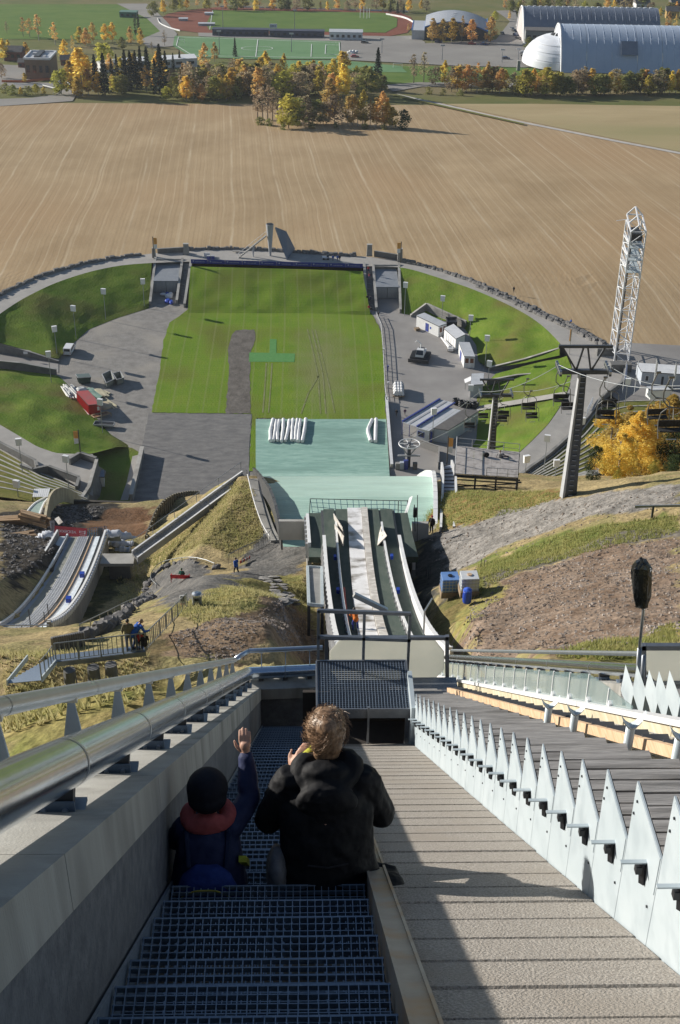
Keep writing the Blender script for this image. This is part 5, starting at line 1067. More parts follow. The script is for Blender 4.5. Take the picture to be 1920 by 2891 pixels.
# stray stones: real geometry on the stony ground, far too many to count
def scatter(name, label, polys, n, s0, s1, m, seed, flat=.6):
    r = random.Random(seed); mb = MB(); k = 0; tris = []
    for pol, w in polys:
        W2 = [ot(a, b, 20, 160)[:2] for a, b in pol]; xs = [p[0] for p in W2]; ys = [p[1] for p in W2]; c = int(n*w); X = np.array([r.uniform(min(xs), max(xs)) for _ in range(c*3)]); Y = np.array([r.uniform(min(ys), max(ys)) for _ in range(c*3)]); ok = inpoly(X, Y, W2); X, Y = X[ok][:c], Y[ok][:c]; Z = Tz(X, Y)+(vnoise(X,Y,3.1,1)-.5)*.35+(vnoise(X,Y,.9,2)-.5)*.22+(vnoise(X,Y,9,3)-.5)*.5
        for x, y, z in zip(X, Y, Z):
            s = s0*(s1/s0)**(r.random()**2.2); a = r.uniform(0, 6.28); ca, sa = math.cos(a)*s, math.sin(a)*s; h = s*flat*r.uniform(.5,1.2); e = r.uniform(.5,.9)
            B0 = [(x+ca,y+sa,z-.05),(x-sa*e,y+ca*e,z-.05),(x-ca,y-sa,z-.05),(x+sa*e,y-ca*e,z-.05)]; T0 = [(x+ca*.6,y+sa*.6,z+h*.8),(x-sa*e*.6,y+ca*e*.6,z+h),(x-ca*.55,y-sa*.55,z+h*.7),(x+sa*e*.6,y-ca*e*.6,z+h*.9)]
            mb.hexa(B0+T0)
    return obj(name, mb, m, kind='stuff', label=label)
m_scree = mat('scree_stone', (.17,.135,.11), (.31,.27,.24), scale=.35, rough=.95, coords='Position', detail=4, lo=.42, hi=.58)
scatter('scree', 'loose brown and grey stones scattered over the bare slopes', [([(1300,1820),(1330,1700),(1380,1660),(1500,1610),(1700,1550),(1925,1515),(1925,1790),(1780,1845),(1600,1865),(1450,1870)], .62), ([(480,1790),(570,1755),(720,1735),(880,1725),(895,1850),(640,1870),(520,1850)], .28), ([(1190,1500),(1400,1460),(1600,1410),(1920,1380),(1920,1430),(1560,1520),(1340,1615),(1260,1630)], .1)], 11000, .04, .17, m_scree, 5)
scatter('rubble', 'dark broken rock beside the small take-off', [([(0,1460),(140,1440),(240,1440),(210,1500),(130,1600),(60,1630),(0,1630)], .7), ([(150,1425),(300,1418),(290,1440),(200,1480)], .3)], 1800, .08, .40, m_rock, 6)
# ================================================================ BUILT THINGS ROUND THE ARENA
m_hut = mat('hut_white', (.62,.63,.64), (.55,.56,.57), scale=.8, rough=.6); m_hroof = mat('hut_roof', (.50,.52,.55), (.42,.44,.47), scale=.5, rough=.5)
m_win = mat('window_glass', (.03,.035,.045), rough=.12, spec=.7); m_brn = mat('brown_shutter', (.16,.07,.04), rough=.6); m_bdoor = mat('blue_door', (.04,.06,.25), rough=.5)
m_roofd = mat('dark_roof', (.10,.095,.095), (.14,.135,.13), scale=.6, rough=.8); m_bhut = mat('bluish_panel', (.36,.40,.46), (.42,.46,.52), scale=.7, rough=.6)
def height_px(base, py):           # how tall a thing on this base is if its top shows at row py
    lo, hi = 0.0, 80.0
    for _ in range(40):
        m_ = (lo+hi)/2
        if pj(V(*base)+V(0,0,m_))[1] > py: lo = m_
        else: hi = m_
    return lo
def hut(name, label, cat, A, B, C, h, wm=m_hut, rm=m_hroof, z=0.0, holes=(), eave=.12, rh=.14):
    A, B, C = (oz(*p, z) for p in (A, B, C)); D = A+C-B; T = thing(name, label, cat, B); P = [A,B,C,D]
    q = MB(); q.hexa([p-V(0,0,.05) for p in P]+[p+V(0,0,h) for p in P]); obj('wall', q, wm, T)
    c = sum(P)/4; q = MB(); E_ = [c+(p-c)*(1+eave/max(1,np.linalg.norm((p-c)[:2]))) for p in P]; q.hexa([p+V(0,0,h+.004) for p in E_]+[p+V(0,0,h+rh) for p in E_]); obj('roof', q, rm, T)
    q = MB()
    for i in range(4): q.bar(E_[i]+V(0,0,h+rh*.4), E_[(i+1)%4]+V(0,0,h+rh*.4), .1, rh*1.1)
    obj('eave', q, m_dk, T)
    for f, u0, u1, v0, v1, mm, nm in holes:
        a, b = ((A,B),(B,C))[f]; n = np.cross(b-a, (0,0,1)); n /= np.linalg.norm(n)
        if n@(CP-a) < 0: n = -n
        pl = [a+(b-a)*u0+V(0,0,h*v0), a+(b-a)*u1+V(0,0,h*v0), a+(b-a)*u1+V(0,0,h*v1), a+(b-a)*u0+V(0,0,h*v1)]
        q = MB(); q.prism(pl, n*.05); w = obj(nm, q, mm, T)
        if nm == 'window':
            q = MB()
            for i in range(4): q.bar(pl[i]+n*.04, pl[(i+1)%4]+n*.04, .10, .12, n)
            obj('frame', q, m_wht, w)
    return T
hut('site_hut', 'long pale hut with a flat roof and a blue door before the block wall recess', 'hut', (1175,921), (1237,951), (1259,943), 2.8, holes=((0,.42,.56,.02,.78,m_bdoor,'door'),(0,.62,.67,.4,.6,m_blue,'notice'),(1,.12,.45,.35,.85,m_brn,'window'),(1,.55,.88,.35,.85,m_brn,'window')))
hut('white_container', 'white container with narrow side panels between the two site huts', 'container', (1253,959), (1285,988), (1311,975), 2.9, m_wht, m_wht, holes=tuple((0,.15+.2*i,.22+.2*i,.2,.8,m_hut,'panel') for i in range(4)))
hut('site_hut', 'narrow white hut with brown shuttered end windows nearest the ramp wall', 'hut', (1294,998), (1309,1038), (1339,1039), 2.9, holes=((1,.08,.45,.42,.88,m_brn,'window'),(1,.55,.92,.42,.88,m_brn,'window'),(1,.42,.66,.0,.4,m_wht,'door'),(0,.3,.55,.02,.75,m_bdoor,'door')))
hut('kiosk', 'pale square kiosk with a white lean-to flap behind the tyres', 'kiosk', (1330,1090), (1327,1121), (1361,1119), 3.0, m_bhut, m_hroof)
a, b = oz(1312,1100,0), oz(1330,1098,0); q = MB(); q.prism([a+V(0,0,1.6), b+V(0,0,2.2), b+V(0,2,2.2), a+V(0,2,1.6)], (0,0,.08)); T = thing('awning', 'white sloping flap hanging on the side of the pale kiosk', 'awning', a); obj('flap', q, m_wht, T); q = MB(); q.box(a+V(.1,.1,.8), (.08,.08,1.6)); obj('prop', q, m_dk, T)
hut('barrack', 'long white barrack with a bright flat roof at the right edge beside the lattice tower', 'barrack', (1794,1062), (1808,1087), (1965,1097), 3.2, m_bhut, m_wht, z=RZ, holes=((1,.07,.13,.35,.75,m_win,'window'),(1,.22,.26,.4,.62,m_win,'window'),(1,.36,.40,.02,.75,m_win,'door'),(1,.55,.6,.35,.75,m_win,'window')))
hut('shed', 'small white-gabled shed in front of the long barrack by the terrace wall', 'shed', (1822,1117), (1835,1128), (1890,1127), 2.1, m_wht, m_hroof, z=8)
# block-wall recess
def wall(name, label, pts, hs, t, m, cap=None, joints=0):
    P = [V(*p) for p in pts]; T = thing(name, label, 'wall', P[0])
    for i in range(len(P)-1):
        a, b = P[i], P[i+1]; n = np.array([-(b-a)[1], (b-a)[0], 0]); n /= np.linalg.norm(n); h0, h1 = (hs[i], hs[i+1]) if hasattr(hs, '__len__') else (hs, hs)
        q = MB(); q.hexa([a-V(0,0,.3), b-V(0,0,.3), b+n*t-V(0,0,.3), a+n*t-V(0,0,.3), a+V(0,0,h0), b+V(0,0,h1), b+n*t+V(0,0,h1), a+n*t+V(0,0,h0)]); obj('wall_section', q, m, T)
        if cap: q = MB(); q.bar(a+n*t/2+V(0,0,h0+.05), b+n*t/2+V(0,0,h1+.05), t+.16, .1); obj('coping', q, cap, T)
        if joints:
            f = -n if (-n)@(CP-a) > 0 else n; o0 = a if (-n)@(CP-a) > 0 else a+n*t; d = b-a
            for k in range(1, int(max(h0,h1)/joints)): q = MB(); q.bar(o0+f*.01+V(0,0,min(h0,k*joints)), o0+d+f*.01+V(0,0,min(h1,k*joints)), .03, .06); obj('joint', q, m_concd, T)
    return T
wall('block_wall', 'grey block wall recess dug into the bank behind the site huts', [oz(1160,895), oz(1203,884), oz(1314,927)], [.5,2.6,1.9], .35, m_conc, m_cl, .6)
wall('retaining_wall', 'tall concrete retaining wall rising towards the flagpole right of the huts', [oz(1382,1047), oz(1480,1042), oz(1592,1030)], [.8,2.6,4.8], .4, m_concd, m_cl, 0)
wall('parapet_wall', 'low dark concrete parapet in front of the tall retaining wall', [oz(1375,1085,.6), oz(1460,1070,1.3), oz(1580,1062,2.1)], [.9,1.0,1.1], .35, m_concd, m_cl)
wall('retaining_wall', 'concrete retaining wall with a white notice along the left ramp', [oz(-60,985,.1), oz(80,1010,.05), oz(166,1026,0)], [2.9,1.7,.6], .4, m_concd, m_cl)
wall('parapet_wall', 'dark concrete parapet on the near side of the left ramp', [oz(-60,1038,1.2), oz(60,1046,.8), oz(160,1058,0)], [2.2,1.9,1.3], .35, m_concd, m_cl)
p = oz(74,1004,1.0); q = MB(); q.box(p+V(0,-.4,.9), (1.0,.06,.6)); props(obj('notice', q, m_wht), 'white notice on the dark wall of the left ramp', 'sign')
# dark skip in the recess, pallets, boom
T = thing('skip', 'dark open skip standing in the corner of the block wall recess', 'skip', oz(1274,925)); q = MB(); q.box((0,0,1.0), (2.6,2.4,2.0)); obj('body', q, m_blk, T, world=False); q = MB(); q.box((0,1.1,2.2), (2.8,.3,.5)); q.box((-1.2,0,2.1), (.2,2.4,.25)); q.box((1.2,0,2.1), (.2,2.4,.25)); obj('rim', q, m_dk, T, world=False)
T = thing('pallet_stack', 'small stack of wooden pallets beside the steps of the long hut', 'pallets', oz(1178,932), R(20))
for i in range(4): q = MB(); q.box((rng.uniform(-.1,.1),0,.08+i*.16), (1.3,1.0,.1)); obj('pallet', q, m_pal, T, world=False)
T = thing('white_boom', 'long white boom on a small wheeled trailer before the white container', 'trailer', oz(1270,990)); a, b = oz(1245,962)+V(0,0,.9), oz(1268,990)+V(0,0,.9); q = MB(); q.tube([a,b], [.18,.34], 10); obj('boom', q, m_wht, T); q = MB(); q.box(b+V(.3,-.2,-.3), (1.3,1.4,.7)); obj('base', q, m_hut, T)
for s in (-.7,.7): q = MB(); c = b+V(.4+s,-.4,-.55); q.tube([c-V(.1,0,0), c+V(.1,0,0)], .38, 12); obj('wheel', q, m_blk, T)
# ---- service building with canopy
SB = thing('service_building', 'low white service building with a dark roof and open canopy beside the lift station', 'building', oz(1264,1251))
def block(nm, px, h, wm, rm, z0=0.0, rh=.16):
    A, B, C = (oz(*p, 0) for p in px); D = A+C-B; P = [A,B,C,D]; q = MB(); q.hexa([p+V(0,0,z0) for p in P]+[p+V(0,0,h) for p in P]); o = obj(nm, q, wm, SB); c = sum(P)/4; E_ = [c+(p-c)*1.02 for p in P]; q = MB(); q.hexa([p+V(0,0,h+.005) for p in E_]+[p+V(0,0,h+rh) for p in E_]); obj('roof', q, rm, SB); return P
PB = block('wall', ((1223,1246),(1264,1252),(1349,1197)), 3.1, m_bhut, m_roofd); PC = block('wall', ((1175,1241),(1210,1250),(1297,1192)), 2.75, m_hut, m_hroof)
CA = [oz(1135,1226), oz(1175,1240), oz(1282,1172), oz(1240,1162)]; hC = 2.9
q = MB(); q.hexa([p+V(0,0,hC) for p in CA]+[p+V(0,0,hC+.15) for p in CA]); obj('canopy_roof', q, m_hroof, SB)
q = MB(); d = CA[3]-CA[0]; e = CA[1]-CA[0]; q.bar(CA[0]+e*.45+V(0,0,hC+.19), CA[3]+e*.45+V(0,0,hC+.19), .5, .06); obj('ridge', q, m_wall, SB)
q = MB(); q.bar(CA[0]+V(0,0,hC+.25), CA[3]+V(0,0,hC+.25), .35, .35); q.bar(CA[1]+V(0,0,hC+.2), CA[2]+V(0,0,hC+.2), .3, .3); obj('eave', q, m_bdoor, SB)
for p in (CA[0], CA[0]+e*.5, CA[0]+d*.33, CA[0]+d*.66): q = MB(); q.box(p+V(0,0,hC/2), (.14,.14,hC)); obj('post', q, m_bdoor, SB)
for k in (.5, 1.0): q = MB(); q.bar(CA[0]+V(0,0,k), CA[0]+e+V(0,0,k), .07, .07); q.bar(CA[0]+V(0,0,k), CA[0]+d*.6+V(0,0,k), .07, .07); obj('rail', q, m_wall, SB)
n = np.cross(PC[1]-PC[0], (0,0,1)); n /= np.linalg.norm(n); n = n if n@(CP-PC[0]) > 0 else -n
pl = [PC[0]+(PC[1]-PC[0])*u+V(0,0,v) for u, v in ((.12,1.0),(.62,1.0),(.62,2.2),(.12,2.2))]; q = MB(); q.prism(pl, n*.05); w = obj('window', q, m_win, SB); q = MB(); [q.bar(pl[i]+n*.05, pl[(i+1)%4]+n*.05, .1, .12, n) for i in range(4)]; q.bar((pl[0]+pl[1])/2+n*.05, (pl[2]+pl[3])/2+n*.05, .08, .1, n); obj('frame', q, m_bdoor, w)
pl = [PC[0]+(PC[1]-PC[0])*u+V(0,0,v) for u, v in ((.98,0.02),(.99,.02),(.99,2.2),(.98,2.2))]
q = MB(); q.box((PC[1]+PB[0])/2+V(0,0,1.3), (.4,.6,2.4)); obj('door', q, m_bdoor, SB)
for i, (px, r_) in enumerate((((1287,1140),.85),((1304,1146),.88),((1321,1149),.9),((1341,1151),.92))):
    p = oz(*px, 0); T = thing('tyre_stack', nth(i)+' stack of big dark tyres from the left behind the service building', 'tyres', p, group='tyre stacks behind the service building')
    for k in range(3): q = MB(); q.tube([V(r_*.72*math.cos(t), r_*.72*math.sin(t), .22+.42*k) for t in np.linspace(0,2*math.pi,16,endpoint=False)], .24, 8, closed=True); obj('tyre', q, m_blk, T, world=False, smooth=True)
# ---- groomer
GP = oz(1187,1012); GR = thing('snow_groomer', 'white and black snow groomer with wide tracks parked on the asphalt', 'snow groomer', GP, R(-14))
m_grw = mat('groomer_white', (.66,.67,.68), rough=.35)
for s in (-1, 1):
    prof = [(-2.6,.25),(-2.1,.0),(1.7,.0),(2.3,.3),(2.3,.75),(1.7,1.0),(-2.0,1.0),(-2.6,.7)]; q = MB(); q.prism([V(s*1.0,y,z) for y, z in prof], V(s*1.25,0,0)); tr = obj('track', q, m_blk, GR, world=False)
    for k in range(12): q = MB(); q.box((s*1.62,-2.1+k*.36,1.02), (1.35,.08,.10)); obj('cleat', q, m_dk, tr, world=False)
q = MB(); q.box((0,.1,.85), (2.0,4.2,.7)); obj('chassis', q, m_dk, GR, world=False)
q = MB(); q.loft([[(-1.0,-2.0,1.2),(1.0,-2.0,1.2),(1.0,.1,1.2),(-1.0,.1,1.2)],[(-.98,-1.9,1.7),(.98,-1.9,1.7),(.98,.05,1.7),(-.98,.05,1.7)],[(-.8,-1.25,2.75),(.8,-1.25,2.75),(.8,-.1,2.75),(-.8,-.1,2.75)]]); cb = obj('cab', q, m_grw, GR, world=False)
q = MB(); q.prism([V(-.9,-1.90,1.75),V(.9,-1.90,1.75),V(.76,-1.30,2.68),V(-.76,-1.30,2.68)], V(0,-.05,.03)); obj('windscreen', q, m_win, cb, world=False)
q = MB(); q.box((-.9,1.0,1.5), (.35,2.4,.6)); q.box((.9,1.0,1.5), (.35,2.4,.6)); obj('fender', q, m_grw, GR, world=False)
q = MB(); q.box((0,1.0,1.75), (1.3,1.5,1.0)); obj('engine_hood', q, m_dk, GR, world=False)
q = MB(); q.tube([(-.2,.8,2.2),(-.25,1.3,3.2),(-1.2,1.6,3.9)], .13, 7); q.tube([(-1.2,1.6,3.9),(-1.7,1.5,3.4)], .08, 6); obj('winch_arm', q, m_grw, GR, world=False)
q = MB(); q.prism([V(-2.5,-2.9,.1),V(2.5,-2.9,.1),V(2.5,-3.1,1.1),V(-2.5,-3.1,1.1)], V(0,-.12,0)); q.box((0,-2.5,.6), (.8,.9,.25)); obj('blade', q, m_dk, GR, world=False)
q = MB(); q.box((0,2.9,.4), (4.0,.7,.5)); obj('tiller', q, m_dk, GR, world=False)
# ---- roll trailer
T = thing('roll_trailer', 'flat trailer stacked with strapped white rolls beside the lawn fence', 'trailer', oz(1125,1118), R(-2)); q = MB(); q.box((0,1.4,.55), (2.7,5.6,.2)); obj('bed', q, m_pal, T, world=False)
for r_ in range(2):
    for k in range(4-r_): q = MB(); q.tube([(-.95+.64*k+.32*r_,-1.2,.98+.55*r_),(-.95+.64*k+.32*r_,4.1,.98+.55*r_)], .33, 10); obj('roll', q, m_wht, T, world=False, smooth=False)
for y in (-.6,.9,2.4,3.6): q = MB(); q.tube([(-1.33,y,.6),(-1.3,y,1.2),(-.9,y,1.9),(.9,y,1.9),(1.3,y,1.2),(1.33,y,.6)], .05, 5); obj('strap', q, m_dk, T, world=False)
for s in (-1,1):
    for y in (.6,2.0): q = MB(); q.tube([(s*1.05,y,.34),(s*1.3,y,.34)], .34, 12); obj('wheel', q, m_blk, T, world=False)
# ---- fence and kerb by the lawn
fp = [oz(a, b) for a, b in [(1062,892),(1076,925),(1081,980),(1084,1040),(1087,1100),(1091,1130)]]
T = railing('rail_fence', 'low metal rail fence along the right edge of the lawn', 'fence', fp, 1.1, post=2.2, r=.06, m=m_wall, mids=2)
T = thing('boundary_wall', 'low white boundary wall along the right side of the lower landing mat', 'wall', oz(1091,1132)); a, b = oz(1091,1132), oz(1106,1322)
for i in range(12): q = MB(); q.bar(a+(b-a)*(i/12)+V(0,0,.45), a+(b-a)*((i+.98)/12)+V(0,0,.45), .45, .9); obj('wall_section', q, m_cl, T); q = MB(); q.bar(a+(b-a)*(i/12)+V(0,0,.94), a+(b-a)*((i+.98)/12)+V(0,0,.94), .6, .08); obj('coping', q, m_wht, T)
for i, (px, h) in enumerate((((1083,1000),1.3),((1095,1047),1.1),((1096,1095),1.3),((1091,1138),1.5))):
    p = oz(*px); T = thing('bollard_lamp', nth(i)+' short bollard light from the far end of the lawn fence', 'bollard', p, group='bollard lights along the lawn fence'); q = MB(); q.box((0,0,h/2), (.25,.25,h)); obj('post', q, m_wall if i != 1 else m_bdoor, T, world=False); q = MB(); q.box((0,0,h+.12), (.45,.35,.25)); obj('head', q, m_wht if i != 1 else m_bdoor, T, world=False)
# ---- lift: station, pylons, cables, chairs
m_pyl = mat('pylon_steel', (.055,.065,.085), (.08,.09,.11), scale=1, rough=.45, metal=.3)
LS = thing('lift_station', 'chairlift return station with a spoked bull wheel beside the landing mat', 'lift station', oz(1158,1320))
wc = oz(1153,1318)+V(0,0,height_px(oz(1153,1318), 1253)); wr = 2.15
q = MB(); q.tube([wc+V(wr*math.cos(t), wr*math.sin(t), 0) for t in np.linspace(0,2*math.pi,32,endpoint=False)], .12, 6, closed=True); wh = obj('bull_wheel', q, m_wht, LS)
for k in range(10): t = k*math.pi/5; q = MB(); q.bar(wc, wc+V(wr*math.cos(t), wr*math.sin(t), 0), .16, .12); obj('spoke', q, m_wht if k % 2 else m_pyl, wh)
q = MB(); q.tube([wc-V(0,0,.3), wc+V(0,0,.3)], .35, 12); obj('hub', q, m_pyl, wh)
q = MB(); q.box((wc[0],wc[1],wc[2]/2-.3), (.7,.7,wc[2]-.7)); obj('mast', q, m_pyl, LS)
for s in (-1,1): q = MB(); q.bar(wc+V(s*.2,-.2,-2.6), wc+V(s*1.7,-.2,-.4), .2, .2); obj('strut', q, m_wall, LS)
q = MB(); q.box(wc+V(0,-.3,-2.6), (4.6,.35,.3)); q.box(wc+V(0,-.3,-.6), (3.6,.3,.25)); obj('cross_beam', q, m_wall, LS)
for dx, dz, mm in ((-1.4,.8,m_bhut),(-2.3,.7,m_conc),(1.3,.7,m_roofd),(-.6,1.0,m_bdoor)): q = MB(); q.box((wc[0]+dx,wc[1]-.8,dz), (.9,.8,dz*2)); obj('cabinet', q, mm, LS)
wall('board_fence', 'grey board fence around the chairlift station', [oz(1186,1262), oz(1238,1280), oz(1236,1325)], 1.6, .12, m_tim, m_tim, 0)
def pylon(label, base, py_top, wb, wt, arm):
    base = V(*base); h = height_px(base, py_top); T = thing('lift_pylon', label, 'lift pylon', base, group='chairlift pylons')
    q = MB(); q.loft([[base+V(-wb,-wb,-.5),base+V(wb,-wb,-.5),base+V(wb,wb,-.5),base+V(-wb,wb,-.5)],[base+V(-wt,-wt,h),base+V(wt,-wt,h),base+V(wt,wt,h),base+V(-wt,wt,h)]]); obj('mast', q, m_pyl, T)
    q = MB(); q.hexa([base+V(-wb-.05,-wb-.02,-.4),base+V(-wb+.14,-wb-.02,-.4),base+V(-wb+.14,wb+.02,-.4),base+V(-wb-.05,wb+.02,-.4),base+V(-wt-.05,-wt-.02,h),base+V(-wt+.08,-wt-.02,h),base+V(-wt+.08,wt+.02,h),base+V(-wt-.05,wt+.02,h)]); obj('edge_plate', q, m_wall, T)
    for k in range(int(h/.45)): t = (k+.5)/int(h/.45); w = wb*(1-t)+wt*t; q = MB(); q.box(base+V(0,-w-.08,h*t), (.34,.08,.04)); obj('rung', q, m_wall, T)
    top = base+V(0,0,h); q = MB(); q.box(top+V(0,0,.1), (arm*2,.34,.36)); obj('cross_arm', q, m_pyl, T)
    uh = 2.25; q = MB(); q.box(top+V(0,0,uh), (arm*2+.35,.2,.22)); obj('top_beam', q, m_pyl, T)
    for a, b in ((-arm*.95,-.55),(arm*.8,.65),(-.15,-.55),(.15,.6)): q = MB(); q.bar(top+V(a,0,uh), top+V(b,0,.2), .14, .14); obj('strut', q, m_pyl, T)
    for s in (-1,1):
        q = MB(); q.box(top+V(s*arm,0,.25), (.18,2.2,.14)); sh = obj('sheave_train', q, m_pyl, T)
        for k in range(5): q = MB(); c = top+V(s*arm,-.9+.45*k,.42); q.tube([c-V(.09,0,0), c+V(.09,0,0)], .2, 10); obj('sheave', q, m_steel, sh)
    return top
T1 = pylon('tall dark chairlift pylon with ladder rungs beside the gravel road', oy(1604,1408,96), 1052, .58, .26, 1.95)
T2 = pylon('shorter dark chairlift pylon behind the timber stage', oy(1386,1290,150), 1118, .48, .28, 1.95)
def cable(label, pts):
    q = MB(); P = []
    for a, b in zip(pts[:-1], pts[1:]):
        for t in np.linspace(0,1,12)[:-1]: P.append(a*(1-t)+b*t-V(0,0,1.0*4*t*(1-t)*.8))
    P.append(pts[-1]); q.tube(P, .028, 5); return props(obj('lift_cable', q, m_bar), label, 'cable', 'chairlift cables')
E1, E2 = od(1985,1094,88), od(1985,1082,84)
cable('left-hand chairlift cable running from the bull wheel up over both pylons', [wc-V(wr,0,0), T2+V(-1.95,0,.65), T1+V(-1.95,0,.65), E1]); cable('right-hand chairlift cable running from the bull wheel up over both pylons', [wc+V(wr,0,0), T2+V(1.95,0,.65), T1+V(1.95,0,.65), E2])
CHR = thing('lift_chair', 'x', 'lift chair', (0,0,0), group='chairs hanging on the chairlift')
m_seat = mat('chair_seat', (.022,.022,.024), (.035,.035,.037), scale=3, rough=.7); m_tube = mat('chair_tube', (.16,.165,.165), rough=.4, metal=.6); cw_ = .66
q = MB(); q.box((0,0,0), (cw_*1.9,.46,.07)); obj('seat', q, m_seat, CHR, world=False); q = MB(); q.box((0,.24,.28), (cw_*1.9,.06,.40)); obj('backrest', q, m_seat, CHR, world=False)
q = MB(); q.tube([(-cw_-.06,-.18,-.02),(-cw_-.06,.0,.5),(-cw_+.02,0,1.05),(-cw_*.55,0,1.3),(0,0,1.36),(cw_*.55,0,1.3),(cw_-.02,0,1.05),(cw_+.06,0,.5),(cw_+.06,-.18,-.02)], .036, 6); obj('frame', q, m_tube, CHR, world=False)
for s in (-1,1): q = MB(); q.tube([(s*(cw_+.06),0,.5),(s*(cw_+.06),-.15,.05),(s*(cw_+.04),-.35,-.35)], .03, 5); obj('arm', q, m_tube, CHR, world=False)
q = MB(); q.tube([(-.28,-.4,-.36),(.28,-.4,-.36)], .03, 5); q.tube([(0,0,1.36),(0,-.2,.75)], .025, 5); obj('safety_bar', q, m_steel, CHR, world=False)
q = MB(); q.tube([(0,0,1.36),(-.3,0,1.42),(-.62,0,1.75),(-.66,0,2.3),(-.45,0,3.0),(-.38,0,3.15)], .042, 6); q.box((-.36,0,3.17), (.3,.12,.12)); obj('hanger', q, m_tube, CHR, world=False)
cl_ = [((1493,1153),131,'chair hanging over the grass between the two pylons, upper of the close pair'),((1502,1178),146,'chair hanging over the grass between the two pylons, lower of the close pair'),((1585,1131),113,'chair hanging just left of the tall pylon mast'),((1606,1153),120,'chair half hidden behind the tall pylon mast'),((1710,1178),97,'chair hanging right of the tall pylon before the terrace wall'),((1721,1146),112,'chair behind another one right of the tall pylon'),((1422,1173),153,'chair just right of the shorter pylon, upper of the overlapping pair'),((1417,1188),160,'chair just right of the shorter pylon, lower of the overlapping pair'),((1365,1178),172,'chair just left of the shorter pylon over the green bank'),((1326,1205),167,'chair hanging before the white wall of the service building'),((1856,1178),86,'chair hanging before the yellow birches, farther of the two at the right edge'),((1892,1214),73,'largest chair hanging before the yellow birches at the right edge')]
for i, (px, z, lab) in enumerate(cl_):
    p = od(*px, z); o = CHR if i == 0 else dup(CHR); o.location = tuple(p); o['label'] = 'dark chairlift '+lab; o.rotation_euler = (0,0,R(rng.uniform(-5,5)))
# ---- timber stage on the slope
ZS = 66.3; SQ = [oz(a, b, ZS) for a, b in [(1284,1336),(1462,1348),(1466,1276),(1289,1258)]]
SG_ = thing('timber_stage', 'grey timber stage on dark scaffolding with a person sitting on it', 'platform', SQ[0]); m_stage = mat('stage_ply', (.42,.40,.39), (.34,.32,.31), scale=.8, rough=.8, col3=(.26,.24,.23), scale3=2, coords='Position')
for i in range(7):
    for j in range(4):
        f = lambda u, v: (SQ[0]*(1-u)+SQ[1]*u)*(1-v)+(SQ[3]*(1-u)+SQ[2]*u)*v
        u0, u1, v0, v1 = i/7+.001, (i+1)/7-.001, j/4+.001, (j+1)/4-.001; q = MB(); q.prism([f(u0,v0)-V(0,0,.1),f(u1,v0)-V(0,0,.1),f(u1,v1)-V(0,0,.1),f(u0,v1)-V(0,0,.1)], (0,0,.1+rng.uniform(0,.012))); obj('board', q, m_stage, SG_)
for i in range(4):
    a, b = SQ[i], SQ[(i+1)%4]; q = MB(); q.bar(a-V(0,0,.3), b-V(0,0,.3), .12, .3); obj('edge_beam', q, m_dk, SG_)
    for t in (0,.33,.66): p = a+(b-a)*t; g = min(tz(p[0],p[1]), ZS-1.2); q = MB(); q.box((p[0],p[1],(g+ZS)/2-.25), (.16,.16,ZS-g)); obj('leg', q, m_dk, SG_)
for k in range(5): q = MB(); p = SQ[1]+V(.2,-.2+.9*k,-.5-.25*(k%2)); q.box(p, (.4,.14,.14)); obj('scaffold_end', q, m_dk, SG_)
q = MB(); q.bar(SQ[0]-V(0,.1,1.6), SQ[1]-V(0,.1,.7), .1, .1); q.bar(SQ[0]-V(0,.1,.7), SQ[1]-V(0,.1,.7), .1, .1); q.bar(SQ[0]-V(0,.1,1.3), SQ[1]-V(0,.1,1.3), .08, .1); obj('brace', q, m_dk, SG_)
railing('stage_railing', 'thin grey railing along the far edge of the timber stage', 'railing', [SQ[3]+V(0,0,.02), SQ[2]+V(0,0,.02)], .95, post=1.6, r=.035, m=m_wall, mids=1); railing('stage_railing', 'thin grey railing along the near right edge of the timber stage', 'railing', [SQ[0]*.5+SQ[1]*.5, SQ[1]], .95, post=1.1, r=.035, m=m_wall, mids=1)
railing('stage_railing', 'tall grey railing on the left edge of the timber stage', 'railing', [SQ[0], SQ[3]], 1.1, post=1.6, r=.045, m=m_wall, mids=1)
# ---- lattice tower
LB = [oz(1733,1028,RZ), oz(1774,1028,RZ), oz(1763,988,RZ), oz(1722,986,RZ)]; hT = height_px(LB[0], 655); LT = thing('lattice_tower', 'tall white steel lattice tower with platforms beside the rim path', 'tower', sum(LB)/4); m_lat = mat('lattice_white', (.66,.68,.72), rough=.45)
lv = np.linspace(0, hT, 13); L4 = lambda i, z: LB[i % 4]+V(0,0,z)
hs = [hT, hT, hT+.2, hT]
for i in range(4): q = MB(); q.box(LB[i]+V(0,0,hT/2), (.26,.26,hT)); obj('leg', q, m_lat, LT)
for k in range(12):
    for i in range(4):
        q = MB(); q.bar(L4(i,lv[k+1]), L4(i+1,lv[k+1]), .14, .14); obj('girt', q, m_lat, LT); a, b = (i, i+1) if (k+i) % 2 else (i+1, i); q = MB(); q.bar(L4(a,lv[k]), L4(b,lv[k+1]), .12, .12); obj('brace', q, m_lat, LT)
for z in (hT*.70, hT*.79, hT*.88):
    q = MB(); q.hexa([p+V(0,0,z) for p in LB]+[p+V(0,0,z+.12) for p in LB]); obj('platform', q, m_steelp, LT); q = MB(); q.bar(L4(3,z+.2), L4(0,z+1.2+.2), .5, .18); obj('stair', q, m_wht, LT)
    for i in range(4): q = MB(); q.bar(L4(i,z+1.05), L4(i+1,z+1.05), .08, .08); obj('rail', q, m_lat, LT)
q = MB(); q.box(sum(LB)/4+V(0,0,hT*.94), (2.2,4.6,1.6)); obj('lamp_rack', q, m_blk, LT)
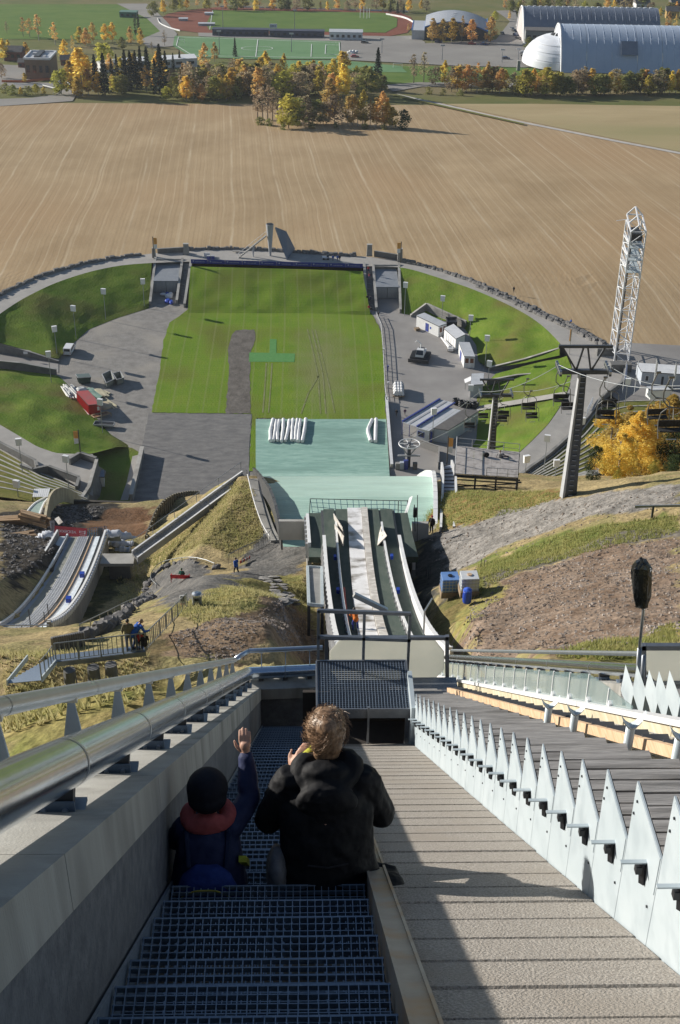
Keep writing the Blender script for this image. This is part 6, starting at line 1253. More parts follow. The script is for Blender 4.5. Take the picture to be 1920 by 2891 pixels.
tp = hT+.0; rd = [L4(0,tp), L4(1,tp), L4(2,tp+1.2), L4(3,tp+1.2)]; pk0, pk1 = (L4(0,tp+1.5)+L4(1,tp+1.5))/2, (L4(2,tp+3)+L4(3,tp+3))/2
for a, b in ((rd[0],rd[3]),(rd[1],rd[2]),(rd[2],rd[3]),(pk0,pk1),(rd[0],pk0),(rd[1],pk0),(rd[2],pk1),(rd[3],pk1),((rd[0]+rd[3])/2,(pk0+pk1)/2),((rd[1]+rd[2])/2,(pk0+pk1)/2)): q = MB(); q.bar(a, b, .26, .26); obj('roof_beam', q, m_lat, LT)
q = MB(); q.box(L4(0,hT*.5)+V(.9,2.0,0), (.3,.3,hT)); obj('duct', q, m_dk, LT); q = MB(); q.bar(L4(3,hT), L4(3,hT)+V(-2.2,0,-.3), .1, .1); obj('outrigger', q, m_lat, LT)
for px, w in (((1752,1048),(4.8,2.0)),((1708,1003),(4.0,2.2))): p = oz(*px,RZ); q = MB(); q.box(p+V(0,.6,.9), (w[0],w[1],1.8)); obj('footing', q, m_concd, LT)
# flag poles by the barrack
for i, (px, top) in enumerate((((1711,1118),1028),((1757,1110),1022),((1790,1114),1019),((1839,1121),1013),((1894,1120),1022))):
    p = oz(*px,RZ); h = height_px(p, top); T = thing('flag_pole', nth(i)+' thin white flag pole from the left before the long barrack', 'flag pole', p, group='flag poles before the barrack'); q = MB(); q.tube([(0,0,0),(0,0,h)], .07, 6); obj('pole', q, m_wht, T, world=False)
    if i in (1,3,4): q = MB(); q.prism([(.1,0,h*.95),(.35,0,h*.9),(.55,.1,h*.5),(.1,.05,h*.42)], (0,.06,0)); obj('flag', q, m_wht if i > 1 else mat('pale_blue_flag', (.35,.42,.65), rough=.7), T, world=False)
# ---- torch tower, stair and slab
tb = oz(763,722,RZ); th = height_px(tb, 633); TT = thing('torch_tower', 'grey inverted-cone torch tower with a leaning slab and stair at the head of the arena', 'torch tower', tb); m_tor = mat('torch_grey', (.30,.32,.35), (.36,.38,.41), scale=.5, rough=.5)
q = MB(); q.tube([tb, tb+V(0,0,th)], [.28,1.05], 20); obj('cone', q, m_tor, TT, smooth=False); q = MB(); q.tube([tb+V(0,0,th), tb+V(0,0,th+.12)], .85, 20); obj('bowl', q, m_blk, TT)
gA, gB = oz(809,734,RZ), oz(826,712,RZ); yT = tb[1]; a, b = oy(776,644,yT+1.0), oy(806,656,yT+4.2); mid = oy(829,699,yT+4.6)
q = MB(); q.prism([gA, gA+(gB-gA)*1.3, b, a], V(.25,0,.3)); obj('leaning_slab', q, mat('slab_blue_grey', (.10,.13,.18), (.13,.16,.21), scale=.4, rough=.6), TT)
s0, s1 = oz(673,728,RZ), tb+V(-1.0,0,th*.64); q = MB(); q.bar(s0, s1, .8, .2); st_ = obj('stair', q, m_conc, TT)
for k in range(16): t = (k+.5)/16; q = MB(); q.box(s0+(s1-s0)*t+V(0,0,.18), (.3,1.0,.1)); obj('step', q, m_cl, st_)
q = MB(); q.bar(s0+V(0,.4,1.1), s1+V(0,.4,1.1), .06, .08); [q.box(s0+(s1-s0)*t+V(0,.4,.55), (.06,.06,1.1)) for t in np.linspace(0,1,7)]; obj('handrail', q, m_wht, st_)
c = s0+(s1-s0)*.5; q = MB(); q.tube([V(c[0]+.2,c[1],RZ), V(c[0]+.2,c[1],c[2])], [.12,.42], 10); obj('stay', q, m_tor, TT); q = MB(); q.box(oz(668,712,RZ)+V(0,0,.4), (2.2,1.0,.1)); obj('bench', q, m_conc, TT)
# ---- banner wall
m_bnr = mat('banner_blue', (.020,.035,.22), (.03,.05,.28), scale=.6, rough=.6); A, B_ = oz(539,743,RZ), oz(1025,756,RZ); BW = thing('banner_row', 'row of blue advertising banners along the top of the counter slope', 'banner', A); n_b = 10
m_dim = mat('pale_print', (.30,.33,.48), rough=.6)
for i in range(n_b):
    a, b = A+(B_-A)*(i+.01)/n_b, A+(B_-A)*(i+.99)/n_b; q = MB(); q.bar(a+V(0,0,.55), b+V(0,0,.55), .05, 1.15); o = obj('banner', q, m_bnr, BW); q = MB(); q.box(a*.86+b*.14+V(0,-.05,.65), (.35,.03,.4)); obj('emblem', q, m_dim, o); q = MB()
    for k in range(9): c = a+(b-a)*(.26+.065*k); q.box(c+V(0,-.05,.5), (.16+.05*(k%3),.03,.16))
    obj('lettering', q, m_dim, o); q = MB(); q.box(a+V(0,.1,.55), (.08,.08,1.3)); obj('post', q, m_dk, BW)
wall('kerb_wall', 'pale kerb wall behind the blue banners at the head of the arena', [A+V(0,.7,0), B_+V(0,.7,0)], .25, .3, m_cl)
# ---- tunnel mouths with ramps
m_gate = mat('gate_grey', (.22,.24,.27), (.27,.29,.32), scale=.6, rough=.6)
def tunnel(side, lab, wl, wr, rp, door, roof_y):
    T = thing('tunnel_mouth', lab, 'tunnel', oz(*wl[0], 0))
    def slope_wall(a, b, t=.45, ex=.5):
        p, r_ = oz(*a, 0), oz(*b, RZ+.05); q = MB(); q.prism([V(p[0],p[1],-.3), V(r_[0],r_[1],-.3), V(r_[0],r_[1],RZ+.3), V(p[0],p[1],1.0)], V(t,0,0)); obj('side_wall', q, m_conc, T); q = MB(); q.bar(V(p[0]+t/2,p[1],1.05), V(r_[0]+t/2,r_[1],RZ+.35), t+.2, .12); obj('coping', q, m_cl, T); return V(p[0],p[1],0), V(r_[0],r_[1],0)
    l0, l1 = slope_wall(*wl); r0, r1 = slope_wall(*wr); o0, o1 = slope_wall(*rp)
    yd = float(oz(*door, 0)[1]); xa = l0[0]+(l1[0]-l0[0])*(yd-l0[1])/(l1[1]-l0[1])+.45; xb = r0[0]+(r1[0]-r0[0])*(yd-r0[1])/(r1[1]-r0[1])
    for s in (0, 1):
        x0 = xa+(xb-xa)*s/2+.06; x1 = xa+(xb-xa)*(s+1)/2-.06; q = MB(); q.box(((x0+x1)/2,yd,1.45), (x1-x0,.12,2.9)); g = obj('gate_leaf', q, m_gate, T)
        for k in range(8): q = MB(); q.box((x0+(x1-x0)*(k+.5)/8,yd-.08,1.45), (.08,.06,2.7)); obj('rib', q, m_wall, g)
    yr = float(oz(470,roof_y,3)[1]); q = MB(); q.hexa([(xa,yd,3.0),(xb,yd,3.0),(xb,l1[1]-1.5,4.0),(xa,l1[1]-1.5,4.0),(xa,yd,3.2),(xb,yd,3.2),(xb,l1[1]-1.5,4.2),(xa,l1[1]-1.5,4.2)]); obj('roof', q, m_gate, T)
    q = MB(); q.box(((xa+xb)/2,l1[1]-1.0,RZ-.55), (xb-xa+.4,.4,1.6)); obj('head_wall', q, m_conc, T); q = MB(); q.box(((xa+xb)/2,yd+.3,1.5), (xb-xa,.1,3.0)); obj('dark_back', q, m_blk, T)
    u0, u1 = (r0+V(.45,0,0), r1+V(.45,0,0)) if side < 0 else (o0+V(.45,0,0), o1+V(.45,0,0)); w0, w1 = (o0, o1) if side < 0 else (l0, l1)
    q = MB(); q.hexa([V(*u0[:2],-.3),V(*w0[:2],-.3),V(*w1[:2],RZ-.8),V(*u1[:2],RZ-.8),V(*u0[:2],.02),V(*w0[:2],.02),V(*w1[:2],(RZ-.05)),V(*u1[:2],(RZ-.05))]); obj('ramp', q, m_concd, T)
    for k in range(1,9): a, b = (u0*(1-k/9)+u1*k/9)+V(0,0,(RZ-.05)*k/9+.04), (w0*(1-k/9)+w1*k/9)+V(0,0,(RZ-.05)*k/9+.04); q = MB(); q.bar(a, b, .12, .08); obj('cleat', q, m_conc, T)
tunnel(-1, 'left tunnel mouth with grey gate leaves and a blue and white heap inside', ((422,862),(437,729)), ((497,858),(513,731)), ((519,868),(538,733)), (467,825), 770)
tunnel(1, 'right tunnel mouth with grey gate leaves and people on its ramp', ((1060,878),(1051,745)), ((1128,884),(1124,746)), ((1033,872),(1026,744)), (1090,842), 780)
T = thing('tarpaulin_heap', 'crumpled blue and white tarpaulin heap inside the left tunnel mouth', 'tarpaulin', oz(477,858)); rr = random.Random(5)
for i in range(9): q = MB(); c = oz(470+rr.uniform(-12,14), 850+rr.uniform(-16,10)); q.ell(c+V(0,0,.35), rr.uniform(.4,1.0), rr.uniform(.5,1.2), rr.uniform(.3,.7), 8, 5); obj('fold', q, m_wht if i % 3 else m_blue, T)
# pillars and flags beside the tunnels
for i, (px, h, w) in enumerate((((435,726),2.6,1.0),((526,718),3.0,1.6),((1043,722),3.2,1.6),((1129,738),3.6,1.4))):
    p = oz(*px,RZ); T = thing('pillar', 'square concrete pillar '+('left of the left tunnel','right of the left tunnel','left of the right tunnel','right of the right tunnel')[i], 'pillar', p); q = MB(); q.hexa([V(-w/2,-.5,0),V(w/2,-.5,0),V(w/2,.5,0),V(-w/2,.5,0),V(-w*.42,-.4,h),V(w*.42,-.4,h),V(w*.42,.4,h),V(-w*.42,.4,h)]); obj('shaft', q, m_conc, T, world=False); q = MB(); q.box((0,0,h+.06), (w*.95,.95,.12)); obj('cap', q, m_cl, T, world=False)
for a, b, lab in (((445,716),(520,712),'low concrete wall closing the rim above the left tunnel'),((1056,722),(1124,733),'low concrete wall closing the rim above the right tunnel')): wall('rim_wall', lab, [oz(*a,RZ), oz(*b,RZ)], 1.3, .4, m_concd, m_conc)
m_flag = mat('orange_flag', (.62,.27,.05), (.70,.36,.10), scale=1.0, rough=.7)
for px, top, z, lab, s in (((435,732),668,RZ,'orange and white flag on a dark pole beside the left tunnel',1),((1131,742),682,RZ,'orange and white flag on a dark pole beside the right tunnel',-1),((228,1287),1213,RZ+.6,'orange and white flag on the corner post of the left plaza',-1),((1261,1318),1232,0,'orange and white flag beside the service building',1)):
    p = oz(*px, z); h = height_px(p, top); T = thing('flag', lab, 'flag', p, group='orange and white flags'); q = MB(); q.tube([(0,0,0),(0,0,h)], .12, 6); obj('pole', q, m_brd, T, world=False)
    q = MB(); q.prism([(s*.15,0,h*.95),(s*1.05,.05,h*.93),(s*1.05,.05,h*.66),(s*.15,0,h*.66)], (0,.05,0)); obj('cloth', q, m_flag, T, world=False); q = MB(); q.prism([(s*.15,0,h*.655),(s*1.05,.05,h*.655),(s*1.0,.05,h*.45),(s*.15,0,h*.48)], (0,.05,0)); obj('cloth', q, m_wht, T, world=False)
p = oz(1607,1000,RZ); h = height_px(p, 926); T = thing('flag_pole', 'tall pale pole standing at the top of the retaining wall', 'flag pole', p); q = MB(); q.tube([(0,0,0),(0,0,h)], .1, 6); obj('pole', q, m_cl, T, world=False); q = MB(); q.prism([(-.1,0,h*.95),(-.35,0,h*.95),(-.35,0,h*.5),(-.1,0,h*.5)], (0,.05,0)); obj('cloth', q, m_flag, T, world=False)
# ---- white rolls on the mat
for i in range(9):
    x = 768+i*11.6; a, b = oz(x+rng.uniform(-4,4), 1184+rng.uniform(-2,3), .45), oz(x-5+rng.uniform(-5,4), 1246-rng.uniform(0,5), .45); P = smoothline([a, (a+b)/2+V(rng.uniform(-.35,.35),0,0), b], 8, 1); q = MB(); q.tube(P, [.40*rng.uniform(.85,1.15) for _ in range(8)], 9); props(obj('foam_roll', q, m_wht, smooth=False), nth(i)+' white foam roll from the left lying on the green landing mat', 'foam roll', 'white foam rolls on the landing mat')
for i, (a, b, lab) in enumerate((((1051,1185),(1047,1245),'bent white foam roll of the pair at the right edge of the mat'),((1062,1183),(1060,1246),'straight white foam roll of the pair at the right edge of the mat'))):
    a, b = oz(*a, .45), oz(*b, .45); q = MB(); q.tube(smoothline([a, (a+b)/2+V(-.9 if i == 0 else 0,0,0), b], 10, 1), .42, 9); props(obj('foam_roll', q, m_wht), lab, 'foam roll')
# ================================================================ LEFT YARD AND TERRACES
def terrace(label, top, bot, rows, name='terrace'):
    A = smoothline(top, 40, 1); B = smoothline(bot, 40, 1); mb = MB(); T = thing(name, label, 'terrace', A[0])
    for i in range(rows):
        t0, t1 = i/rows, (i+1)/rows; P0 = A*(1-t0)+B*t0; P1 = A*(1-t1)+B*t1; z = P1[:,2].copy(); G0 = P0.copy(); G0[:,2] = z-.05; G1 = P1.copy(); G1[:,2] = z-.05
        q = MB(); q.strip(G0, G1); obj('grass_step', q, m_bank2, T); q = MB(); K = P0.copy(); K[:,2] = P0[:,2]-.1; q.wallstrip(K, z-K[:,2]+.06, .28); obj('kerb', q, m_cl, T)
    return T
m_bank2 = mat('terrace_grass', (.13,.14,.035), (.20,.18,.065), scale=.6, rough=.95, spec=.05, coords='Position', bump=.08, bscale=2.5, col3=(.11,.13,.03), scale3=.2)
terrace('grass terrace steps with pale kerbs curving up on the right behind the chairlift', [oz(1482,1352,RZ-.4),oz(1562,1296,RZ-.4),oz(1640,1228,RZ-.4),(oz(1692,1158,RZ-.4)),oz(1752,1140,RZ-.4),oz(1860,1138,RZ-.4),oz(1960,1138,RZ-.4)], [oz(1500,1392,RZ+5),oz(1562,1376,RZ+5),oz(1640,1356,RZ+5),oz(1712,1336,RZ+5),oz(1800,1310,RZ+5),oz(1900,1280,RZ+5),oz(2000,1250,RZ+5)], 9)
terrace('grass terrace steps with pale kerbs at the left edge below the plaza', [oz(-90,1232,RZ-.4),oz(0,1278,RZ-.4),oz(60,1312,RZ-.4),oz(110,1344,RZ-.4),oz(170,1366,RZ-.4),oz(250,1400,RZ-.4)], [oz(-90,1395,RZ+5),oz(0,1402,RZ+5),oz(60,1410,RZ+5),oz(130,1422,RZ+5),oz(190,1430,RZ+4.5),oz(240,1440,RZ+3)], 8)
wall('terrace_wall', 'long dark wall between the ring path and the right terraces', [p for p in PO_[10:56:3]][::-1], 1.15, .4, m_concd, m_conc)
wall('terrace_wall', 'pale wall along the top walkway of the right terraces', [oz(1500,1394,RZ+5), oz(1562,1378,RZ+5), oz(1640,1358,RZ+5), oz(1712,1338,RZ+5)], .5, 1.6, m_conc, m_cl)
railing('terrace_railing', 'thin dark railing above the walkway of the right terraces', 'railing', [oz(1478,1388,RZ+5), oz(1562,1370,RZ+5), oz(1640,1350,RZ+5), oz(1700,1334,RZ+5)], .9, post=2.5, r=.03)
railing('gate_railing', 'blue-grey railing at the head of the right terraces', 'railing', [oz(1657,1172,RZ), oz(1672,1140,RZ)], 1.6, post=1.5, r=.06, m=m_bhut, mids=3)
W8 = RZ
wall('plaza_wall', 'dark wall at the left edge dividing the path from the terraces', [oz(-60,1238,W8), oz(0,1268,W8), oz(98,1318,W8), oz(104,1334,W8)], 1.5, .45, m_concd, m_conc)
wall('plaza_wall', 'zigzag dark wall between the plaza and the left terraces', [oz(58,1330,W8), oz(94,1344,W8), oz(137,1335,W8), oz(222,1366,W8), oz(214,1392,W8)], 1.5, .45, m_concd, m_conc)
wall('plaza_wall', 'pointed far wall of the plaza with the flag on its corner', [oz(200,1313,W8), oz(228,1296,W8), oz(271,1311,W8)], 1.4, .45, m_concd, m_conc)
wall('plaza_wall', 'tall right-hand wall of the plaza above the small white booth', [oz(271,1311,W8), oz(249,1388,W8), oz(228,1420,W8)], 1.2, .5, m_concd, m_cl)
tri_poly([oz(a, b, RZ-.01) for a, b in [(140,1280),(262,1282),(272,1310),(250,1386),(228,1416),(214,1392),(222,1366),(137,1335),(110,1320)]], 'plaza', m_path)
q = MB(); P = [oz(272,1312,RZ-.1), oz(250,1386,RZ-.1), oz(226,1420,RZ-.1)]; G_ = [oz(300,1330,0), oz(282,1400,0), oz(262,1428,0)]; q.strip(P, G_); obj('plaza_flank', q, m_concd, kind='structure')
tri_poly([oz(a, b, .02) for a, b in [(262,1283),(330,1262),(372,1264),(396,1278),(366,1416),(250,1430),(280,1350)]], 'bank_grass', m_bank)
wall('retaining_wall', 'long pale-topped concrete wall along the left edge of the gravel apron', [oz(398,1280), oz(383,1345), oz(366,1416)], 1.6, .7, m_conc, m_cl)
tri_poly([oz(a, b, .035) for a, b in [(374,1288),(390,1284),(378,1350),(362,1412),(340,1412),(358,1360)]], 'footpath', m_path)
hut('booth', 'small white booth with a blue roof beside the plaza wall', 'booth', (266,1356), (266,1374), (296,1374), 2.2, m_wht, m_bl)
T = thing('viewing_shelter', 'white slatted roof on posts at the foot of the left terraces', 'shelter', oz(120,1412,RZ+5)); SR = [oz(92,1404,RZ+7), oz(135,1404,RZ+7), oz(142,1380,RZ+7), oz(96,1381,RZ+7)]
for i in range(8): u0, u1 = i/8+.006, (i+1)/8-.006; f = lambda u, v: (SR[0]*(1-u)+SR[1]*u)*(1-v)+(SR[3]*(1-u)+SR[2]*u)*v; q = MB(); q.prism([f(u0,0), f(u1,0), f(u1,1), f(u0,1)], (0,0,.1)); obj('slat', q, m_wht, T)
for p in SR: q = MB(); q.box(p-V(0,0,1.2), (.14,.14,2.4)); obj('post', q, m_dk, T)
# lamps
LMP = [((408,868),790,0,'beside the left tunnel mouth'),((299,904),818,0,'second from the left tunnel along the bank'),((215,957),866,0,'on the left bank above the white van'),((162,1010),924,0,'on the left bank beyond the ramp wall'),((146,1088),995,0,'beside the pile of white pipes'),((65,1345),1242,RZ+.6,'left of the plaza on the terraces'),((195,1383),1290,RZ+1.6,'standing in front of the plaza'),((52,1405),1360,RZ+4.8,'low on the left terraces'),((1142,889),800,0,'beside the right tunnel mouth'),((1247,905),838,0,'behind the long pale hut'),((1325,968),893,0,'behind the white container'),((1369,1042),950,0,'on the grass behind the narrow hut'),((1377,1095),1022,0,'at the end of the retaining wall'),((1763,1150),1072,RZ-.2,'at the right terraces before the barrack'),((1632,1288),1183,RZ+1,'behind the tall lift pylon on the terraces'),((1535,1337),1232,RZ+1,'in the middle of the right terraces'),((1478,1386),1290,RZ+4.6,'right beside the timber stage'),((1566,1358),1302,RZ+4,'low on the right terraces'),((1220,1249),1156,0,'in front of the service building'),((291,1230),1130,0,'in front of the red container'),((1327,1128),1090,0,'left of the pale kiosk')]
m_lh = mat('lamp_white', (.72,.73,.75), rough=.4)
for i, (px, top, z, lab) in enumerate(LMP):
    p = oz(*px, z); h = height_px(p, top); T = thing('flood_lamp', 'white boxy floodlight on a thin pole '+lab, 'lamp', p, R(rng.uniform(-25,25)), 'white floodlights round the arena'); q = MB(); q.tube([(0,0,-.5),(0,0,h-.6)], [.09,.06], 7); obj('pole', q, m_bar, T, world=False)
    q = MB(); q.loft([[(-.55,-.35,h-1.1),(.55,-.35,h-1.1),(.45,.35,h-1.3),(-.45,.35,h-1.3)],[(-.62,-.35,h+.35),(.62,-.35,h+.35),(.55,.4,h+.25),(-.55,.4,h+.25)]]); obj('lamp_head', q, m_lh, T, world=False); q = MB(); q.box((.1,.5,h-1.2), (.3,.25,.4)); obj('bracket', q, m_dk, T, world=False)
# van
def heading(a, b): d = oz(*b)-oz(*a); return math.atan2(d[1], d[0])
def vehicle(label, cat, p, rz, col, kind='car', group=None, name=None):
    m = mat('paint_'+'_'.join('%02d' % int(c*99) for c in col), col, rough=.25, spec=.6); T = thing(name or ('parked_van' if kind == 'van' else 'parked_car'), label, cat, p, rz, group)
    if kind == 'van': L, W, H = 4.7, 1.85, 1.95; prof = [(-L/2,.35),(-L/2,1.2),(-L/2+.15,H-.05),(-L/2+.4,H),(L/2-1.7,H),(L/2-1.2,H-.1),(L/2-.7,1.15),(L/2-.1,.95),(L/2,.7),(L/2,.35)]
    else: L, W, H = 4.4, 1.8, 1.48; prof = [(-L/2,.35),(-L/2,.85),(-L/2+.25,.95),(-L/2+.75,H-.05),(-L/2+1.2,H),(L/2-1.9,H),(L/2-1.1,.95),(L/2-.15,.8),(L/2,.65),(L/2,.35)]
    q = MB(); q.prism([V(x,-W/2,z) for x, z in prof], V(0,W,0)); b = obj('body', q, m, T, world=False)
    q = MB(); z0, z1 = (1.15,H-.2) if kind == 'van' else (.93,H-.1); x0, x1 = (-L/2+.5,L/2-1.25) if kind == 'van' else (-L/2+.75,L/2-1.55)
    for s in (-1,1): q.prism([V(x0-.1,s*(W/2),z0),V(x1+.35,s*(W/2),z0),V(x1,s*(W/2),z1),V(x0+.15,s*(W/2),z1)], V(0,s*.02,0))
    if kind == 'van': q.prism([V(-L/2-.015,-W*.4,1.2),V(-L/2-.015,W*.4,1.2),V(-L/2+.12,W*.38,H-.15),V(-L/2+.12,-W*.38,H-.15)], V(-.02,0,0)); q.prism([V(L/2-.72,-W*.42,1.2),V(L/2-.72,W*.42,1.2),V(L/2-1.15,W*.38,H-.15),V(L/2-1.15,-W*.38,H-.15)], V(.03,0,.03))
    else: q.prism([V(-L/2+.3,-W*.42,1.0),V(-L/2+.3,W*.42,1.0),V(-L/2+.72,W*.36,H-.1),V(-L/2+.72,-W*.36,H-.1)], V(-.03,0,.03)); q.prism([V(L/2-1.15,-W*.42,1.0),V(L/2-1.15,W*.42,1.0),V(L/2-1.85,W*.36,H-.08),V(L/2-1.85,-W*.36,H-.08)], V(.03,0,.03))
    obj('window', q, m_win, T, world=False)
    for x in (-L*.31, L*.31):
        for s in (-1,1): q = MB(); q.tube([(x,s*(W/2-.2),.32),(x,s*(W/2+.01),.32)], .32, 12); w = obj('wheel', q, m_blk, T, world=False); q = MB(); q.tube([(x,s*(W/2+.005),.32),(x,s*(W/2+.025),.32)], .19, 8); obj('rim', q, m_steel, w, world=False)
    for s in (-1,1): q = MB(); q.box((L/2-.02,s*W*.36,.72), (.08,.3,.14)); obj('headlight', q, m_wht, T, world=False); q = MB(); q.box((-L/2+.0,s*W*.42,.85), (.06,.14,.3)); obj('tail_light', q, m_red, T, world=False)
    return T
vehicle('white van parked on the gravel below the left bank', 'van', oz(197,994), heading((190,1004),(208,974)), (.68,.69,.70), 'van')
# dumpsters
def dumpster(label, A, B, C, h, m, full=False):
    A, B, C = (oz(*p) for p in (A,B,C)); D = A+C-B; T = thing('dumpster', label, 'dumpster', B); P = [A,B,C,D]; c = sum(P)/4; q = MB()
    lo = [c+(p-c)*.82+V(0,0,.12) for p in P]; hi = [p+V(0,0,h) for p in P]; li = [c+(p-c)*.74+V(0,0,.3) for p in P]; ti = [c+(p-c)*.93+V(0,0,h) for p in P]; k = lo+hi+li+ti
    q.add(k, [(3,2,1,0)]+[(i,(i+1)%4,4+(i+1)%4,4+i) for i in range(4)]+[(4+i,4+(i+1)%4,12+(i+1)%4,12+i) for i in range(4)]+[(12+i,12+(i+1)%4,8+(i+1)%4,8+i) for i in range(4)]+[(8,9,10,11)]); obj('hopper', q, m, T)
    for i in range(4): q = MB(); q.bar(hi[i]+V(0,0,.04), hi[(i+1)%4]+V(0,0,.04), .14, .12); obj('rim', q, m_wall, T)
    for t in (.25,.5,.75): q = MB(); q.bar(lo[0]*(1-t)+lo[1]*t, hi[0]*(1-t)+hi[1]*t, .12, .12, (0,1,0)); obj('rib', q, m, T)
    return T
m_dgr = mat('dumpster_green', (.018,.045,.04), (.03,.06,.05), scale=1, rough=.5); m_dgy = mat('dumpster_grey', (.16,.18,.17), (.22,.23,.21), scale=1, rough=.6)
D1 = dumpster('closed dark green dumpster behind the white pipes', (216,1076), (222,1086), (259,1084), 1.7, m_dgr); q = MB(); A_, B2, C_ = oz(216,1076), oz(222,1086), oz(259,1084); q.prism([p+V(0,0,1.72) for p in (A_,B2,C_,A_+C_-B2)], (0,0,.1)); obj('lid', q, mat('tarp_green', (.10,.14,.14), rough=.7), D1)
dumpster('open grey dumpster with rubbish, left of the pair', (290,1074), (301,1099), (325,1088), 1.6, m_dgy); dumpster('open empty dumpster, right of the pair on the gravel', (320,1072), (331,1090), (352,1084), 1.6, m_dgy)
# red container
m_crd = mat('container_red', (.42,.02,.02), (.36,.02,.02), scale=.7, rough=.45)
CT_ = hut('shipping_container', 'red shipping container in the building yard on the left', 'container', (219,1136), (253,1174), (286,1171), 2.6, m_crd, mat('container_roof', (.40,.06,.06), (.30,.10,.10), scale=.5, rough=.6), holes=((1,.70,.90,.45,.80,m_wht,'emblem'),(1,.49,.51,.03,.95,m_brd,'door_gap')))
A, B_ = oz(219,1136), oz(253,1174); n = np.cross(B_-A, (0,0,1)); n /= np.linalg.norm(n); n = n if n@(CP-A) > 0 else -n
for k in range(14): p = A+(B_-A)*(k+.5)/14; q = MB(); q.box(p+n*.03+V(0,0,1.3), (.14,.14,2.4), math.atan2((B_-A)[1],(B_-A)[0])); obj('rib', q, m_crd, CT_)
# piles
def pile(label, cat, px0, px1, n, wpx, r, m, seed, name, round_=True, h=.5):
    rr = random.Random(seed); T = thing(name, label, cat, oz(*px0))
    for i in range(n):
        dx, dy = rr.uniform(-wpx,wpx), rr.uniform(-wpx*.4,wpx*.4); j = rr.uniform(-6,6); a, b = oz(px0[0]+dx, px0[1]+dy, r+h*rr.random()), oz(px1[0]+dx+j, px1[1]+dy+rr.uniform(-4,4), r+h*rr.random()); q = MB()
        if round_: q.tube([a,b], r*rr.uniform(.8,1.2), 7); obj('pipe', q, m, T)
        else: q.bar(a, b, r*3, r*.5); obj('board', q, m, T)
    return T
m_wpl = mat('white_plastic', (.60,.60,.58), (.45,.45,.44), scale=.8, rough=.5); m_gpl = mat('green_board', (.16,.28,.23), (.24,.34,.29), scale=.6, rough=.7); m_crm = mat('cream_board', (.52,.48,.34), (.45,.41,.29), scale=.6, rough=.8)
pile('loose heap of white pipes on the grass by the lamp', 'pipes', (150,1098), (172,1118), 12, 10, .16, m_wpl, 1, 'pipe_heap'); pile('big heap of white pipes and sheets behind the red container', 'pipes', (188,1092), (208,1116), 24, 16, .2, m_wpl, 2, 'pipe_heap', h=1.0)
pile('pile of pale green boards beside the red container', 'boards', (252,1098), (278,1120), 9, 8, .22, m_gpl, 3, 'board_pile', False); pile('pile of cream boards right of the green ones', 'boards', (275,1100), (296,1118), 9, 7, .22, m_crm, 4, 'board_pile', False, .3)
pile('row of long white boards lying along the grass edge', 'boards', (190,1120), (248,1168), 5, 3, .14, m_wpl, 5, 'board_pile', False, .15); pile('scatter of thin pale laths right of the red container', 'laths', (292,1124), (322,1150), 9, 9, .07, m_crm, 6, 'lath_pile', False, .2)
pile('small stack of pale boards beside the dumpsters', 'boards', (292,1103), (304,1108), 4, 3, .16, m_crm, 7, 'board_pile', False, .2)
q = MB(); q.ell(oz(230,1106)+V(0,0,.3), 1.5, 1.2, .9, 10, 6); props(obj('white_sheet', q, m_wpl), 'bundled white sheet above the red container roof', 'sheet'); q = MB(); q.ell(oz(297,1146), 1.7, 2.0, .6, 12, 6); props(obj('sand_heap', q, mat('sand', (.45,.39,.28), (.38,.33,.23), scale=1, rough=1)), 'small heap of pale sand right of the red container', 'sand')
T = thing('trestle_table', 'low timber frame with rusty panels in front of the red container', 'frame', oz(262,1182)); f = [oz(258,1180), oz(268,1187), oz(314,1174), oz(300,1170)]
for i in range(4): q = MB(); q.bar(f[i]+V(0,0,.7), f[(i+1)%4]+V(0,0,.7), .2, .16); obj('beam', q, m_raw, T)
q = MB(); q.prism([p+V(0,0,.55) for p in f], (0,0,.08)); obj('panel', q, m_brn, T)
for p in f: q = MB(); q.box(p+V(0,0,.35), (.16,.16,.7)); obj('leg', q, m_raw, T)
T = thing('boat_trailer', 'low grey open trailer below the timber frame', 'trailer', oz(295,1205), R(-8)); q = MB(); q.box((0,0,.55), (4.4,1.7,.12)); obj('bed', q, m_dk, T, world=False)
for y in (-.85,.85): q = MB(); q.box((0,y,.75), (4.4,.08,.4)); obj('side_board', q, m_wall, T, world=False)
for x in (-2.2,2.2): q = MB(); q.box((x,0,.75), (.08,1.7,.4)); obj('end_board', q, m_wall, T, world=False)
for s in (-1,1): q = MB(); q.tube([(0,s*.8,.33),(0,s*1.0,.33)], .33, 12); obj('wheel', q, m_blk, T, world=False)
T = thing('work_cart', 'small grey cart parked on the rim path behind the banners', 'cart', oz(920,732,RZ)); q = MB(); q.box((0,0,.6), (1.9,1.1,.25)); obj('bed', q, m_wht, T, world=False); q = MB(); q.box((.5,0,1.0), (.5,1.0,.6)); obj('seat', q, m_dk, T, world=False)
for x in (-.6,.6):
    for y in (-.5,.5): q = MB(); q.tube([(x,y-.1,.3),(x,y+.1,.3)], .3, 10); obj('wheel', q, m_blk, T, world=False)
for i, (px, c) in enumerate((((585,724),m_wht),((589,731),m_bdoor),((601,731),m_bdoor))): p = oz(*px,RZ); T = thing('crate', ('white','left blue','right blue')[i]+' crate on the rim path right of the left tunnel', 'crate', p); q = MB(); q.box((0,0,.45), (1.6 if i == 0 else .9,.9,.9)); obj('box', q, c, T, world=False); q = MB(); q.box((0,0,.95), (1.65 if i == 0 else .95,.95,.1)); obj('lid', q, m_wall, T, world=False)
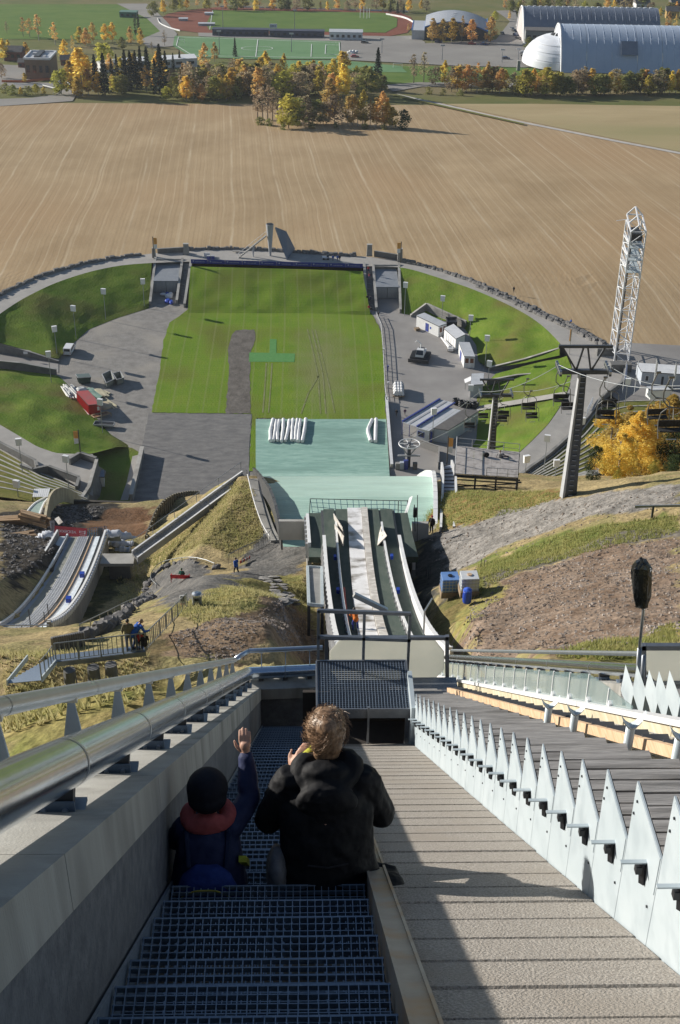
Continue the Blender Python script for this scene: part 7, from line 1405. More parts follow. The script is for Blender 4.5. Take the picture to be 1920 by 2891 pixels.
# ================================================================ THE VALLEY BEYOND THE FIELD
def on_field(px, py, h=0.0):
    k = (-28.1-(RZ-1.52))/295; d = ray(px, py); t = (RZ-1.52-k*345+h-CAMZ)/(d[2]-k*d[1]); return CP+d*t
def fsheet(name, px, m, h=.25, **kw): return tri_poly([of(a, b, h) for a, b in px], name, m, **kw)
m_pitch = mat('pitch_green', (.085,.15,.035), (.12,.18,.045), scale=.06, rough=1, spec=.05, coords='Position'); m_trk = mat('running_track', (.17,.055,.035), (.20,.07,.045), scale=.05, rough=.95, spec=.1, coords='Position'); m_astro = mat('artificial_turf', (.11,.22,.10), (.14,.25,.125), scale=.05, rough=.9, spec=.1, coords='Position')
m_lot = mat('far_asphalt', (.19,.18,.17), (.24,.23,.215), scale=.03, rough=.95, coords='Position'); m_line = mat('line_white', (.62,.64,.62), rough=.8); m_dry = mat('dry_meadow', (.33,.265,.15), (.40,.32,.19), scale=.04, rough=1, spec=.05, coords='Position', col3=(.28,.25,.13), scale3=.02, stretch=(.4,1,1))
fsheet('meadow', [(-60,12),(330,12),(420,50),(452,88),(395,112),(-60,110)], m_pitch, .2); fsheet('road', [(395,112),(452,88),(415,52),(330,10),(420,10),(470,60),(500,95),(490,130),(420,135)], m_lot, .3)
fsheet('running_track', [(447,56),(475,38),(560,25),(615,20),(1120,31),(1160,48),(1170,70),(1150,92),(1100,102),(800,98),(560,92),(480,82)], m_trk, .25); fsheet('sports_pitch', [(602,28),(1085,36),(1122,52),(1120,75),(1088,92),(590,84),(582,68)], m_pitch, .4)
fsheet('far_lot', [(560,92),(1100,102),(1170,100),(1200,118),(1200,128),(960,120),(560,102)], m_lot, .3); AST = [(493,101),(961,117),(963,167),(700,166),(540,160),(488,130)]; fsheet('artificial_pitch', AST, m_astro, .35)
fsheet('parking_lot', [(962,118),(1200,122),(1400,112),(1440,60),(1400,30),(1455,28),(1475,120),(1540,150),(1560,185),(1480,190),(1300,186),(963,168)], m_lot, .4)
fsheet('lower_pitch', [(800,170),(963,170),(1130,186),(1150,204),(960,202),(800,196)], m_astro, .3); fsheet('grass_strip', [(963,190),(1130,186),(1520,192),(1530,215),(1200,236),(960,238),(880,215)], m_pitch, .2); fsheet('road', [(1080,240),(1180,232),(1540,236),(1540,246),(1190,244),(1110,258)], m_lot, .32)
def fline(pts, w=.5, h=.55):
    P = [of(a, b, h) for a, b in pts]; q = MB()
    for a, b in zip(P[:-1], P[1:]): d = b-a; n = V(-d[1],d[0],0); n *= w/2/np.linalg.norm(n); q.face(a-n, b-n, b+n, a+n)
    obj('painted_line', q, m_line, kind='structure')
fline([(504,104),(958,120),(960,163),(545,157),(498,128),(504,104)], .45); fline([(728,111),(722,160)], .45); c = of(726,136,.55); q = MB(); P = [c+V(9.15*math.cos(t), 9.15*math.sin(t), -FARS*9.15*math.sin(t)) for t in np.linspace(0,2*math.pi,28)]; q.strip(P, [c+(p-c)*1.05 for p in P]); obj('painted_line', q, m_line, kind='structure')
fline([(958,127),(920,126),(918,152),(959,155)], .4); fline([(880,124),(878,160)], .4); fline([(600,30),(592,83)], .4)
q = MB(); P = [on_field(a, b, .35) for a, b in [(1100,262),(1180,280),(1300,306),(1400,330),(1560,362),(1740,398),(1940,436)]]; P = smoothline(P, 30, 1); q.strip(P-V(0,1.6,0), P+V(0,1.6,0)); obj('field_road', q, m_path, kind='structure', label='pale farm road crossing the field to the right')
tri_poly([on_field(a, b, .15) for a, b in [(1130,264),(1300,302),(1560,357),(1740,393),(1960,436),(1960,300),(1500,293),(1240,293)]], 'dry_meadow', m_dry)
q = MB(); q.strip([on_field(a, b, .6) for a, b in [(1110,270),(1300,312),(1480,352)]], [on_field(a, b, .6) for a, b in [(1110,266),(1300,308),(1480,348)]]); obj('field_verge', q, m_bank2, kind='structure')
fsheet('road', [(-40,238),(90,232),(150,234),(205,246),(218,264),(205,285),(110,292),(-40,302),(-40,280),(90,276),(160,266),(165,256),(130,246),(-40,252)], m_lot, .3); fsheet('yard', [(-40,180),(70,185),(150,215),(90,232),(-40,238)], m_lot, .28)
# guard rail of the road loop
m_bl2 = mat('blue_trim', (.06,.16,.42), rough=.5)
for lab, pts in (('white guard rail round the outside of the road loop at the left',[(150,229),(190,236),(218,258),(213,272)]),('white guard rail on the inside of the road loop at the left',[(40,240),(120,243),(160,254),(164,262),(150,268)])):
    P = [of(a, b, .3) for a, b in pts]; T = thing('guard_rail', lab, 'guard rail', P[0])
    for a, b in zip(P[:-1], P[1:]): q = MB(); q.bar(a+V(0,0,.6), b+V(0,0,.6), .15, .45); obj('beam', q, m_wht, T); q = MB(); q.box(a+V(0,0,.3), (.15,.15,.6)); obj('post', q, m_bar, T)
T = thing('barrier_netting', 'orange barrier netting along the road above the loop', 'barrier', of(40,228)); q = MB(); q.bar(of(5,229,.8), of(60,230,.8), .1, 1.1); q.bar(of(60,230,.8), of(150,222,.8), .1, 1.1); obj('netting', q, mat('orange_mesh', (.55,.15,.06), rough=.8), T)
# ---- halls
m_vault = mat('vault_metal', (.16,.19,.25), (.20,.23,.29), scale=.08, rough=.45, metal=.3); m_pale = mat('vault_pale', (.42,.49,.60), (.36,.43,.54), scale=.05, rough=.5); m_dome = mat('dome_white', (.66,.69,.74), (.60,.63,.68), scale=.1, rough=.5); m_roofg = mat('vault_grey', (.30,.33,.37), (.36,.38,.42), scale=.06, rough=.6); m_arch = mat('arch_wall', (.46,.42,.42), (.52,.48,.47), scale=.1, rough=.7)
def barrel(name, label, p, L, W, H, rz, mroof, mend, seams=14, base=0.0, ends=True):
    T = thing(name, label, 'sports hall', p, rz); n = 18; prof = [(-W/2+W*i/n, base+(H-base)*max(0, 1-abs(2*i/n-1)**2.2)) for i in range(n+1)]; k = 8
    for s in range(k):
        x0, x1 = L*s/k, L*(s+1)/k; q = MB(); q.strip([(x0,y,z) for y, z in prof], [(x1-.12,y,z) for y, z in prof]); obj('roof_bay', q, mroof, T, world=False, smooth=True)
    for s in range(seams): q = MB(); x = L*(s+.5)/seams; q.tube([(x,y,z+.02) for y, z in prof], .07, 4); obj('roof_seam', q, mroof, T, world=False)
    for x in ((0, L) if ends else (L,)): q = MB(); q.prism([V(x,y,z) for y, z in prof]+[V(x,W/2,-1),V(x,-W/2,-1)], V(.3 if x == 0 else -.3,0,0)); obj('end_wall', q, mend, T, world=False)
    q = MB(); q.tube([(-.1,y,z) for y, z in prof], .5, 6); obj('arch_rim', q, m_wht, T, world=False)
    if base: 
        for s in (-1,1): q = MB(); q.box((L/2,s*W/2,base/2-.5), (L,.4,base+1)); obj('wall', q, mend, T, world=False)
    return T
H2 = barrel('sports_hall', 'dark barrel-vaulted sports hall with a pale arched end wall', of(1487,122)+V(-1,22,0), 86, 44, 18, R(-2.0), m_vault, m_arch, 20)
for k in range(22): q = MB(); q.box((4+k*3.7,0,18.2), (1.6,1.2,.5)); obj('roof_vent', q, m_wht, H2, world=False)
p = of(1500,128); T = thing('annex', 'flat-roofed annex with window bands before the dark barrel hall', 'building', p, R(-4)); q = MB(); q.box((5,5,4), (18,10,9)); obj('wall', q, mat('annex_wall', (.16,.17,.17), (.20,.21,.21), scale=.1, rough=.7), T, world=False); q = MB(); q.box((5,5,8.75), (18.4,10.4,.5)); obj('roof', q, m_roofd, T, world=False)
for i in range(5):
    for j in range(2): q = MB(); q.box((-1.8+3.4*i,-.08,2.4+3*j), (2.2,.2,1.3)); obj('window', q, m_win, T, world=False)
H3 = barrel('sports_hall', 'huge pale blue vaulted hall with a white dome at its left end', of(1592,205)+V(0,26,0), 110, 52, 20, R(-3.0), m_pale, m_dome, 26, ends=True)
q = MB()
for j in range(7):
    rr_ = []
    for i in range(15): t = math.pi*i/14+math.pi/2; ph = math.pi/2*j/7; rr_.append((19*math.cos(t)*math.cos(ph)-.3, 22*math.sin(t)*math.cos(ph), 15*math.sin(ph)))
    if j: q.strip(prev_, rr_)
    prev_ = rr_
obj('dome', q, m_dome, H3, world=False, smooth=True)
for ph in (.28,.56,.84): t_ = np.linspace(math.pi/2, 1.5*math.pi, 14); q = MB(); q.tube([(19*math.cos(t)*math.cos(ph)-.3,22*math.sin(t)*math.cos(ph),15*math.sin(ph)+.05) for t in t_], .12, 4); obj('dome_seam', q, m_hroof, H3, world=False)
for (x, y0_, z0_) in ((32,-18,9.5),): q = MB(); q.hexa([(x,-22.5,9.0),(x+9,-22.5,9.0),(x+9,-16.5,14.9),(x,-16.5,14.9),(x,-22.7,9.2),(x+9,-22.7,9.2),(x+9,-16.8,15.2),(x,-16.8,15.2)]); obj('roof_light', q, m_vault, H3, world=False)
p = of(1180,112); H1 = thing('ice_hall', 'grey low-vaulted hall with blue trim behind a row of birches', 'sports hall', p, R(-6)); W1, D1_, E1_ = 44, 38, 6.0
pr = [(x, E1_+5.5*(1-((x-22)/22)**2)) for x in np.linspace(4,44,12)]
for s in range(6): q = MB(); y0_, y1_ = D1_*s/6, D1_*(s+1)/6-.15; q.strip([(x,y1_,z) for x, z in pr], [(x,y0_,z) for x, z in pr]); obj('roof_bay', q, m_roofg, H1, world=False, smooth=True)
q = MB(); q.prism([V(x,0,z) for x, z in pr]+[V(44,0,-1),V(4,0,-1)], V(0,.4,0)); obj('front_wall', q, m_dk, H1, world=False); q = MB(); q.prism([V(x,D1_,z) for x, z in pr]+[V(44,D1_,-4),V(4,D1_,-4)], V(0,-.4,0)); q.box((44,D1_/2,3), (.4,D1_,8)); q.box((4,D1_/2,3), (.4,D1_,8)); obj('wall', q, m_bl2, H1, world=False)
q = MB(); q.box((0,14,3.0), (8,30,6)); obj('side_wing', q, m_hroof, H1, world=False); q = MB(); q.box((-4.1,14,5.8), (.4,30,.8)); q.tube([(x,-.2,z+.1) for x, z in pr], .4, 5); obj('blue_trim', q, m_bl2, H1, world=False)
for i in range(5): q = MB(); q.box((20.5+i*.5,4+i*6,E1_+5.6), (2.2,1.2,.5)); obj('roof_vent', q, m_wht, H1, world=False)
# ---- stands and small buildings
def far_box(name, label, cat, px, w, d, h, rz, mw, mr, win=0, gable=0.0):
    T = thing(name, label, cat, of(*px), rz); q = MB(); q.box((w/2,d/2,h/2-.5), (w,d,h+1)); obj('wall', q, mw, T, world=False); q = MB()
    if gable: q.prism([V(-.4,-.4,h),V(-.4,d+.4,h),V(-.4,d/2,h+gable)], V(w+.8,0,0))
    else: q.box((w/2,d/2,h+.2), (w+.5,d+.5,.4))
    obj('roof', q, mr, T, world=False)
    for i in range(win): q = MB(); q.box((w*(i+.5)/win,-.06,h*.55), (w/win*.5,.16,h*.35)); obj('window', q, m_win, T, world=False)
    return T
m_navy = mat('navy_wall', (.035,.045,.08), (.05,.06,.10), scale=.1, rough=.7)
far_box('grandstand', 'long dark blue grandstand left of the small white score board', 'grandstand', (600,102), 36, 6, 4.0, R(-2), m_navy, m_navy, 9); far_box('grandstand', 'long dark blue grandstand right of the small white score board', 'grandstand', (761,106), 35, 6, 4.0, R(-2), m_navy, m_navy, 9)
far_box('club_house', 'white flat club house at the right end of the grandstands', 'building', (930,113), 21, 9, 4.6, R(-2), m_hut, m_hroof, 6)
T = thing('score_board', 'small white score board between the two grandstands', 'sign', of(772,101)); q = MB(); q.box((0,0,6.2), (4.8,.3,2.4)); obj('board', q, m_wht, T, world=False); q = MB(); [q.box((-1.5+.9*k,-.2,6.2), (.5,.1,1.0)) for k in range(4)]; obj('lettering', q, m_navy, T, world=False); q = MB(); q.box((-1.6,0,2.5), (.3,.3,5)); q.box((1.6,0,2.5), (.3,.3,5)); obj('post', q, m_bar, T, world=False)
far_box('pavilion', 'small green pavilion by the meadow in the far left corner', 'building', (338,50), 12, 7, 3.6, R(-5), mat('pavilion_green', (.04,.12,.09), rough=.7), mat('pavilion_roof', (.10,.20,.16), rough=.7), 3)
T = far_box('modern_block', 'modern wooden block with a white-rimmed slanting roof at the left edge of the valley', 'building', (74,225), 13, 17, 10, R(-3), mat('wood_cladding', (.17,.12,.08), (.22,.16,.11), scale=.2, rough=.8), m_hroof, 4)
for x0, y0_, w, d in ((0,8.5,.8,17.6),(13,8.5,.8,17.6),(6.5,0,13.6,.8),(6.5,17,13.6,.8)): q = MB(); q.box((x0,y0_,10.7), (w,d,.8)); obj('roof_rim', q, m_wht, T, world=False)
q = MB(); q.box((6,9,10.9), (2.6,14,1.2)); obj('roof_strip', q, m_dk, T, world=False); q = MB(); q.box((3.2,11,10.8), (2,3,.8)); q.box((9,5,10.7), (2,4,.6)); obj('roof_unit', q, m_wall, T, world=False)
m_rdh = mat('red_house', (.15,.05,.035), (.19,.07,.05), scale=.2, rough=.8); m_ywh = mat('yellow_house', (.42,.28,.10), rough=.7)
for lab, px, w, d, h, rz, mw, g in (('dark red house at the left edge above the yard',(12,172),10,9,5,-4,m_rdh,2.5),('small red shed with a dark roof left of the modern block',(52,192),8,6,3,-4,m_rdh,1.6),('low red house right of the modern block',(172,185),10,7,3,8,m_rdh,2),('white-roofed long house half hidden by the dark spruces',(285,205),26,9,4,22,m_hut,0),('white-roofed building behind the tallest spruces',(455,192),20,10,4,14,m_hut,0),('dark-roofed white house at the top right corner',(1795,30),11,9,5,5,m_hut,3),('yellow house with a dark roof at the right edge',(1880,52),9,8,5,-6,m_ywh,3),('dark house at the top right behind the yellow one',(1895,28),11,8,5,4,m_rdh,3),('dark house far behind the barrel hall roof',(1740,15),12,9,5,0,m_navy,3)):
    far_box('house', lab, 'house', px, w, d, h, R(rz), mw, m_roofd if 'white-roofed' not in lab else m_wht, 3, g)
T = thing('boundary_boards', 'white boundary boards along the far side of the running track', 'fence', of(620,20))
for k in range(14): a, b = of(640+k*37,18+k*1.0,.6), of(672+k*37,18.9+k*1.0,.6); q = MB(); q.bar(a, b, .2, 1.2); obj('board', q, m_wht if k % 3 else m_hroof, T)
T = thing('boundary_boards', 'white curved boundary fence round the right end of the track', 'fence', of(1150,50))
P = smoothline([of(a, b, .7) for a, b in [(1090,40),(1140,48),(1168,62),(1176,78)]], 9, 1)
for a, b in zip(P[:-1], P[1:]): q = MB(); q.bar(a, b, .25, 1.4); obj('board', q, m_wht, T)
T = thing('boundary_boards', 'white curved fence round the left end of the track', 'fence', of(450,60)); P = smoothline([of(a, b, .5) for a, b in [(445,52),(450,66),(480,80),(508,86)]], 9, 1)
for a, b in zip(P[:-1], P[1:]): q = MB(); q.bar(a, b, .2, .9); obj('board', q, m_wht, T)
for i, (px, w) in enumerate((((505,60),6),((578,44),6),((560,74),11))): far_box('jump_mat', ('grey landing mat at the left bend of the track','small white mat box on the upper left of the track','long pale mat box on the lower left of the track')[i], 'mat', px, w, 4, 1.4, 0, m_wall, m_hroof)
for i, (px, top) in enumerate((((620,155),88),((630,85),18),((823,148),95),((832,85),28),((1078,152),110),((1248,172),128),((1417,178),140),((1463,170),138))):
    p = of(*px); h = height_px(p, top); T = thing('light_mast', nth(i)+' slim light mast from the left by the sports grounds', 'light mast', p, group='light masts by the sports grounds'); q = MB(); q.tube([(0,0,0),(0,0,h)], [.28,.14], 6); obj('pole', q, m_bar, T, world=False); q = MB(); q.box((0,0,h), (2.6,.5,.8)); obj('lamp_rack', q, m_wall, T, world=False)
for i, px in enumerate(((1017,52),(1027,53),(1036,54),(1043,52))): p = of(*px); q = MB(); h = height_px(p, 14+i*3); q.tube([p, p+V(0,0,h)], .18, 5); props(obj('goal_post', q, m_wht), nth(i)+' white goal upright from the left on the far pitch', 'goal post', 'white goal uprights on the far pitch')
for i, (px, w) in enumerate((((498,122),5),((1110,192),5),((346,45),9))):
    T = thing('football_goal', ('white goal at the left end of the artificial pitch','green-netted goal on the lower pitch','large netted goal beside the far pavilion')[i], 'goal', of(*px)); q = MB(); q.tube([(0,0,0),(0,0,2.4),(w,0,2.4),(w,0,0)], .12, 5); obj('frame', q, m_wht, T, world=False); q = MB(); [q.tube([(w*t,0,2.4),(w*t,1.8,0)], .04, 4) for t in np.linspace(0,1,7)]; obj('net', q, m_gpl, T, world=False)
T = thing('gate_pillar', 'grey concrete pillar at the corner of the parking lot beside the white dome', 'pillar', of(1463,200)); q = MB(); q.box((0,0,2.6), (1.6,1.6,5.4)); obj('shaft', q, m_conc, T, world=False); q = MB(); q.box((0,0,5.4), (1.8,1.8,.2)); obj('cap', q, m_cl, T, world=False)
T = thing('bale_heap', 'heap of white wrapped bales at the edge of the parking lot', 'bales', of(995,152))
for i in range(6): q = MB(); q.ell(V(-2+i*.9, rng.uniform(-.8,.8), .8+.6*(i%2)), 1.0, .9, .9, 8, 5); obj('bale', q, m_wht, T, world=False)
cars = [((1446,84),-70,'grey'),((1452,90),-70,'black'),((1456,101),-68,'blue'),((1464,111),-62,'black'),((1418,97),-80,'black'),((1478,152),-8,'silver'),((1482,160),-8,'black'),((1428,167),-4,'dark blue'),((1484,130),-30,'white'),((1030,122),-3,'black'),((1238,121),-3,'dark blue'),((1333,126),-3,'red'),((1367,127),-3,'blue'),((1002,162),4,'red'),((1464,76),-72,'silver'),((176,239),-12,'blue')]
cc = {'grey':(.2,.2,.21),'black':(.02,.02,.022),'blue':(.05,.10,.25),'silver':(.5,.51,.53),'dark blue':(.02,.03,.09),'white':(.7,.7,.7),'red':(.35,.03,.03)}
where = ['topmost in the row beside the arched hall','second from the top in the row beside the arched hall','third from the top in the row beside the arched hall','lowest in the row beside the arched hall','alone left of the hall row','left of the dome, upper of the pair','left of the dome, lower of the pair','in the middle of the parking lot','by the annex corner','beside the club house','before the left birches of the ice hall','before the right birches of the ice hall','right of the red one before the ice hall','beside the white bales','at the head of the lane past the arched hall','on the road loop at the left']
for i, (px, a, c) in enumerate(cars): T = vehicle(c+' car parked '+where[i], 'car', of(*px, .4), R(a), cc[c], 'car', 'cars parked in the valley'); T.scale = (1.1,1.1,1.1)
# ================================================================ TREES
def leaf_mat(name, c1, c2, tr=.45, c3=None):
    m = mat(name, c1, c2, scale=.55, rough=.8, spec=.15, coords='Object', detail=2); nt = m.node_tree; N = nt.nodes; L = nt.links; b = N['Principled BSDF']; out = N['Material Output']
    src = b.inputs['Base Color'].links[0].from_socket; oi = N.new('ShaderNodeObjectInfo'); hs = N.new('ShaderNodeHueSaturation'); mr = N.new('ShaderNodeMapRange'); mr.inputs[3].default_value = .492; mr.inputs[4].default_value = .522; L.new(oi.outputs['Random'], mr.inputs[0]); L.new(mr.outputs[0], hs.inputs['Hue'])
    m2 = N.new('ShaderNodeMapRange'); m2.inputs[3].default_value = .7; m2.inputs[4].default_value = 1.25; ml = N.new('ShaderNodeMath'); ml.operation = 'FRACT'; mm = N.new('ShaderNodeMath'); mm.operation = 'MULTIPLY'; mm.inputs[1].default_value = 7.31; L.new(oi.outputs['Random'], mm.inputs[0]); L.new(mm.outputs[0], ml.inputs[0]); L.new(ml.outputs[0], m2.inputs[0]); L.new(m2.outputs[0], hs.inputs['Value']); L.new(src, hs.inputs['Color']); L.new(hs.outputs[0], b.inputs['Base Color'])
    t = N.new('ShaderNodeBsdfTranslucent'); L.new(hs.outputs[0], t.inputs['Color']); mx = N.new('ShaderNodeMixShader'); mx.inputs[0].default_value = tr; L.new(b.outputs[0], mx.inputs[1]); L.new(t.outputs[0], mx.inputs[2]); L.new(mx.outputs[0], out.inputs['Surface']); return m
m_bark = mat('birch_bark', (.34,.32,.30), (.12,.11,.10), scale=3, rough=.9); m_barkd = mat('dark_bark', (.07,.055,.045), (.11,.09,.07), scale=2, rough=.95)
LM = {'gold': leaf_mat('leaf_gold', (.76,.57,.15), (.64,.47,.12), .62), 'orange': leaf_mat('leaf_orange', (.74,.51,.20), (.62,.41,.17), .62), 'lime': leaf_mat('leaf_lime', (.46,.45,.10), (.56,.48,.10), .58), 'olive': leaf_mat('leaf_olive', (.25,.26,.09), (.34,.31,.10), .55), 'brown': leaf_mat('leaf_brown', (.36,.28,.19), (.44,.35,.22), .5), 'green': leaf_mat('leaf_green', (.035,.055,.018), (.06,.08,.025), .2), 'needle': leaf_mat('spruce_needle', (.012,.022,.012), (.022,.034,.016), .08), 'yellow': leaf_mat('leaf_yellow', (.76,.58,.17), (.64,.46,.13), .58)}
def crown_mesh(seed, shape, n, leaf, kind):
    r = random.Random(seed); vs = []; fs = []
    def leafq(p, s):
        a = r.uniform(0, 6.283); t = r.uniform(-1.0, 1.0); u = V(math.cos(a), math.sin(a), r.uniform(-.5,.5)); w = V(-math.sin(a)*math.cos(t), math.cos(a)*math.cos(t), math.sin(t)); k = len(vs)
        vs.extend([p-u*s-w*s*.6, p+u*s*.8-w*s*.7, p+u*s+w*s*.6, p-u*s*.7+w*s*.8]); fs.append((k,k+1,k+2,k+3))
    if shape == 'spruce':
        for i in range(n):
            t = r.random()**.75; z = .06+.93*t; tier = .75+.25*math.cos(z*70+r.uniform(-.6,.6)); R_ = .17*(1-t)**.85*tier+.012; a = r.uniform(0, 6.283); q = r.random()**.5; leafq(V(R_*q*math.cos(a), R_*q*math.sin(a), z-.03*q), leaf*r.uniform(.6,1.2)*(1.15-.6*t))
    else:
        w, z0, top, pw = {'birch': (.235,.16,1.0,.75), 'round': (.34,.16,1.0,.55), 'bush': (.45,.0,1.0,.5), 'poplar': (.075,.08,1.0,.6), 'thin': (.17,.25,1.0,.8)}[shape]
        cl = []
        for i in range(38 if shape != 'thin' else 26):
            t = r.random(); z = z0+(top-z0)*t; env = w*(math.sin(math.pi*min(1, (t*.86+.14)))**pw)*(1.0-.35*t if shape == 'birch' else 1); a = r.uniform(0, 6.283); q = r.random()**.45; cl.append((V(env*q*math.cos(a), env*q*math.sin(a), z), env*r.uniform(.25,.55)+.02))
        for i in range(n):
            c, s = cl[i % len(cl)]; d = V(r.gauss(0,1), r.gauss(0,1), r.gauss(0,.8)); d /= np.linalg.norm(d)+1e-6; leafq(c+d*s*r.random()**.4, leaf*r.uniform(.6,1.25))
    mb = MB(); mb.add(vs, fs); return mesh('crown', mb, LM[kind])
def trunk_mesh(seed, shape, dark):
    r = random.Random(seed); q = MB(); nt_ = {'bush': 3, 'round': 1, 'thin': 1}.get(shape, 1)
    q.tube([(0,0,-.03),(r.uniform(-.01,.01),0,.35),(r.uniform(-.02,.02),r.uniform(-.02,.02),.7),(0,0,.95)], [.016,.012,.007,.002], 6)
    if shape != 'spruce':
        for i in range(9 if shape != 'thin' else 16):
            z = r.uniform(.25,.8); a = r.uniform(0,6.283); l = r.uniform(.10,.2)*(1.1-z*.5); q.tube([(0,0,z),(l*.6*math.cos(a),l*.6*math.sin(a),z+l*.7),(l*math.cos(a),l*math.sin(a),z+l*1.3)], [.006,.004,.0015], 4)
    return mesh('trunk', q, m_barkd if dark else m_bark)
KIND = {'gold': ('birch','gold',900,.034,False,'golden birch'), 'orange': ('birch','orange',760,.032,False,'orange birch'), 'half': ('thin','orange',330,.027,False,'half-bare birch'), 'bare': ('thin','brown',330,.022,True,'bare brown tree'), 'lime': ('round','lime',900,.042,True,'yellow-green tree'), 'olive': ('round','olive',900,.042,True,'olive green tree'), 'brown': ('round','brown',620,.036,True,'brownish tree'), 'spruce': ('spruce','needle',900,.026,True,'dark spruce'), 'poplar': ('poplar','green',500,.022,True,'dark slender poplar'), 'green': ('bush','green',600,.05,True,'dark green round bush'), 'shrub': ('bush','olive',420,.06,True,'low olive shrub')}
VAR = {k: [(crown_mesh(i*31+hash(k) % 1, v[0], v[2], v[3], v[1]), trunk_mesh(i*17+3, v[0], v[4])) for i in range(3)] for k, v in KIND.items()}
TREES = []
def plant(group, place, lst, surf):
    cnt = {}; lst = sorted(lst, key=lambda t: t[0]); tot = {}
    for t in lst: tot[t[3]] = tot.get(t[3], 0)+1
    for x, yb, yt, k in lst:
        p = surf(x, yb); h = height_px(p, yt); i = cnt.get(k, 0); cnt[k] = i+1; d = KIND[k][5]
        lab = (nth(i)+' '+d+' from the left '+place) if tot[k] > 1 else ('only '+d+' '+place)
        T = thing(('spruce_tree' if k == 'spruce' else 'shrub' if k in ('green','shrub') else 'birch_tree' if k in ('gold','orange','half') else 'poplar_tree' if k == 'poplar' else 'broadleaf_tree'), lab, 'bush' if k in ('green','shrub') else 'tree', p, rng.uniform(0, 6.28), group)
        w = rng.uniform(.85,1.2)*(1.0 if h > 5 else 1.2); T.scale = (h*w, h*w, h); c, t = rng.choice(VAR[k]); obj('trunk', t, None, T, world=False); obj('crown', c, None, T, world=False)
def r_(a, b): return rng.uniform(a, b)
plant('birches on the far left meadow', 'on the meadow at the far left', [(66,104,48,'half'),(85,107,50,'half'),(110,115,38,'half'),(157,128,62,'half'),(20,95,60,'bare')], of)
plant('trees round the modern block', 'around the modern block', [(12,172,110,'gold'),(27,166,112,'gold'),(75,166,118,'gold'),(184,172,112,'gold'),(227,128,73,'gold'),(245,132,78,'orange'),(263,120,62,'orange'),(297,118,66,'gold'),(318,118,62,'gold'),(370,127,74,'orange'),(397,132,78,'gold'),(205,150,100,'half'),(5,222,178,'brown'),(95,215,185,'gold'),(70,235,205,'gold'),(345,140,105,'olive'),(430,150,118,'bare'),(465,130,86,'bare')], of)
plant('poplars by the far road', 'by the far road', [(383,100,42,'poplar'),(391,101,38,'poplar')], of)
tl = [(233,270,130,'gold'),(203,264,168,'gold'),(250,268,190,'orange'),(220,276,215,'gold'),(272,252,152,'spruce'),(297,264,142,'spruce'),(318,255,158,'spruce'),(333,250,148,'spruce'),(356,252,134,'spruce'),(372,262,150,'spruce'),(386,256,128,'spruce'),(400,248,135,'spruce'),(418,252,142,'spruce'),(440,262,150,'spruce'),(455,264,124,'spruce'),(470,258,150,'spruce'),(508,192,134,'spruce'),(490,196,146,'spruce'),(278,268,205,'gold'),(345,268,212,'olive'),(330,265,215,'lime'),(310,205,150,'orange'),(285,185,150,'gold'),(415,262,185,'half'),
 (527,286,212,'gold'),(548,286,222,'half'),(570,287,236,'orange'),(640,283,214,'gold'),(578,200,122,'orange'),(606,175,118,'orange'),(595,250,180,'brown'),(560,262,195,'olive'),(520,262,180,'orange'),(495,262,195,'brown'),(612,262,190,'brown'),(625,255,180,'olive'),(655,262,186,'brown'),(668,250,165,'brown'),(680,255,162,'orange'),(695,262,178,'lime'),(662,232,165,'gold'),(710,268,190,'brown'),(725,262,180,'olive'),(735,225,160,'gold'),(750,215,145,'gold'),(770,240,175,'brown'),(785,245,180,'gold'),(802,218,152,'gold'),(800,285,202,'lime'),(815,268,226,'lime'),(828,240,182,'lime'),(845,232,170,'gold'),(863,272,228,'olive'),(870,238,176,'lime'),(885,232,170,'gold'),(905,245,172,'gold'),(920,238,185,'lime'),(940,242,165,'gold'),(968,230,142,'gold'),(990,240,205,'olive'),(1005,245,188,'lime'),(1030,252,200,'lime'),(1060,256,205,'gold'),(1078,258,212,'olive'),(850,265,205,'brown'),(895,262,205,'brown'),(760,268,200,'brown'),(685,272,205,'brown'),(610,275,215,'olive'),(585,272,215,'brown'),(740,250,190,'lime'),(500,280,240,'olive'),(470,282,245,'lime'),(600,282,250,'shrub'),(665,282,245,'shrub'),(1066,232,143,'spruce'),(664,168,116,'spruce'),(35,268,240,'shrub'),(60,270,245,'gold'),(100,265,238,'lime'),(125,268,246,'gold'),(80,268,246,'shrub'),(15,262,235,'shrub')]
tl += [(180+i*24+r_(-8,8), 262+r_(-70,8), 190+r_(-70,20), rng.choice(['gold','gold','orange','lime'])) for i in range(12)]
tl = [(x, yb+(r_(-10,6) if k == 'spruce' else 0), min(yt+(r_(-16,14) if k == 'spruce' else 0), yb-25), k) for x, yb, yt, k in tl]
tl += [(470+i*15.5+r_(-6,6), 276+r_(-22,8), 205+r_(-28,18), rng.choice(['brown','olive','gold','brown','lime','orange','bare'])) for i in range(38)]
plant('trees along the far edge of the stubble field', 'in the treeline beyond the field', [(x, yb, yt, k) for x, yb, yt, k in tl], of)
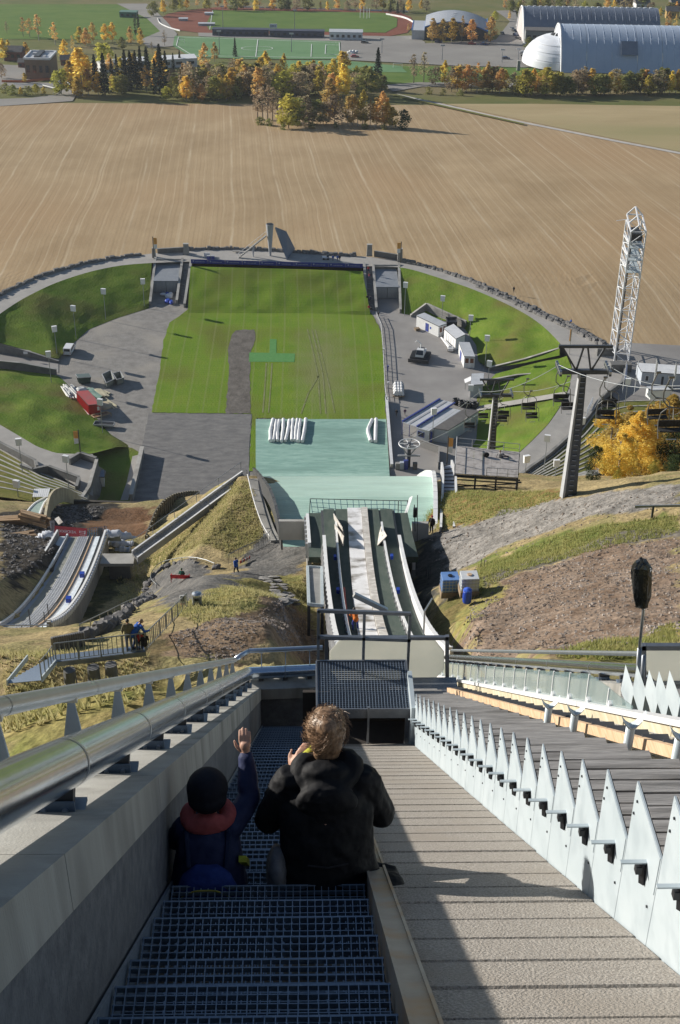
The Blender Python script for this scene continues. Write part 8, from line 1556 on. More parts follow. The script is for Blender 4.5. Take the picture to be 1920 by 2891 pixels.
gv = [(728,335,248,'bare'),(742,340,242,'bare'),(756,345,240,'bare'),(770,342,245,'bare'),(784,348,255,'bare'),(735,352,330,'shrub'),(760,355,335,'shrub'),(815,362,268,'lime'),(840,358,280,'olive'),(858,350,268,'brown'),(872,352,282,'brown'),(895,350,282,'olive'),(912,352,290,'brown'),(928,345,218,'orange'),(945,350,270,'brown'),(965,352,280,'bare'),(982,355,268,'half'),(994,355,266,'orange'),(1010,356,280,'half'),(1024,356,256,'gold'),(1045,358,282,'half'),(1062,358,275,'orange'),(1078,360,260,'orange'),(1092,360,285,'gold'),(1107,362,300,'gold'),(1135,364,311,'green'),(880,362,345,'shrub'),(950,362,345,'shrub'),(1030,364,348,'shrub'),(1085,366,350,'shrub'),(800,366,350,'shrub')]
plant('trees of the grove in the field', 'in the grove in the field', gv, on_field)
rt = [(1168,236,152,'bare'),(1196,234,146,'bare'),(1228,240,190,'brown'),(1254,242,172,'gold')]+[(1278+i*13.5+r_(-4,4), 260+r_(-5,4), 180+r_(-5,18), rng.choice(['gold','gold','orange','half','brown'])) for i in range(12)]+[(1446+i*12.4+r_(-5,5), 268+r_(-7,5), 203+r_(-14,18), rng.choice(['lime','olive','brown','brown','gold','olive','orange'])) for i in range(40)]+[(1380,262,250,'shrub'),(1210,266,245,'shrub'),(1250,268,250,'shrub'),(1300,270,254,'shrub')]
plant('trees along the right end of the field', 'in the row before the domed hall', rt, of)
plant('birches before the ice hall', 'in the row before the ice hall', [(1220,120,50,'orange'),(1248,121,54,'orange'),(1275,120,50,'gold'),(1303,121,46,'half'),(1330,121,52,'orange'),(1383,124,46,'orange'),(1152,92,66,'half')], of)
plant('bushes between the two vaulted halls', 'between the two vaulted halls', [(1539,128,95,'gold'),(1570,124,97,'gold'),(1490,140,105,'olive'),(1437,56,30,'orange'),(1395,60,32,'lime')], of)
tp = []
for i in range(58):
    x = 430+i*26+r_(-9,9)
    if 1240 < x < 1420 or x > 1925: continue
    yb = (44 if x < 470 else 28+(x-430)*.004)+r_(-6,4)+(12 if x > 1860 else 0); tp.append((x, yb, yb-r_(28,48), rng.choice(['gold','gold','orange','lime','brown','brown','olive','half']+(['spruce'] if 1080 < x < 1180 else []))))
tp += [(1102,38,0,'spruce'),(1122,40,2,'spruce'),(1140,40,8,'spruce'),(1850,75,30,'half'),(1885,80,32,'orange'),(1905,85,40,'half'),(1440,34,2,'olive'),(1475,30,0,'brown'),(1520,25,-5,'lime'),(1560,26,-4,'brown'),(1600,28,-2,'orange')]
plant('trees along the top of the picture', 'along the topmost road', tp, of)
rows = [(x+r_(-12,12), -22+r_(-4,4), -60, rng.choice(['brown','olive','gold','lime'])) for x in np.arange(-60,1990,42)]
plant('trees of the wood above the picture', 'in the farthest wood', rows, of)
# ---- near birches right of the tall pylon: finer leaves
def fine_tree(label, base, h, kind, shape, n, leaf, wid, dark=False, cat='tree', name='birch_tree', seed=1, group=None):
    T = thing(name, label, cat, base, rng.uniform(0,6), group); T.scale = (h*wid, h*wid, h); obj('trunk', trunk_mesh(seed+90, shape, dark), None, T, world=False); obj('crown', crown_mesh(seed+200, shape, n, leaf, kind), None, T, world=False)
def nb(px, py, y): p = oy(px, py, y); z = tz(p[0], p[1]); return V(p[0], p[1], z), height_px(V(p[0], p[1], z), py)
for i, (px, top, y, k, w, lab) in enumerate(((1738,1160,140,'yellow',1.15,'golden birch at the left of the near clump beside the pylon'),(1782,1150,146,'orange',1.0,'orange birch second from the left in the near clump'),(1812,1165,136,'yellow',1.2,'broad golden birch in the middle of the near clump'),(1858,1138,150,'yellow',1.1,'tall golden birch behind the two hanging chairs'),(1905,1120,148,'yellow',1.1,'tallest golden birch at the right edge of the near clump'),(1930,1180,138,'orange',1.1,'orange birch cut by the right edge of the picture'),(1760,1225,128,'yellow',1.3,'small golden birch in front of the near clump'))):
    b, h = nb(px, top, y); fine_tree(lab, b, h, k, 'birch', 9500, .0088, w*1.3, seed=i, group='birches right of the tall pylon')
b, h = nb(1686,1262,128); fine_tree('dark green pine beside the golden birches', b, h, 'green', 'round', 6000, .012, .62, True, name='pine_tree', seed=31)
b, h = nb(1745,1318,126); fine_tree('pale yellow shrub at the foot of the golden birches', b, h, 'lime', 'bush', 2500, .02, .6, True, 'bush', 'shrub', 32); b, h = nb(1850,1300,124); fine_tree('yellow-green shrub before the golden birches', b, h, 'lime', 'bush', 3000, .02, .7, True, 'bush', 'shrub', 33)
b, h = nb(1905,1285,122); fine_tree('dark green shrub at the right edge under the birches', b, h, 'green', 'bush', 3500, .02, .8, True, 'bush', 'shrub', 34); b, h = nb(1915,1205,134); fine_tree('dark bush beside the small shed at the right edge', b, h, 'green', 'round', 3000, .015, .9, True, 'bush', 'shrub', 35)
b = oz(1880,1118,RZ); fine_tree('dark round bush between the shed and the barrack', b, height_px(b, 1088), 'green', 'bush', 1500, .035, 1.0, True, 'bush', 'shrub', 36)
# grass tufts on the near slopes
def tufts(label, polys, n, s, m, seed):
    r = random.Random(seed); vs = []; fs = []
    for pol, w in polys:
        W2 = [ot(a, b, 20, 170)[:2] for a, b in pol]; xs = [p[0] for p in W2]; ys = [p[1] for p in W2]; c = int(n*w); X = np.array([r.uniform(min(xs), max(xs)) for _ in range(c*2)]); Y = np.array([r.uniform(min(ys), max(ys)) for _ in range(c*2)]); ok = inpoly(X, Y, W2); X, Y = X[ok][:c], Y[ok][:c]; Z = Tz(X, Y)+(vnoise(X,Y,3.1,1)-.5)*.35+(vnoise(X,Y,.9,2)-.5)*.22+(vnoise(X,Y,9,3)-.5)*.5
        for x, y, z in zip(X, Y, Z):
            for b in range(3):
                a = r.uniform(0,6.283); l = s*r.uniform(.5,1.3); k = len(vs); dx, dy = math.cos(a), math.sin(a); vs.extend([(x-dy*.035,y+dx*.035,z-.03),(x+dy*.035,y-dx*.035,z-.03),(x+dx*l*.6,y+dy*l*.6,z+l)]); fs.append((k,k+1,k+2))
    mb = MB(); mb.add(vs, fs); return obj('grass', mb, m, kind='stuff', label=label)
tufts('dry grass tufts on the slope left of the in-run', [([(380,1560),(640,1360),(700,1360),(770,1500),(640,1560),(440,1600)], .45), ([(0,1840),(420,1850),(420,1990),(0,2090)], .3), ([(480,1725),(860,1625),(880,1720),(560,1760)], .15), ([(330,1640),(430,1560),(440,1600),(400,1700),(300,1760)], .1)], 16000, .26, leaf_mat('dry_grass', (.45,.38,.22), (.33,.31,.14), .5), 4)
tufts('mixed grass tufts on the slope right of the in-run', [([(1180,1470),(1300,1385),(1620,1400),(1400,1455),(1220,1500)], .35), ([(1350,1600),(1560,1530),(1920,1445),(1920,1500),(1500,1600),(1330,1690)], .4), ([(1560,1860),(1900,1760),(1920,1840),(1700,1880)], .25)], 9000, .24, leaf_mat('green_grass', (.25,.27,.09), (.36,.33,.14), .5), 5)
# ================================================================ PEOPLE
m_skin = mat('skin', (.50,.30,.22), (.46,.26,.19), scale=20, rough=.55, spec=.35)
def cloth(name, c, r=.8): return mat('cloth_'+name, c, tuple(x*.7 for x in c), scale=14, rough=r, spec=.2, bump=.004, bscale=30)
HAIRM = {'brown': mat('hair_brown', (.13,.075,.042), (.30,.19,.115), scale=26, rough=.45, stretch=(3,3,.4)), 'black': mat('hair_black', (.02,.016,.014), (.04,.03,.025), scale=40, rough=.5), 'fair': mat('hair_fair', (.35,.24,.12), rough=.6)}
def remesh(mb, voxel, name, m, sm=3, disp=0.0):
    me = bpy.data.meshes.new(name); me.from_pydata(mb.v, [], mb.f); me.update(); o = bpy.data.objects.new(name, me); COL.objects.link(o)
    r = o.modifiers.new('r', 'REMESH'); r.mode = 'VOXEL'; r.voxel_size = voxel; r.use_smooth_shade = True
    s = o.modifiers.new('s', 'SMOOTH'); s.factor = .5; s.iterations = sm
    if disp:
        tx = bpy.data.textures.new(name, 'CLOUDS'); tx.noise_scale = .07; tx.noise_depth = 2; d = o.modifiers.new('d', 'DISPLACE'); d.texture = tx; d.strength = disp; d.mid_level = .5; d.texture_coords = 'LOCAL'
    dg = bpy.context.evaluated_depsgraph_get(); out = bpy.data.meshes.new_from_object(o.evaluated_get(dg)); bpy.data.objects.remove(o); bpy.data.meshes.remove(me); out.name = name; out.materials.clear(); out.materials.append(m)
    out.polygons.foreach_set('use_smooth', [True]*len(out.polygons)); return out
def cap(q, a, b, r0, r1, n=10):
    a, b = V(*a), V(*b); q.tube([a, (a+b)/2, b], [r0, (r0+r1)/2*1.04, r1], n); q.ell(a, r0, r0, r0, n, 6); q.ell(b, r1, r1, r1, n, 6); return q
def hand(q, w, d, up, s=1.0, curl=.25):
    """wrist w, pointing along d, palm facing away from 'up'; four unequal fingers and a thumb from the side of the palm"""
    w, d, up = V(*w), V(*d), V(*up); d /= np.linalg.norm(d); side = np.cross(d, up); side /= np.linalg.norm(side); up = np.cross(side, d)
    cap(q, w, w+d*.05*s, .024*s, .030*s); q.ell(w+d*.055*s, .036*s, .036*s, .036*s, 10, 6)
    for k, (o, l) in enumerate(((-.030,.062),(-.010,.072),(.011,.067),(.030,.052))):
        b = w+d*.078*s+side*o*s; m_ = b+(d*.55*l-up*curl*.3*l)*s; e = m_+(d*.45*l-up*curl*.8*l)*s; cap(q, b, m_, .0095*s, .009*s, 7); cap(q, m_, e, .009*s, .0075*s, 7)
    t = w+d*.025*s-side*.034*s; m_ = t+(d*.028-side*.022-up*.006)*s; cap(q, t, m_, .012*s, .0105*s, 7); cap(q, m_, m_+(d*.03-side*.008-up*.008)*s, .0105*s, .008*s, 7)
def head(q, c, f, s=1.0):
    """c: centre of the head, f: the way it faces"""
    c, f = V(*c), V(*f); f /= np.linalg.norm(f); sd = np.cross(f, (0,0,1)); sd /= np.linalg.norm(sd)
    q.ell(c+V(0,0,.015*s), .078*s, .095*s, .10*s, 14, 9); q.ell(c+f*.03*s-V(0,0,.05*s), .058*s, .062*s, .062*s, 12, 7)
    cap(q, c+f*.092*s+V(0,0,.0), c+f*.112*s-V(0,0,.025*s), .010*s, .015*s, 7)
    for k in (-1,1): q.ell(c+sd*.080*s*k-f*.005*s-V(0,0,.01*s), .013*s, .022*s, .032*s, 8, 5)
    cap(q, c+f*.084*s-sd*.02*s-V(0,0,.058*s), c+f*.084*s+sd*.02*s-V(0,0,.058*s), .008*s, .008*s, 6)
POSE = {  # joints for a 1.75 m person: hip, chest, neck, head, shoulders, elbows, wrists, knees, ankles
 'stand': dict(hip=(0,0,.95), chest=(0,.0,1.30), neck=(0,.01,1.50), head=(0,.02,1.64), el=((-.27,.0,1.17),(.27,.0,1.17)), wr=((-.27,.1,.93),(.27,.08,.93)), kn=((-.10,.02,.50),(.10,.02,.50)), an=((-.11,-.02,.08),(.11,-.02,.08))),
 'walk': dict(hip=(0,0,.94), chest=(0,.04,1.29), neck=(0,.06,1.49), head=(0,.09,1.63), el=((-.27,-.10,1.17),(.26,.12,1.17)), wr=((-.26,-.08,.93),(.22,.28,.98)), kn=((-.09,.18,.52),(.10,-.04,.50)), an=((-.10,.24,.09),(.10,-.32,.13))),
 'lean': dict(hip=(0,-.1,.93), chest=(0,.14,1.22), neck=(0,.28,1.38), head=(0,.38,1.46), el=((-.28,.30,1.02),(.30,.34,1.06)), wr=((-.24,.52,.98),(.30,.58,1.02)), kn=((-.10,.02,.50),(.10,.0,.50)), an=((-.12,-.08,.08),(.12,-.02,.08))),
 'sit': dict(hip=(0,0,.50), chest=(0,.03,.84), neck=(0,.06,1.04), head=(0,.09,1.18), el=((-.26,.08,.70),(.26,.08,.70)), wr=((-.16,.30,.66),(.16,.30,.66)), kn=((-.12,.42,.52),(.12,.42,.52)), an=((-.12,.46,.08),(.12,.46,.08))),
 'floor': dict(hip=(0,0,.12), chest=(0,-.06,.46), neck=(0,-.06,.66), head=(0,-.03,.80), el=((-.26,-.20,.36),(.26,.08,.34)), wr=((-.24,-.34,.06),(.2,.32,.34)), kn=((-.12,.38,.34),(.14,.44,.12)), an=((-.12,.66,.07),(.12,.86,.07))),
 'work': dict(hip=(0,-.12,.88), chest=(0,.16,1.10), neck=(0,.32,1.20), head=(0,.44,1.24), el=((-.27,.36,.90),(.27,.38,.92)), wr=((-.18,.52,.68),(.18,.56,.70)), kn=((-.14,.10,.48),(.14,.06,.48)), an=((-.16,-.06,.08),(.16,-.10,.08)))}
def figure(label, loc, rz, pose, jac, tro, hairc='brown', s=1.0, hat=None, group=None, vox=.026, pack=None):
    P = {k: (tuple(V(*c)*s for c in v) if isinstance(v[0], tuple) else V(*v)*s) for k, v in POSE[pose].items()}; T = thing('person', label, 'person', loc, rz, group); sh = [P['neck']+V(k*.17*s,-.01*s,-.09*s) for k in (-1,1)]; hp = [P['hip']+V(k*.09*s,0,-.02*s) for k in (-1,1)]
    q = MB(); cap(q, P['hip'], P['chest'], .12*s, .13*s); cap(q, P['chest'], P['neck'], .12*s, .05*s); cap(q, P['neck'], P['head'], .05*s, .05*s); head(q, P['head'], V(0,1,-.05), s)
    for i in (0,1): cap(q, sh[i], P['el'][i], .05*s, .04*s); cap(q, P['el'][i], P['wr'][i], .038*s, .03*s); hand(q, P['wr'][i], P['wr'][i]-P['el'][i], (1-2*i,0,.1), s); cap(q, hp[i], P['kn'][i], .075*s, .055*s); cap(q, P['kn'][i], P['an'][i], .05*s, .04*s); cap(q, P['an'][i], P['an'][i]+V(0,.14*s,-.04*s), .045*s, .035*s)
    obj('body', remesh(q, vox*.7*max(s,.6), 'body', m_skin, 2), None, T, world=False)
    q = MB(); cap(q, P['hip']+V(0,0,-.02*s), P['chest'], .165*s, .165*s); q.ell(P['hip']+V(0,0,.02*s), .19*s, .15*s, .16*s); q.ell(P['chest'], .20*s, .15*s, .18*s); cap(q, sh[0], sh[1], .085*s, .085*s); cap(q, P['chest'], P['neck']-V(0,0,.05*s), .12*s, .08*s)
    for i in (0,1): cap(q, sh[i], P['el'][i], .075*s, .062*s); cap(q, P['el'][i], P['wr'][i], .06*s, .046*s)
    obj('jacket', remesh(q, vox*max(s,.6), 'jacket', cloth(*jac), 2), None, T, world=False)
    q = MB(); q.ell(P['hip']-V(0,0,.04*s), .165*s, .13*s, .13*s)
    for i in (0,1): cap(q, hp[i], P['kn'][i], .095*s, .072*s); cap(q, P['kn'][i], P['an'][i]+V(0,0,.02*s), .068*s, .055*s)
    obj('trousers', remesh(q, vox*max(s,.6), 'trousers', cloth(*tro), 2), None, T, world=False)
    for i in (0,1): q = MB(); a = P['an'][i]; cap(q, a+V(0,-.03*s,-.03*s), a+V(0,.16*s,-.045*s), .05*s, .042*s, 8); obj('shoe', remesh(q, vox*.7*max(s,.6), 'shoe', m_blk, 1), None, T, world=False)
    q = MB(); h = P['head']; q.ell(h+V(0,-.02*s,.035*s), .092*s, .105*s, .098*s, 12, 8); 
    if hat: q.ell(h+V(0,-.005*s,.06*s), .097*s, .11*s, .085*s, 12, 8); obj('hat', q, cloth(*hat), T, world=False, smooth=True)
    else: obj('hair', q, HAIRM[hairc], T, world=False, smooth=True)
    if pack: q = MB(); q.hexa([V(x*s,y*s,z*s)+P['chest'] for x, y, z in ((-.16,-.34,-.26),(.16,-.34,-.26),(.16,-.15,-.26),(-.16,-.15,-.26),(-.13,-.30,.2),(.13,-.30,.2),(.13,-.14,.2),(-.13,-.14,.2))]); obj('rucksack', q, cloth(*pack), T, world=False)
    return T
BLK = ('black', (.018,.018,.02)); NAV = ('navy', (.02,.03,.075)); BLU = ('blue', (.03,.11,.42)); ORG = ('orange', (.62,.17,.03)); JEA = ('jeans', (.06,.09,.18)); REDC = ('red', (.40,.04,.05)); GRN = ('green', (.03,.16,.12)); GRY = ('grey', (.22,.22,.23)); PNK = ('pink', (.45,.12,.14)); KHA = ('khaki', (.16,.14,.09)); LBL = ('light_blue', (.20,.32,.55))
figure('person in a blue jacket and dark trousers walking on the gravel left of the in-run', ot(668,1622,60,120), R(40), 'walk', BLU, BLK, 'black')
p = root_loc(BN2); figure('person in a dark green jacket sitting on the red bench, seen from behind', p+V(.12,.05,0), R(-4), 'sit', GRN, BLK, 'black', 1.0, ('olive_cap', (.06,.10,.05)))
g = lambda a, b: oz(a, b, Zb)
figure('person in dark clothes and jeans standing on the footbridge, back turned', g(366,1834), R(5), 'stand', KHA, JEA, 'black'); figure('person in a bright blue jacket leaning forward over the footbridge railing', g(385,1833), R(-55), 'lean', BLU, JEA, 'brown'); figure('small child in red and blue standing at the end of the footbridge', g(398,1836), R(0), 'stand', REDC, NAV, 'fair', .62)
figure('dark crouching person at the right end of the footbridge', g(410,1838), R(20), 'sit', BLK, BLK, 'black', .8)
w = ir(1003,1778,.0); figure('worker in an orange jacket bending over on the in-run track', w, R(10), 'work', ORG, ('blue_trousers', (.04,.06,.28)), 'black')
figure('person in dark clothes with a red hat standing below the side stairway', oy(1218,1504,100), R(150), 'stand', BLK, BLK, 'black', 1.0, ('red_hat', (.40,.03,.06)))
figure('person in a pale jacket lounging on the timber stage', oz(1412,1292,ZS+.02), R(-70), 'floor', GRY, NAV, 'brown'); q = MB(); c = oz(1372,1290,ZS); q.ell(c+V(0,0,.28), .38, .26, .30, 10, 6); props(obj('rucksack', remesh(q, .05, 'rucksack', cloth(*BLK)), None, world=False), 'dark rucksack standing on the timber stage', 'bag')
for lab, px, z, rz, ps, j, t in (('person in black walking beside the boundary wall near the service building',(1119,1175),0,160,'walk',BLK,BLK),('person in dark purple walking towards the service building canopy',(1143,1173),0,170,'walk',('plum', (.07,.03,.09)),GRY),('dark person standing at the tunnel end of the lawn fence',(1068,897),0,120,'stand',BLK,BLK),('person in red on the upper part of the right tunnel ramp',(1040,768),4.5,180,'walk',REDC,NAV),('person in dusty pink on the middle of the right tunnel ramp',(1042,788),3.7,180,'walk',PNK,JEA),('dark person on the left low on the right tunnel ramp',(1036,850),1.0,180,'walk',BLK,NAV),('dark person on the right low on the right tunnel ramp',(1045,853),.9,180,'walk',NAV,BLK),('person in red at the foot of the right tunnel ramp',(1041,878),0,170,'walk',REDC,BLK),('dark person beside the red one at the foot of the ramp',(1047,884),0,170,'walk',BLK,JEA),('person in blue standing behind the banners next to the cart',(940,737),RZ,180,'stand',BLU,JEA),('person in blue standing left of the last one behind the banners',(953,737),RZ,180,'stand',BLU,NAV),('dark person standing rightmost behind the banners',(959,737),RZ,180,'stand',NAV,BLK),('person in blue sitting against the stone wall by the right path',(1612,914),RZ,130,'sit',BLU,BLK),('dark person standing at the stone wall of the right path',(1450,826),RZ,150,'stand',BLK,BLK),('person in blue walking up to the right terraces',(1641,1162),RZ,20,'walk',BLU,LBL)):
    figure(lab, oz(*px, z), R(rz), ps, j, t, 'black', vox=.04)
# ---- the two sitting on the stairs
S = V(.10, 4.65, 132.02)
AD = thing('person', 'person in a long black hooded jacket with messy brown hair sitting on the grating stairs', 'person', S); L_ = lambda *a: V(*a)
q = MB(); cap(q, (0,.02,.14), (0,.06,.34), .14, .13); cap(q, (0,.06,.34), (0,.13,.48), .13, .13); cap(q, (0,.15,.52), (0,.22,.64), .10, .056); cap(q, (0,.22,.64), (0,.26,.72), .055, .055); head(q, (0,.275,.765), (-.25,1,-.25))
cap(q, (-.18,.16,.545), (-.27,.16,.31), .05, .042); cap(q, (-.27,.16,.31), (-.16,.30,.49), .04, .032); hand(q, (-.16,.30,.49), (.45,.25,.8), (-.5,-.8,.1), 1.0, .5)
cap(q, (.18,.16,.545), (.26,.20,.30), .05, .042); cap(q, (.26,.20,.30), (.14,.42,.24), .04, .032); hand(q, (.14,.42,.24), (-.3,.9,-.1), (0,.1,1), 1.0, .6)
for k in (-1,1): cap(q, (k*.09,.06,.12), (k*.13,.44,.14), .08, .06); cap(q, (k*.13,.44,.14), (k*.13,.54,-.36), .056, .042); cap(q, (k*.13,.52,-.39), (k*.13,.68,-.41), .045, .035)
obj('body', remesh(q, .0095, 'body', m_skin, 2), None, AD, world=False)
q = MB(); rings = []
for z, y, rx, ry in ((-.005,-.03,.285,.19),(.05,-.02,.275,.19),(.13,.0,.245,.185),(.24,.035,.225,.165),(.36,.075,.222,.155),(.46,.115,.225,.15),(.54,.15,.20,.135),(.60,.185,.13,.105),(.635,.20,.085,.08)):
    rings.append([(rx*math.cos(t)*(1+.04*math.sin(5*t+z*9)), y+ry*math.sin(t)*(1+.04*math.sin(4*t+z*13)), z+.012*math.sin(3*t+z*20)) for t in np.linspace(0,2*math.pi,30,endpoint=False)])
q.loft(rings); cap(q, (-.165,.16,.545), (.165,.16,.545), .078, .078); cap(q, (-.175,.16,.55), (-.275,.155,.32), .086, .074); cap(q, (-.275,.155,.32), (-.168,.295,.475), .074, .054); cap(q, (.175,.16,.55), (.268,.195,.31), .086, .074); cap(q, (.268,.195,.31), (.155,.40,.25), .072, .052)
q.prism([(.08,-.21,-.01),(.40,-.19,-.02),(.40,.04,-.02),(.10,.10,.0)], (-.06,.02,.12)); q.ell((.28,-.08,.06), .11, .13, .09, 12, 6); q.ell((-.20,-.03,.05), .09, .15, .08, 12, 6)
JK = obj('jacket', remesh(q, .0085, 'jacket', mat('jacket_black', (.0045,.005,.007), (.008,.0085,.011), scale=9, rough=.7, spec=.22, bump=.006, bscale=16), 3, .020), None, AD, world=False)
q = MB(); q.tube([(.13*math.cos(t), .175+.085*math.sin(t)-.02, .615+.03*math.sin(t+.4)) for t in np.linspace(0,2*math.pi,18,endpoint=False)], [.048+.012*math.sin(3*t) for t in np.linspace(0,2*math.pi,18,endpoint=False)], 10, closed=True); q.ell((0,.045,.53), .15, .065, .11, 14, 8); q.ell((0,.13,.645), .115, .065, .05, 14, 8); q.ell((0,.02,.46), .09, .05, .06, 12, 6); obj('hood', remesh(q, .009, 'hood', MATS['jacket_black'], 3, .014), None, JK, world=False)
for a, b in (((-.09,-.135,.30),(.10,-.135,.31)),): q = MB(); q.tube([a, ((a[0]+b[0])/2, a[1]-.015, a[2]), b], .004, 5); obj('seam', q, cloth('seam', (.03,.03,.035)), JK, world=False)
q = MB(); q.tube([(-.14,.13,.60),(-.11,.21,.645),(-.05,.27,.655),(.02,.29,.655)], [.022,.030,.032,.02], 8); obj('scarf', q, cloth('yellow_green', (.42,.42,.05)), AD, world=False, smooth=True)
q = MB()
for k in (-1,1): cap(q, (k*.09,.03,.11), (k*.13,.44,.15), .098, .08); cap(q, (k*.13,.44,.15), (k*.13,.54,-.33), .075, .062)
obj('trousers', remesh(q, .012, 'trousers', cloth('charcoal', (.03,.03,.034)), 2), None, AD, world=False)
q = MB(); q.ell((-.235,-.03,.15), .055, .13, .14, 12, 8); o = obj('shoulder_bag', remesh(q, .012, 'shoulder_bag', mat('grey_bag', (.14,.14,.155), (.09,.09,.10), scale=12, rough=.6, bump=.006, bscale=20), 2, .02), None, AD, world=False)
for k in (-1,1): q = MB(); cap(q, (k*.13,.50,-.40), (k*.13,.70,-.42), .055, .045, 10); obj('shoe', remesh(q, .012, 'shoe', m_blk, 1), None, AD, world=False)
q = MB(); hc = V(0,.262,.79); q.ell(hc, .098, .112, .108, 18, 11); q.ell(hc+V(.005,-.06,.055), .055, .05, .05, 12, 8); q.ell(hc+V(0,-.055,-.05), .075, .05, .05, 12, 8); q.ell(hc+V(0,-.05,-.105), .066, .045, .05, 12, 8); HA = obj('hair', remesh(q, .007, 'hair', HAIRM['brown'], 2, .018), None, AD, world=False)
rr = random.Random(11); q = MB()
for i in range(520):
    d = V(rr.gauss(0,1), rr.gauss(-.2,1), rr.gauss(.1,.9)); d /= np.linalg.norm(d); a = hc+d*V(.096,.110,.105); tg = np.cross(d, V(rr.gauss(0,.4), rr.gauss(0,.4), 1)); tg /= np.linalg.norm(tg)+1e-6; l = rr.uniform(.03,.08); b = a+tg*l*.5+d*rr.uniform(.002,.018); c = a+tg*l+d*rr.uniform(-.006,.018)-V(0,0,.02*rr.random()); q.tube([a-d*.006, b, c], [.0014,.0012,.0004], 3, cap=False)
obj('hair_strand', q, HAIRM['brown'], HA, world=False, kind='stuff')
# the child
SC = V(-.465, 4.67, 132.03); CH2 = thing('person', 'small child in a navy jacket and dark hat sitting with one arm raised', 'person', SC)
q = MB(); cap(q, (0,.02,.10), (0,.04,.24), .08, .075); cap(q, (0,.04,.24), (0,.075,.33), .075, .05); cap(q, (0,.085,.34), (0,.10,.42), .042, .042); head(q, (0,.12,.495), (.2,1,-.1), .92)
cap(q, (.115,.07,.32), (.19,.20,.39), .036, .033); cap(q, (.19,.20,.39), (.175,.32,.56), .032, .026); hand(q, (.175,.32,.56), (-.05,.3,1), (0,-1,.3), .80, .55)
cap(q, (-.115,.07,.32), (-.165,.12,.19), .036, .032); cap(q, (-.165,.12,.19), (-.09,.25,.16), .03, .025); hand(q, (-.09,.25,.16), (.4,.8,0), (0,0,1), .72, .6)
for k in (-1,1): cap(q, (k*.06,.04,.08), (k*.08,.28,.09), .055, .045); cap(q, (k*.08,.28,.09), (k*.08,.32,-.20), .042, .034); cap(q, (k*.08,.31,-.20), (k*.08,.42,-.22), .036, .03)
obj('body', remesh(q, .0048, 'body', m_skin, 2), None, CH2, world=False)
q = MB(); rings = []
for z, y, rx, ry in ((.0,-.01,.185,.14),(.06,-.01,.18,.14),(.15,.01,.168,.13),(.24,.03,.160,.12),(.31,.055,.14,.105),(.36,.08,.09,.08)): rings.append([(rx*math.cos(t)*(1+.04*math.sin(4*t+z*20)), y+ry*math.sin(t), z) for t in np.linspace(0,2*math.pi,24,endpoint=False)])
q.loft(rings); cap(q, (-.10,.07,.31), (.10,.07,.31), .062, .062); cap(q, (.11,.07,.32), (.193,.20,.385), .062, .055); cap(q, (.193,.20,.385), (.178,.305,.54), .054, .042); cap(q, (-.11,.07,.32), (-.165,.12,.19), .062, .052); cap(q, (-.165,.12,.19), (-.095,.24,.16), .05, .04)
CJ = obj('jacket', remesh(q, .0075, 'jacket', mat('jacket_navy', (.013,.020,.065), (.020,.029,.085), scale=10, rough=.7, spec=.3, bump=.004, bscale=22), 3, .014), None, CH2, world=False)
q = MB(); q.tube([(.098*math.cos(t), .085+.075*math.sin(t), .385+.020*math.sin(t)) for t in np.linspace(0,2*math.pi,18,endpoint=False)], [.034+.008*math.sin(2*t+1) for t in np.linspace(0,2*math.pi,18,endpoint=False)], 10, closed=True); q.ell((0,.035,.385), .095, .05, .05, 12, 7); obj('pink_collar', remesh(q, .007, 'pink_collar', cloth('salmon', (.42,.10,.10)), 2, .01), None, CJ, world=False)
q = MB(); q.bar((.165,-.055,.235), (.178,.02,.13), .03, .035, (1,0,0)); obj('reflective_strip', q, cloth('lime_strip', (.42,.44,.05)), CJ, world=False)
q = MB(); q.ell((0,.115,.53), .100, .108, .095, 18, 11); q.ell((0,.08,.50), .095, .085, .07, 16, 9); obj('hat', remesh(q, .007, 'hat', cloth('dark_knit', (.010,.011,.018)), 2, .004), None, CH2, world=False)
q = MB(); rings = []
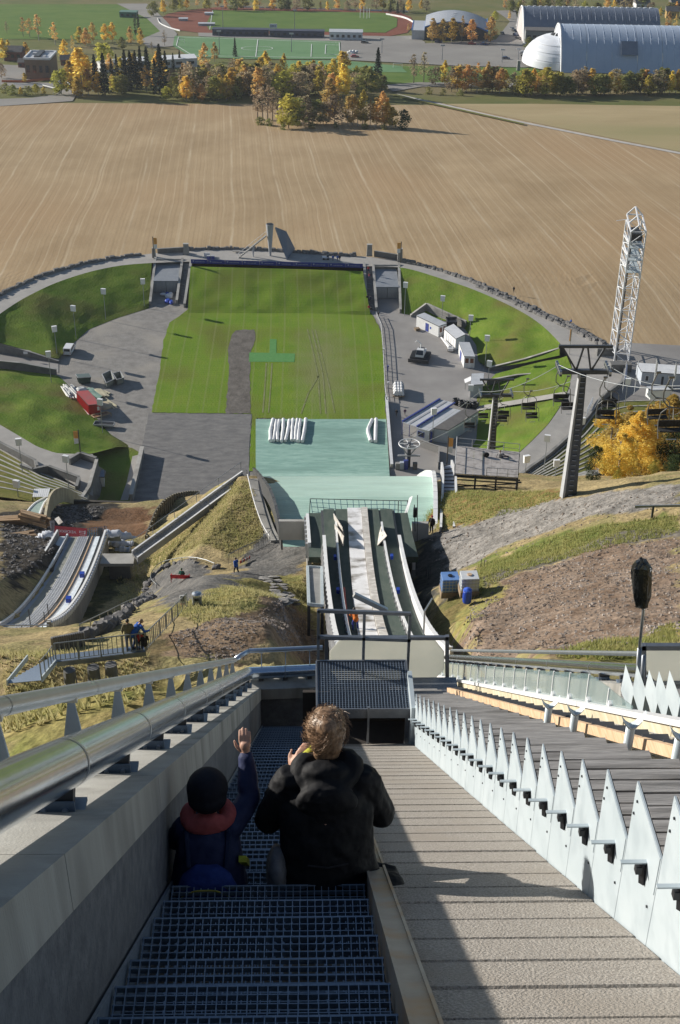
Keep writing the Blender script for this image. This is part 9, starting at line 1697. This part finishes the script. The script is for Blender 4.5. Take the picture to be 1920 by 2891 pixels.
for z, y, rx, ry in ((-.005,-.14,.13,.06),(.05,-.15,.155,.075),(.12,-.14,.15,.07),(.19,-.12,.12,.055),(.235,-.10,.06,.03)): rings.append([(rx*math.cos(t), y+ry*math.sin(t), z) for t in np.linspace(0,2*math.pi,22,endpoint=False)])
q.loft(rings); BP = obj('rucksack', remesh(q, .008, 'rucksack', cloth('royal_blue', (.025,.05,.22)), 2, .008), None, CH2, world=False)
q = MB(); q.tube(smoothline([V(-.135,-.185,.05), V(-.12,-.20,.14), V(-.05,-.205,.185), V(.05,-.205,.185), V(.12,-.20,.13), V(.15,-.17,.03)], 20, 1), .0045, 5); obj('piping', q, cloth('yellow_piping', (.40,.36,.06)), BP, world=False)
for k in (-1,1): q = MB(); q.tube([(k*.09,-.09,.22),(k*.10,-.0,.345),(k*.09,.12,.34),(k*.11,.15,.2)], .014, 6); obj('strap', q, cloth(*NAV), BP, world=False)
q = MB()
for k in (-1,1): cap(q, (k*.06,.03,.07), (k*.08,.28,.10), .068, .056); cap(q, (k*.08,.28,.10), (k*.08,.32,-.18), .052, .045)
obj('trousers', remesh(q, .011, 'trousers', cloth('dark_olive', (.03,.03,.02)), 2), None, CH2, world=False)
for k in (-1,1): q = MB(); cap(q, (k*.08,.30,-.215), (k*.08,.42,-.225), .042, .036, 9); obj('shoe', remesh(q, .01, 'shoe', m_blk, 1), None, CH2, world=False)
# ================================================================ THE AIR
q = MB(); q.hexa([(-2650,-650,-131),(2650,-650,-131),(2650,2650,-131),(-2650,2650,-131),(-2650,-650,146),(2650,-650,146),(2650,2650,146),(-2650,2650,146)])
hm = bpy.data.materials.new('haze'); hm.use_nodes = True; N = hm.node_tree.nodes; N.remove(N['Principled BSDF']); pv = N.new('ShaderNodeVolumePrincipled'); pv.inputs['Color'].default_value = (.80,.88,1,1); pv.inputs['Density'].default_value = .00006; pv.inputs['Anisotropy'].default_value = .3
hm.node_tree.links.new(pv.outputs[0], N['Material Output'].inputs['Volume']); obj('haze', q, hm, kind='stuff')
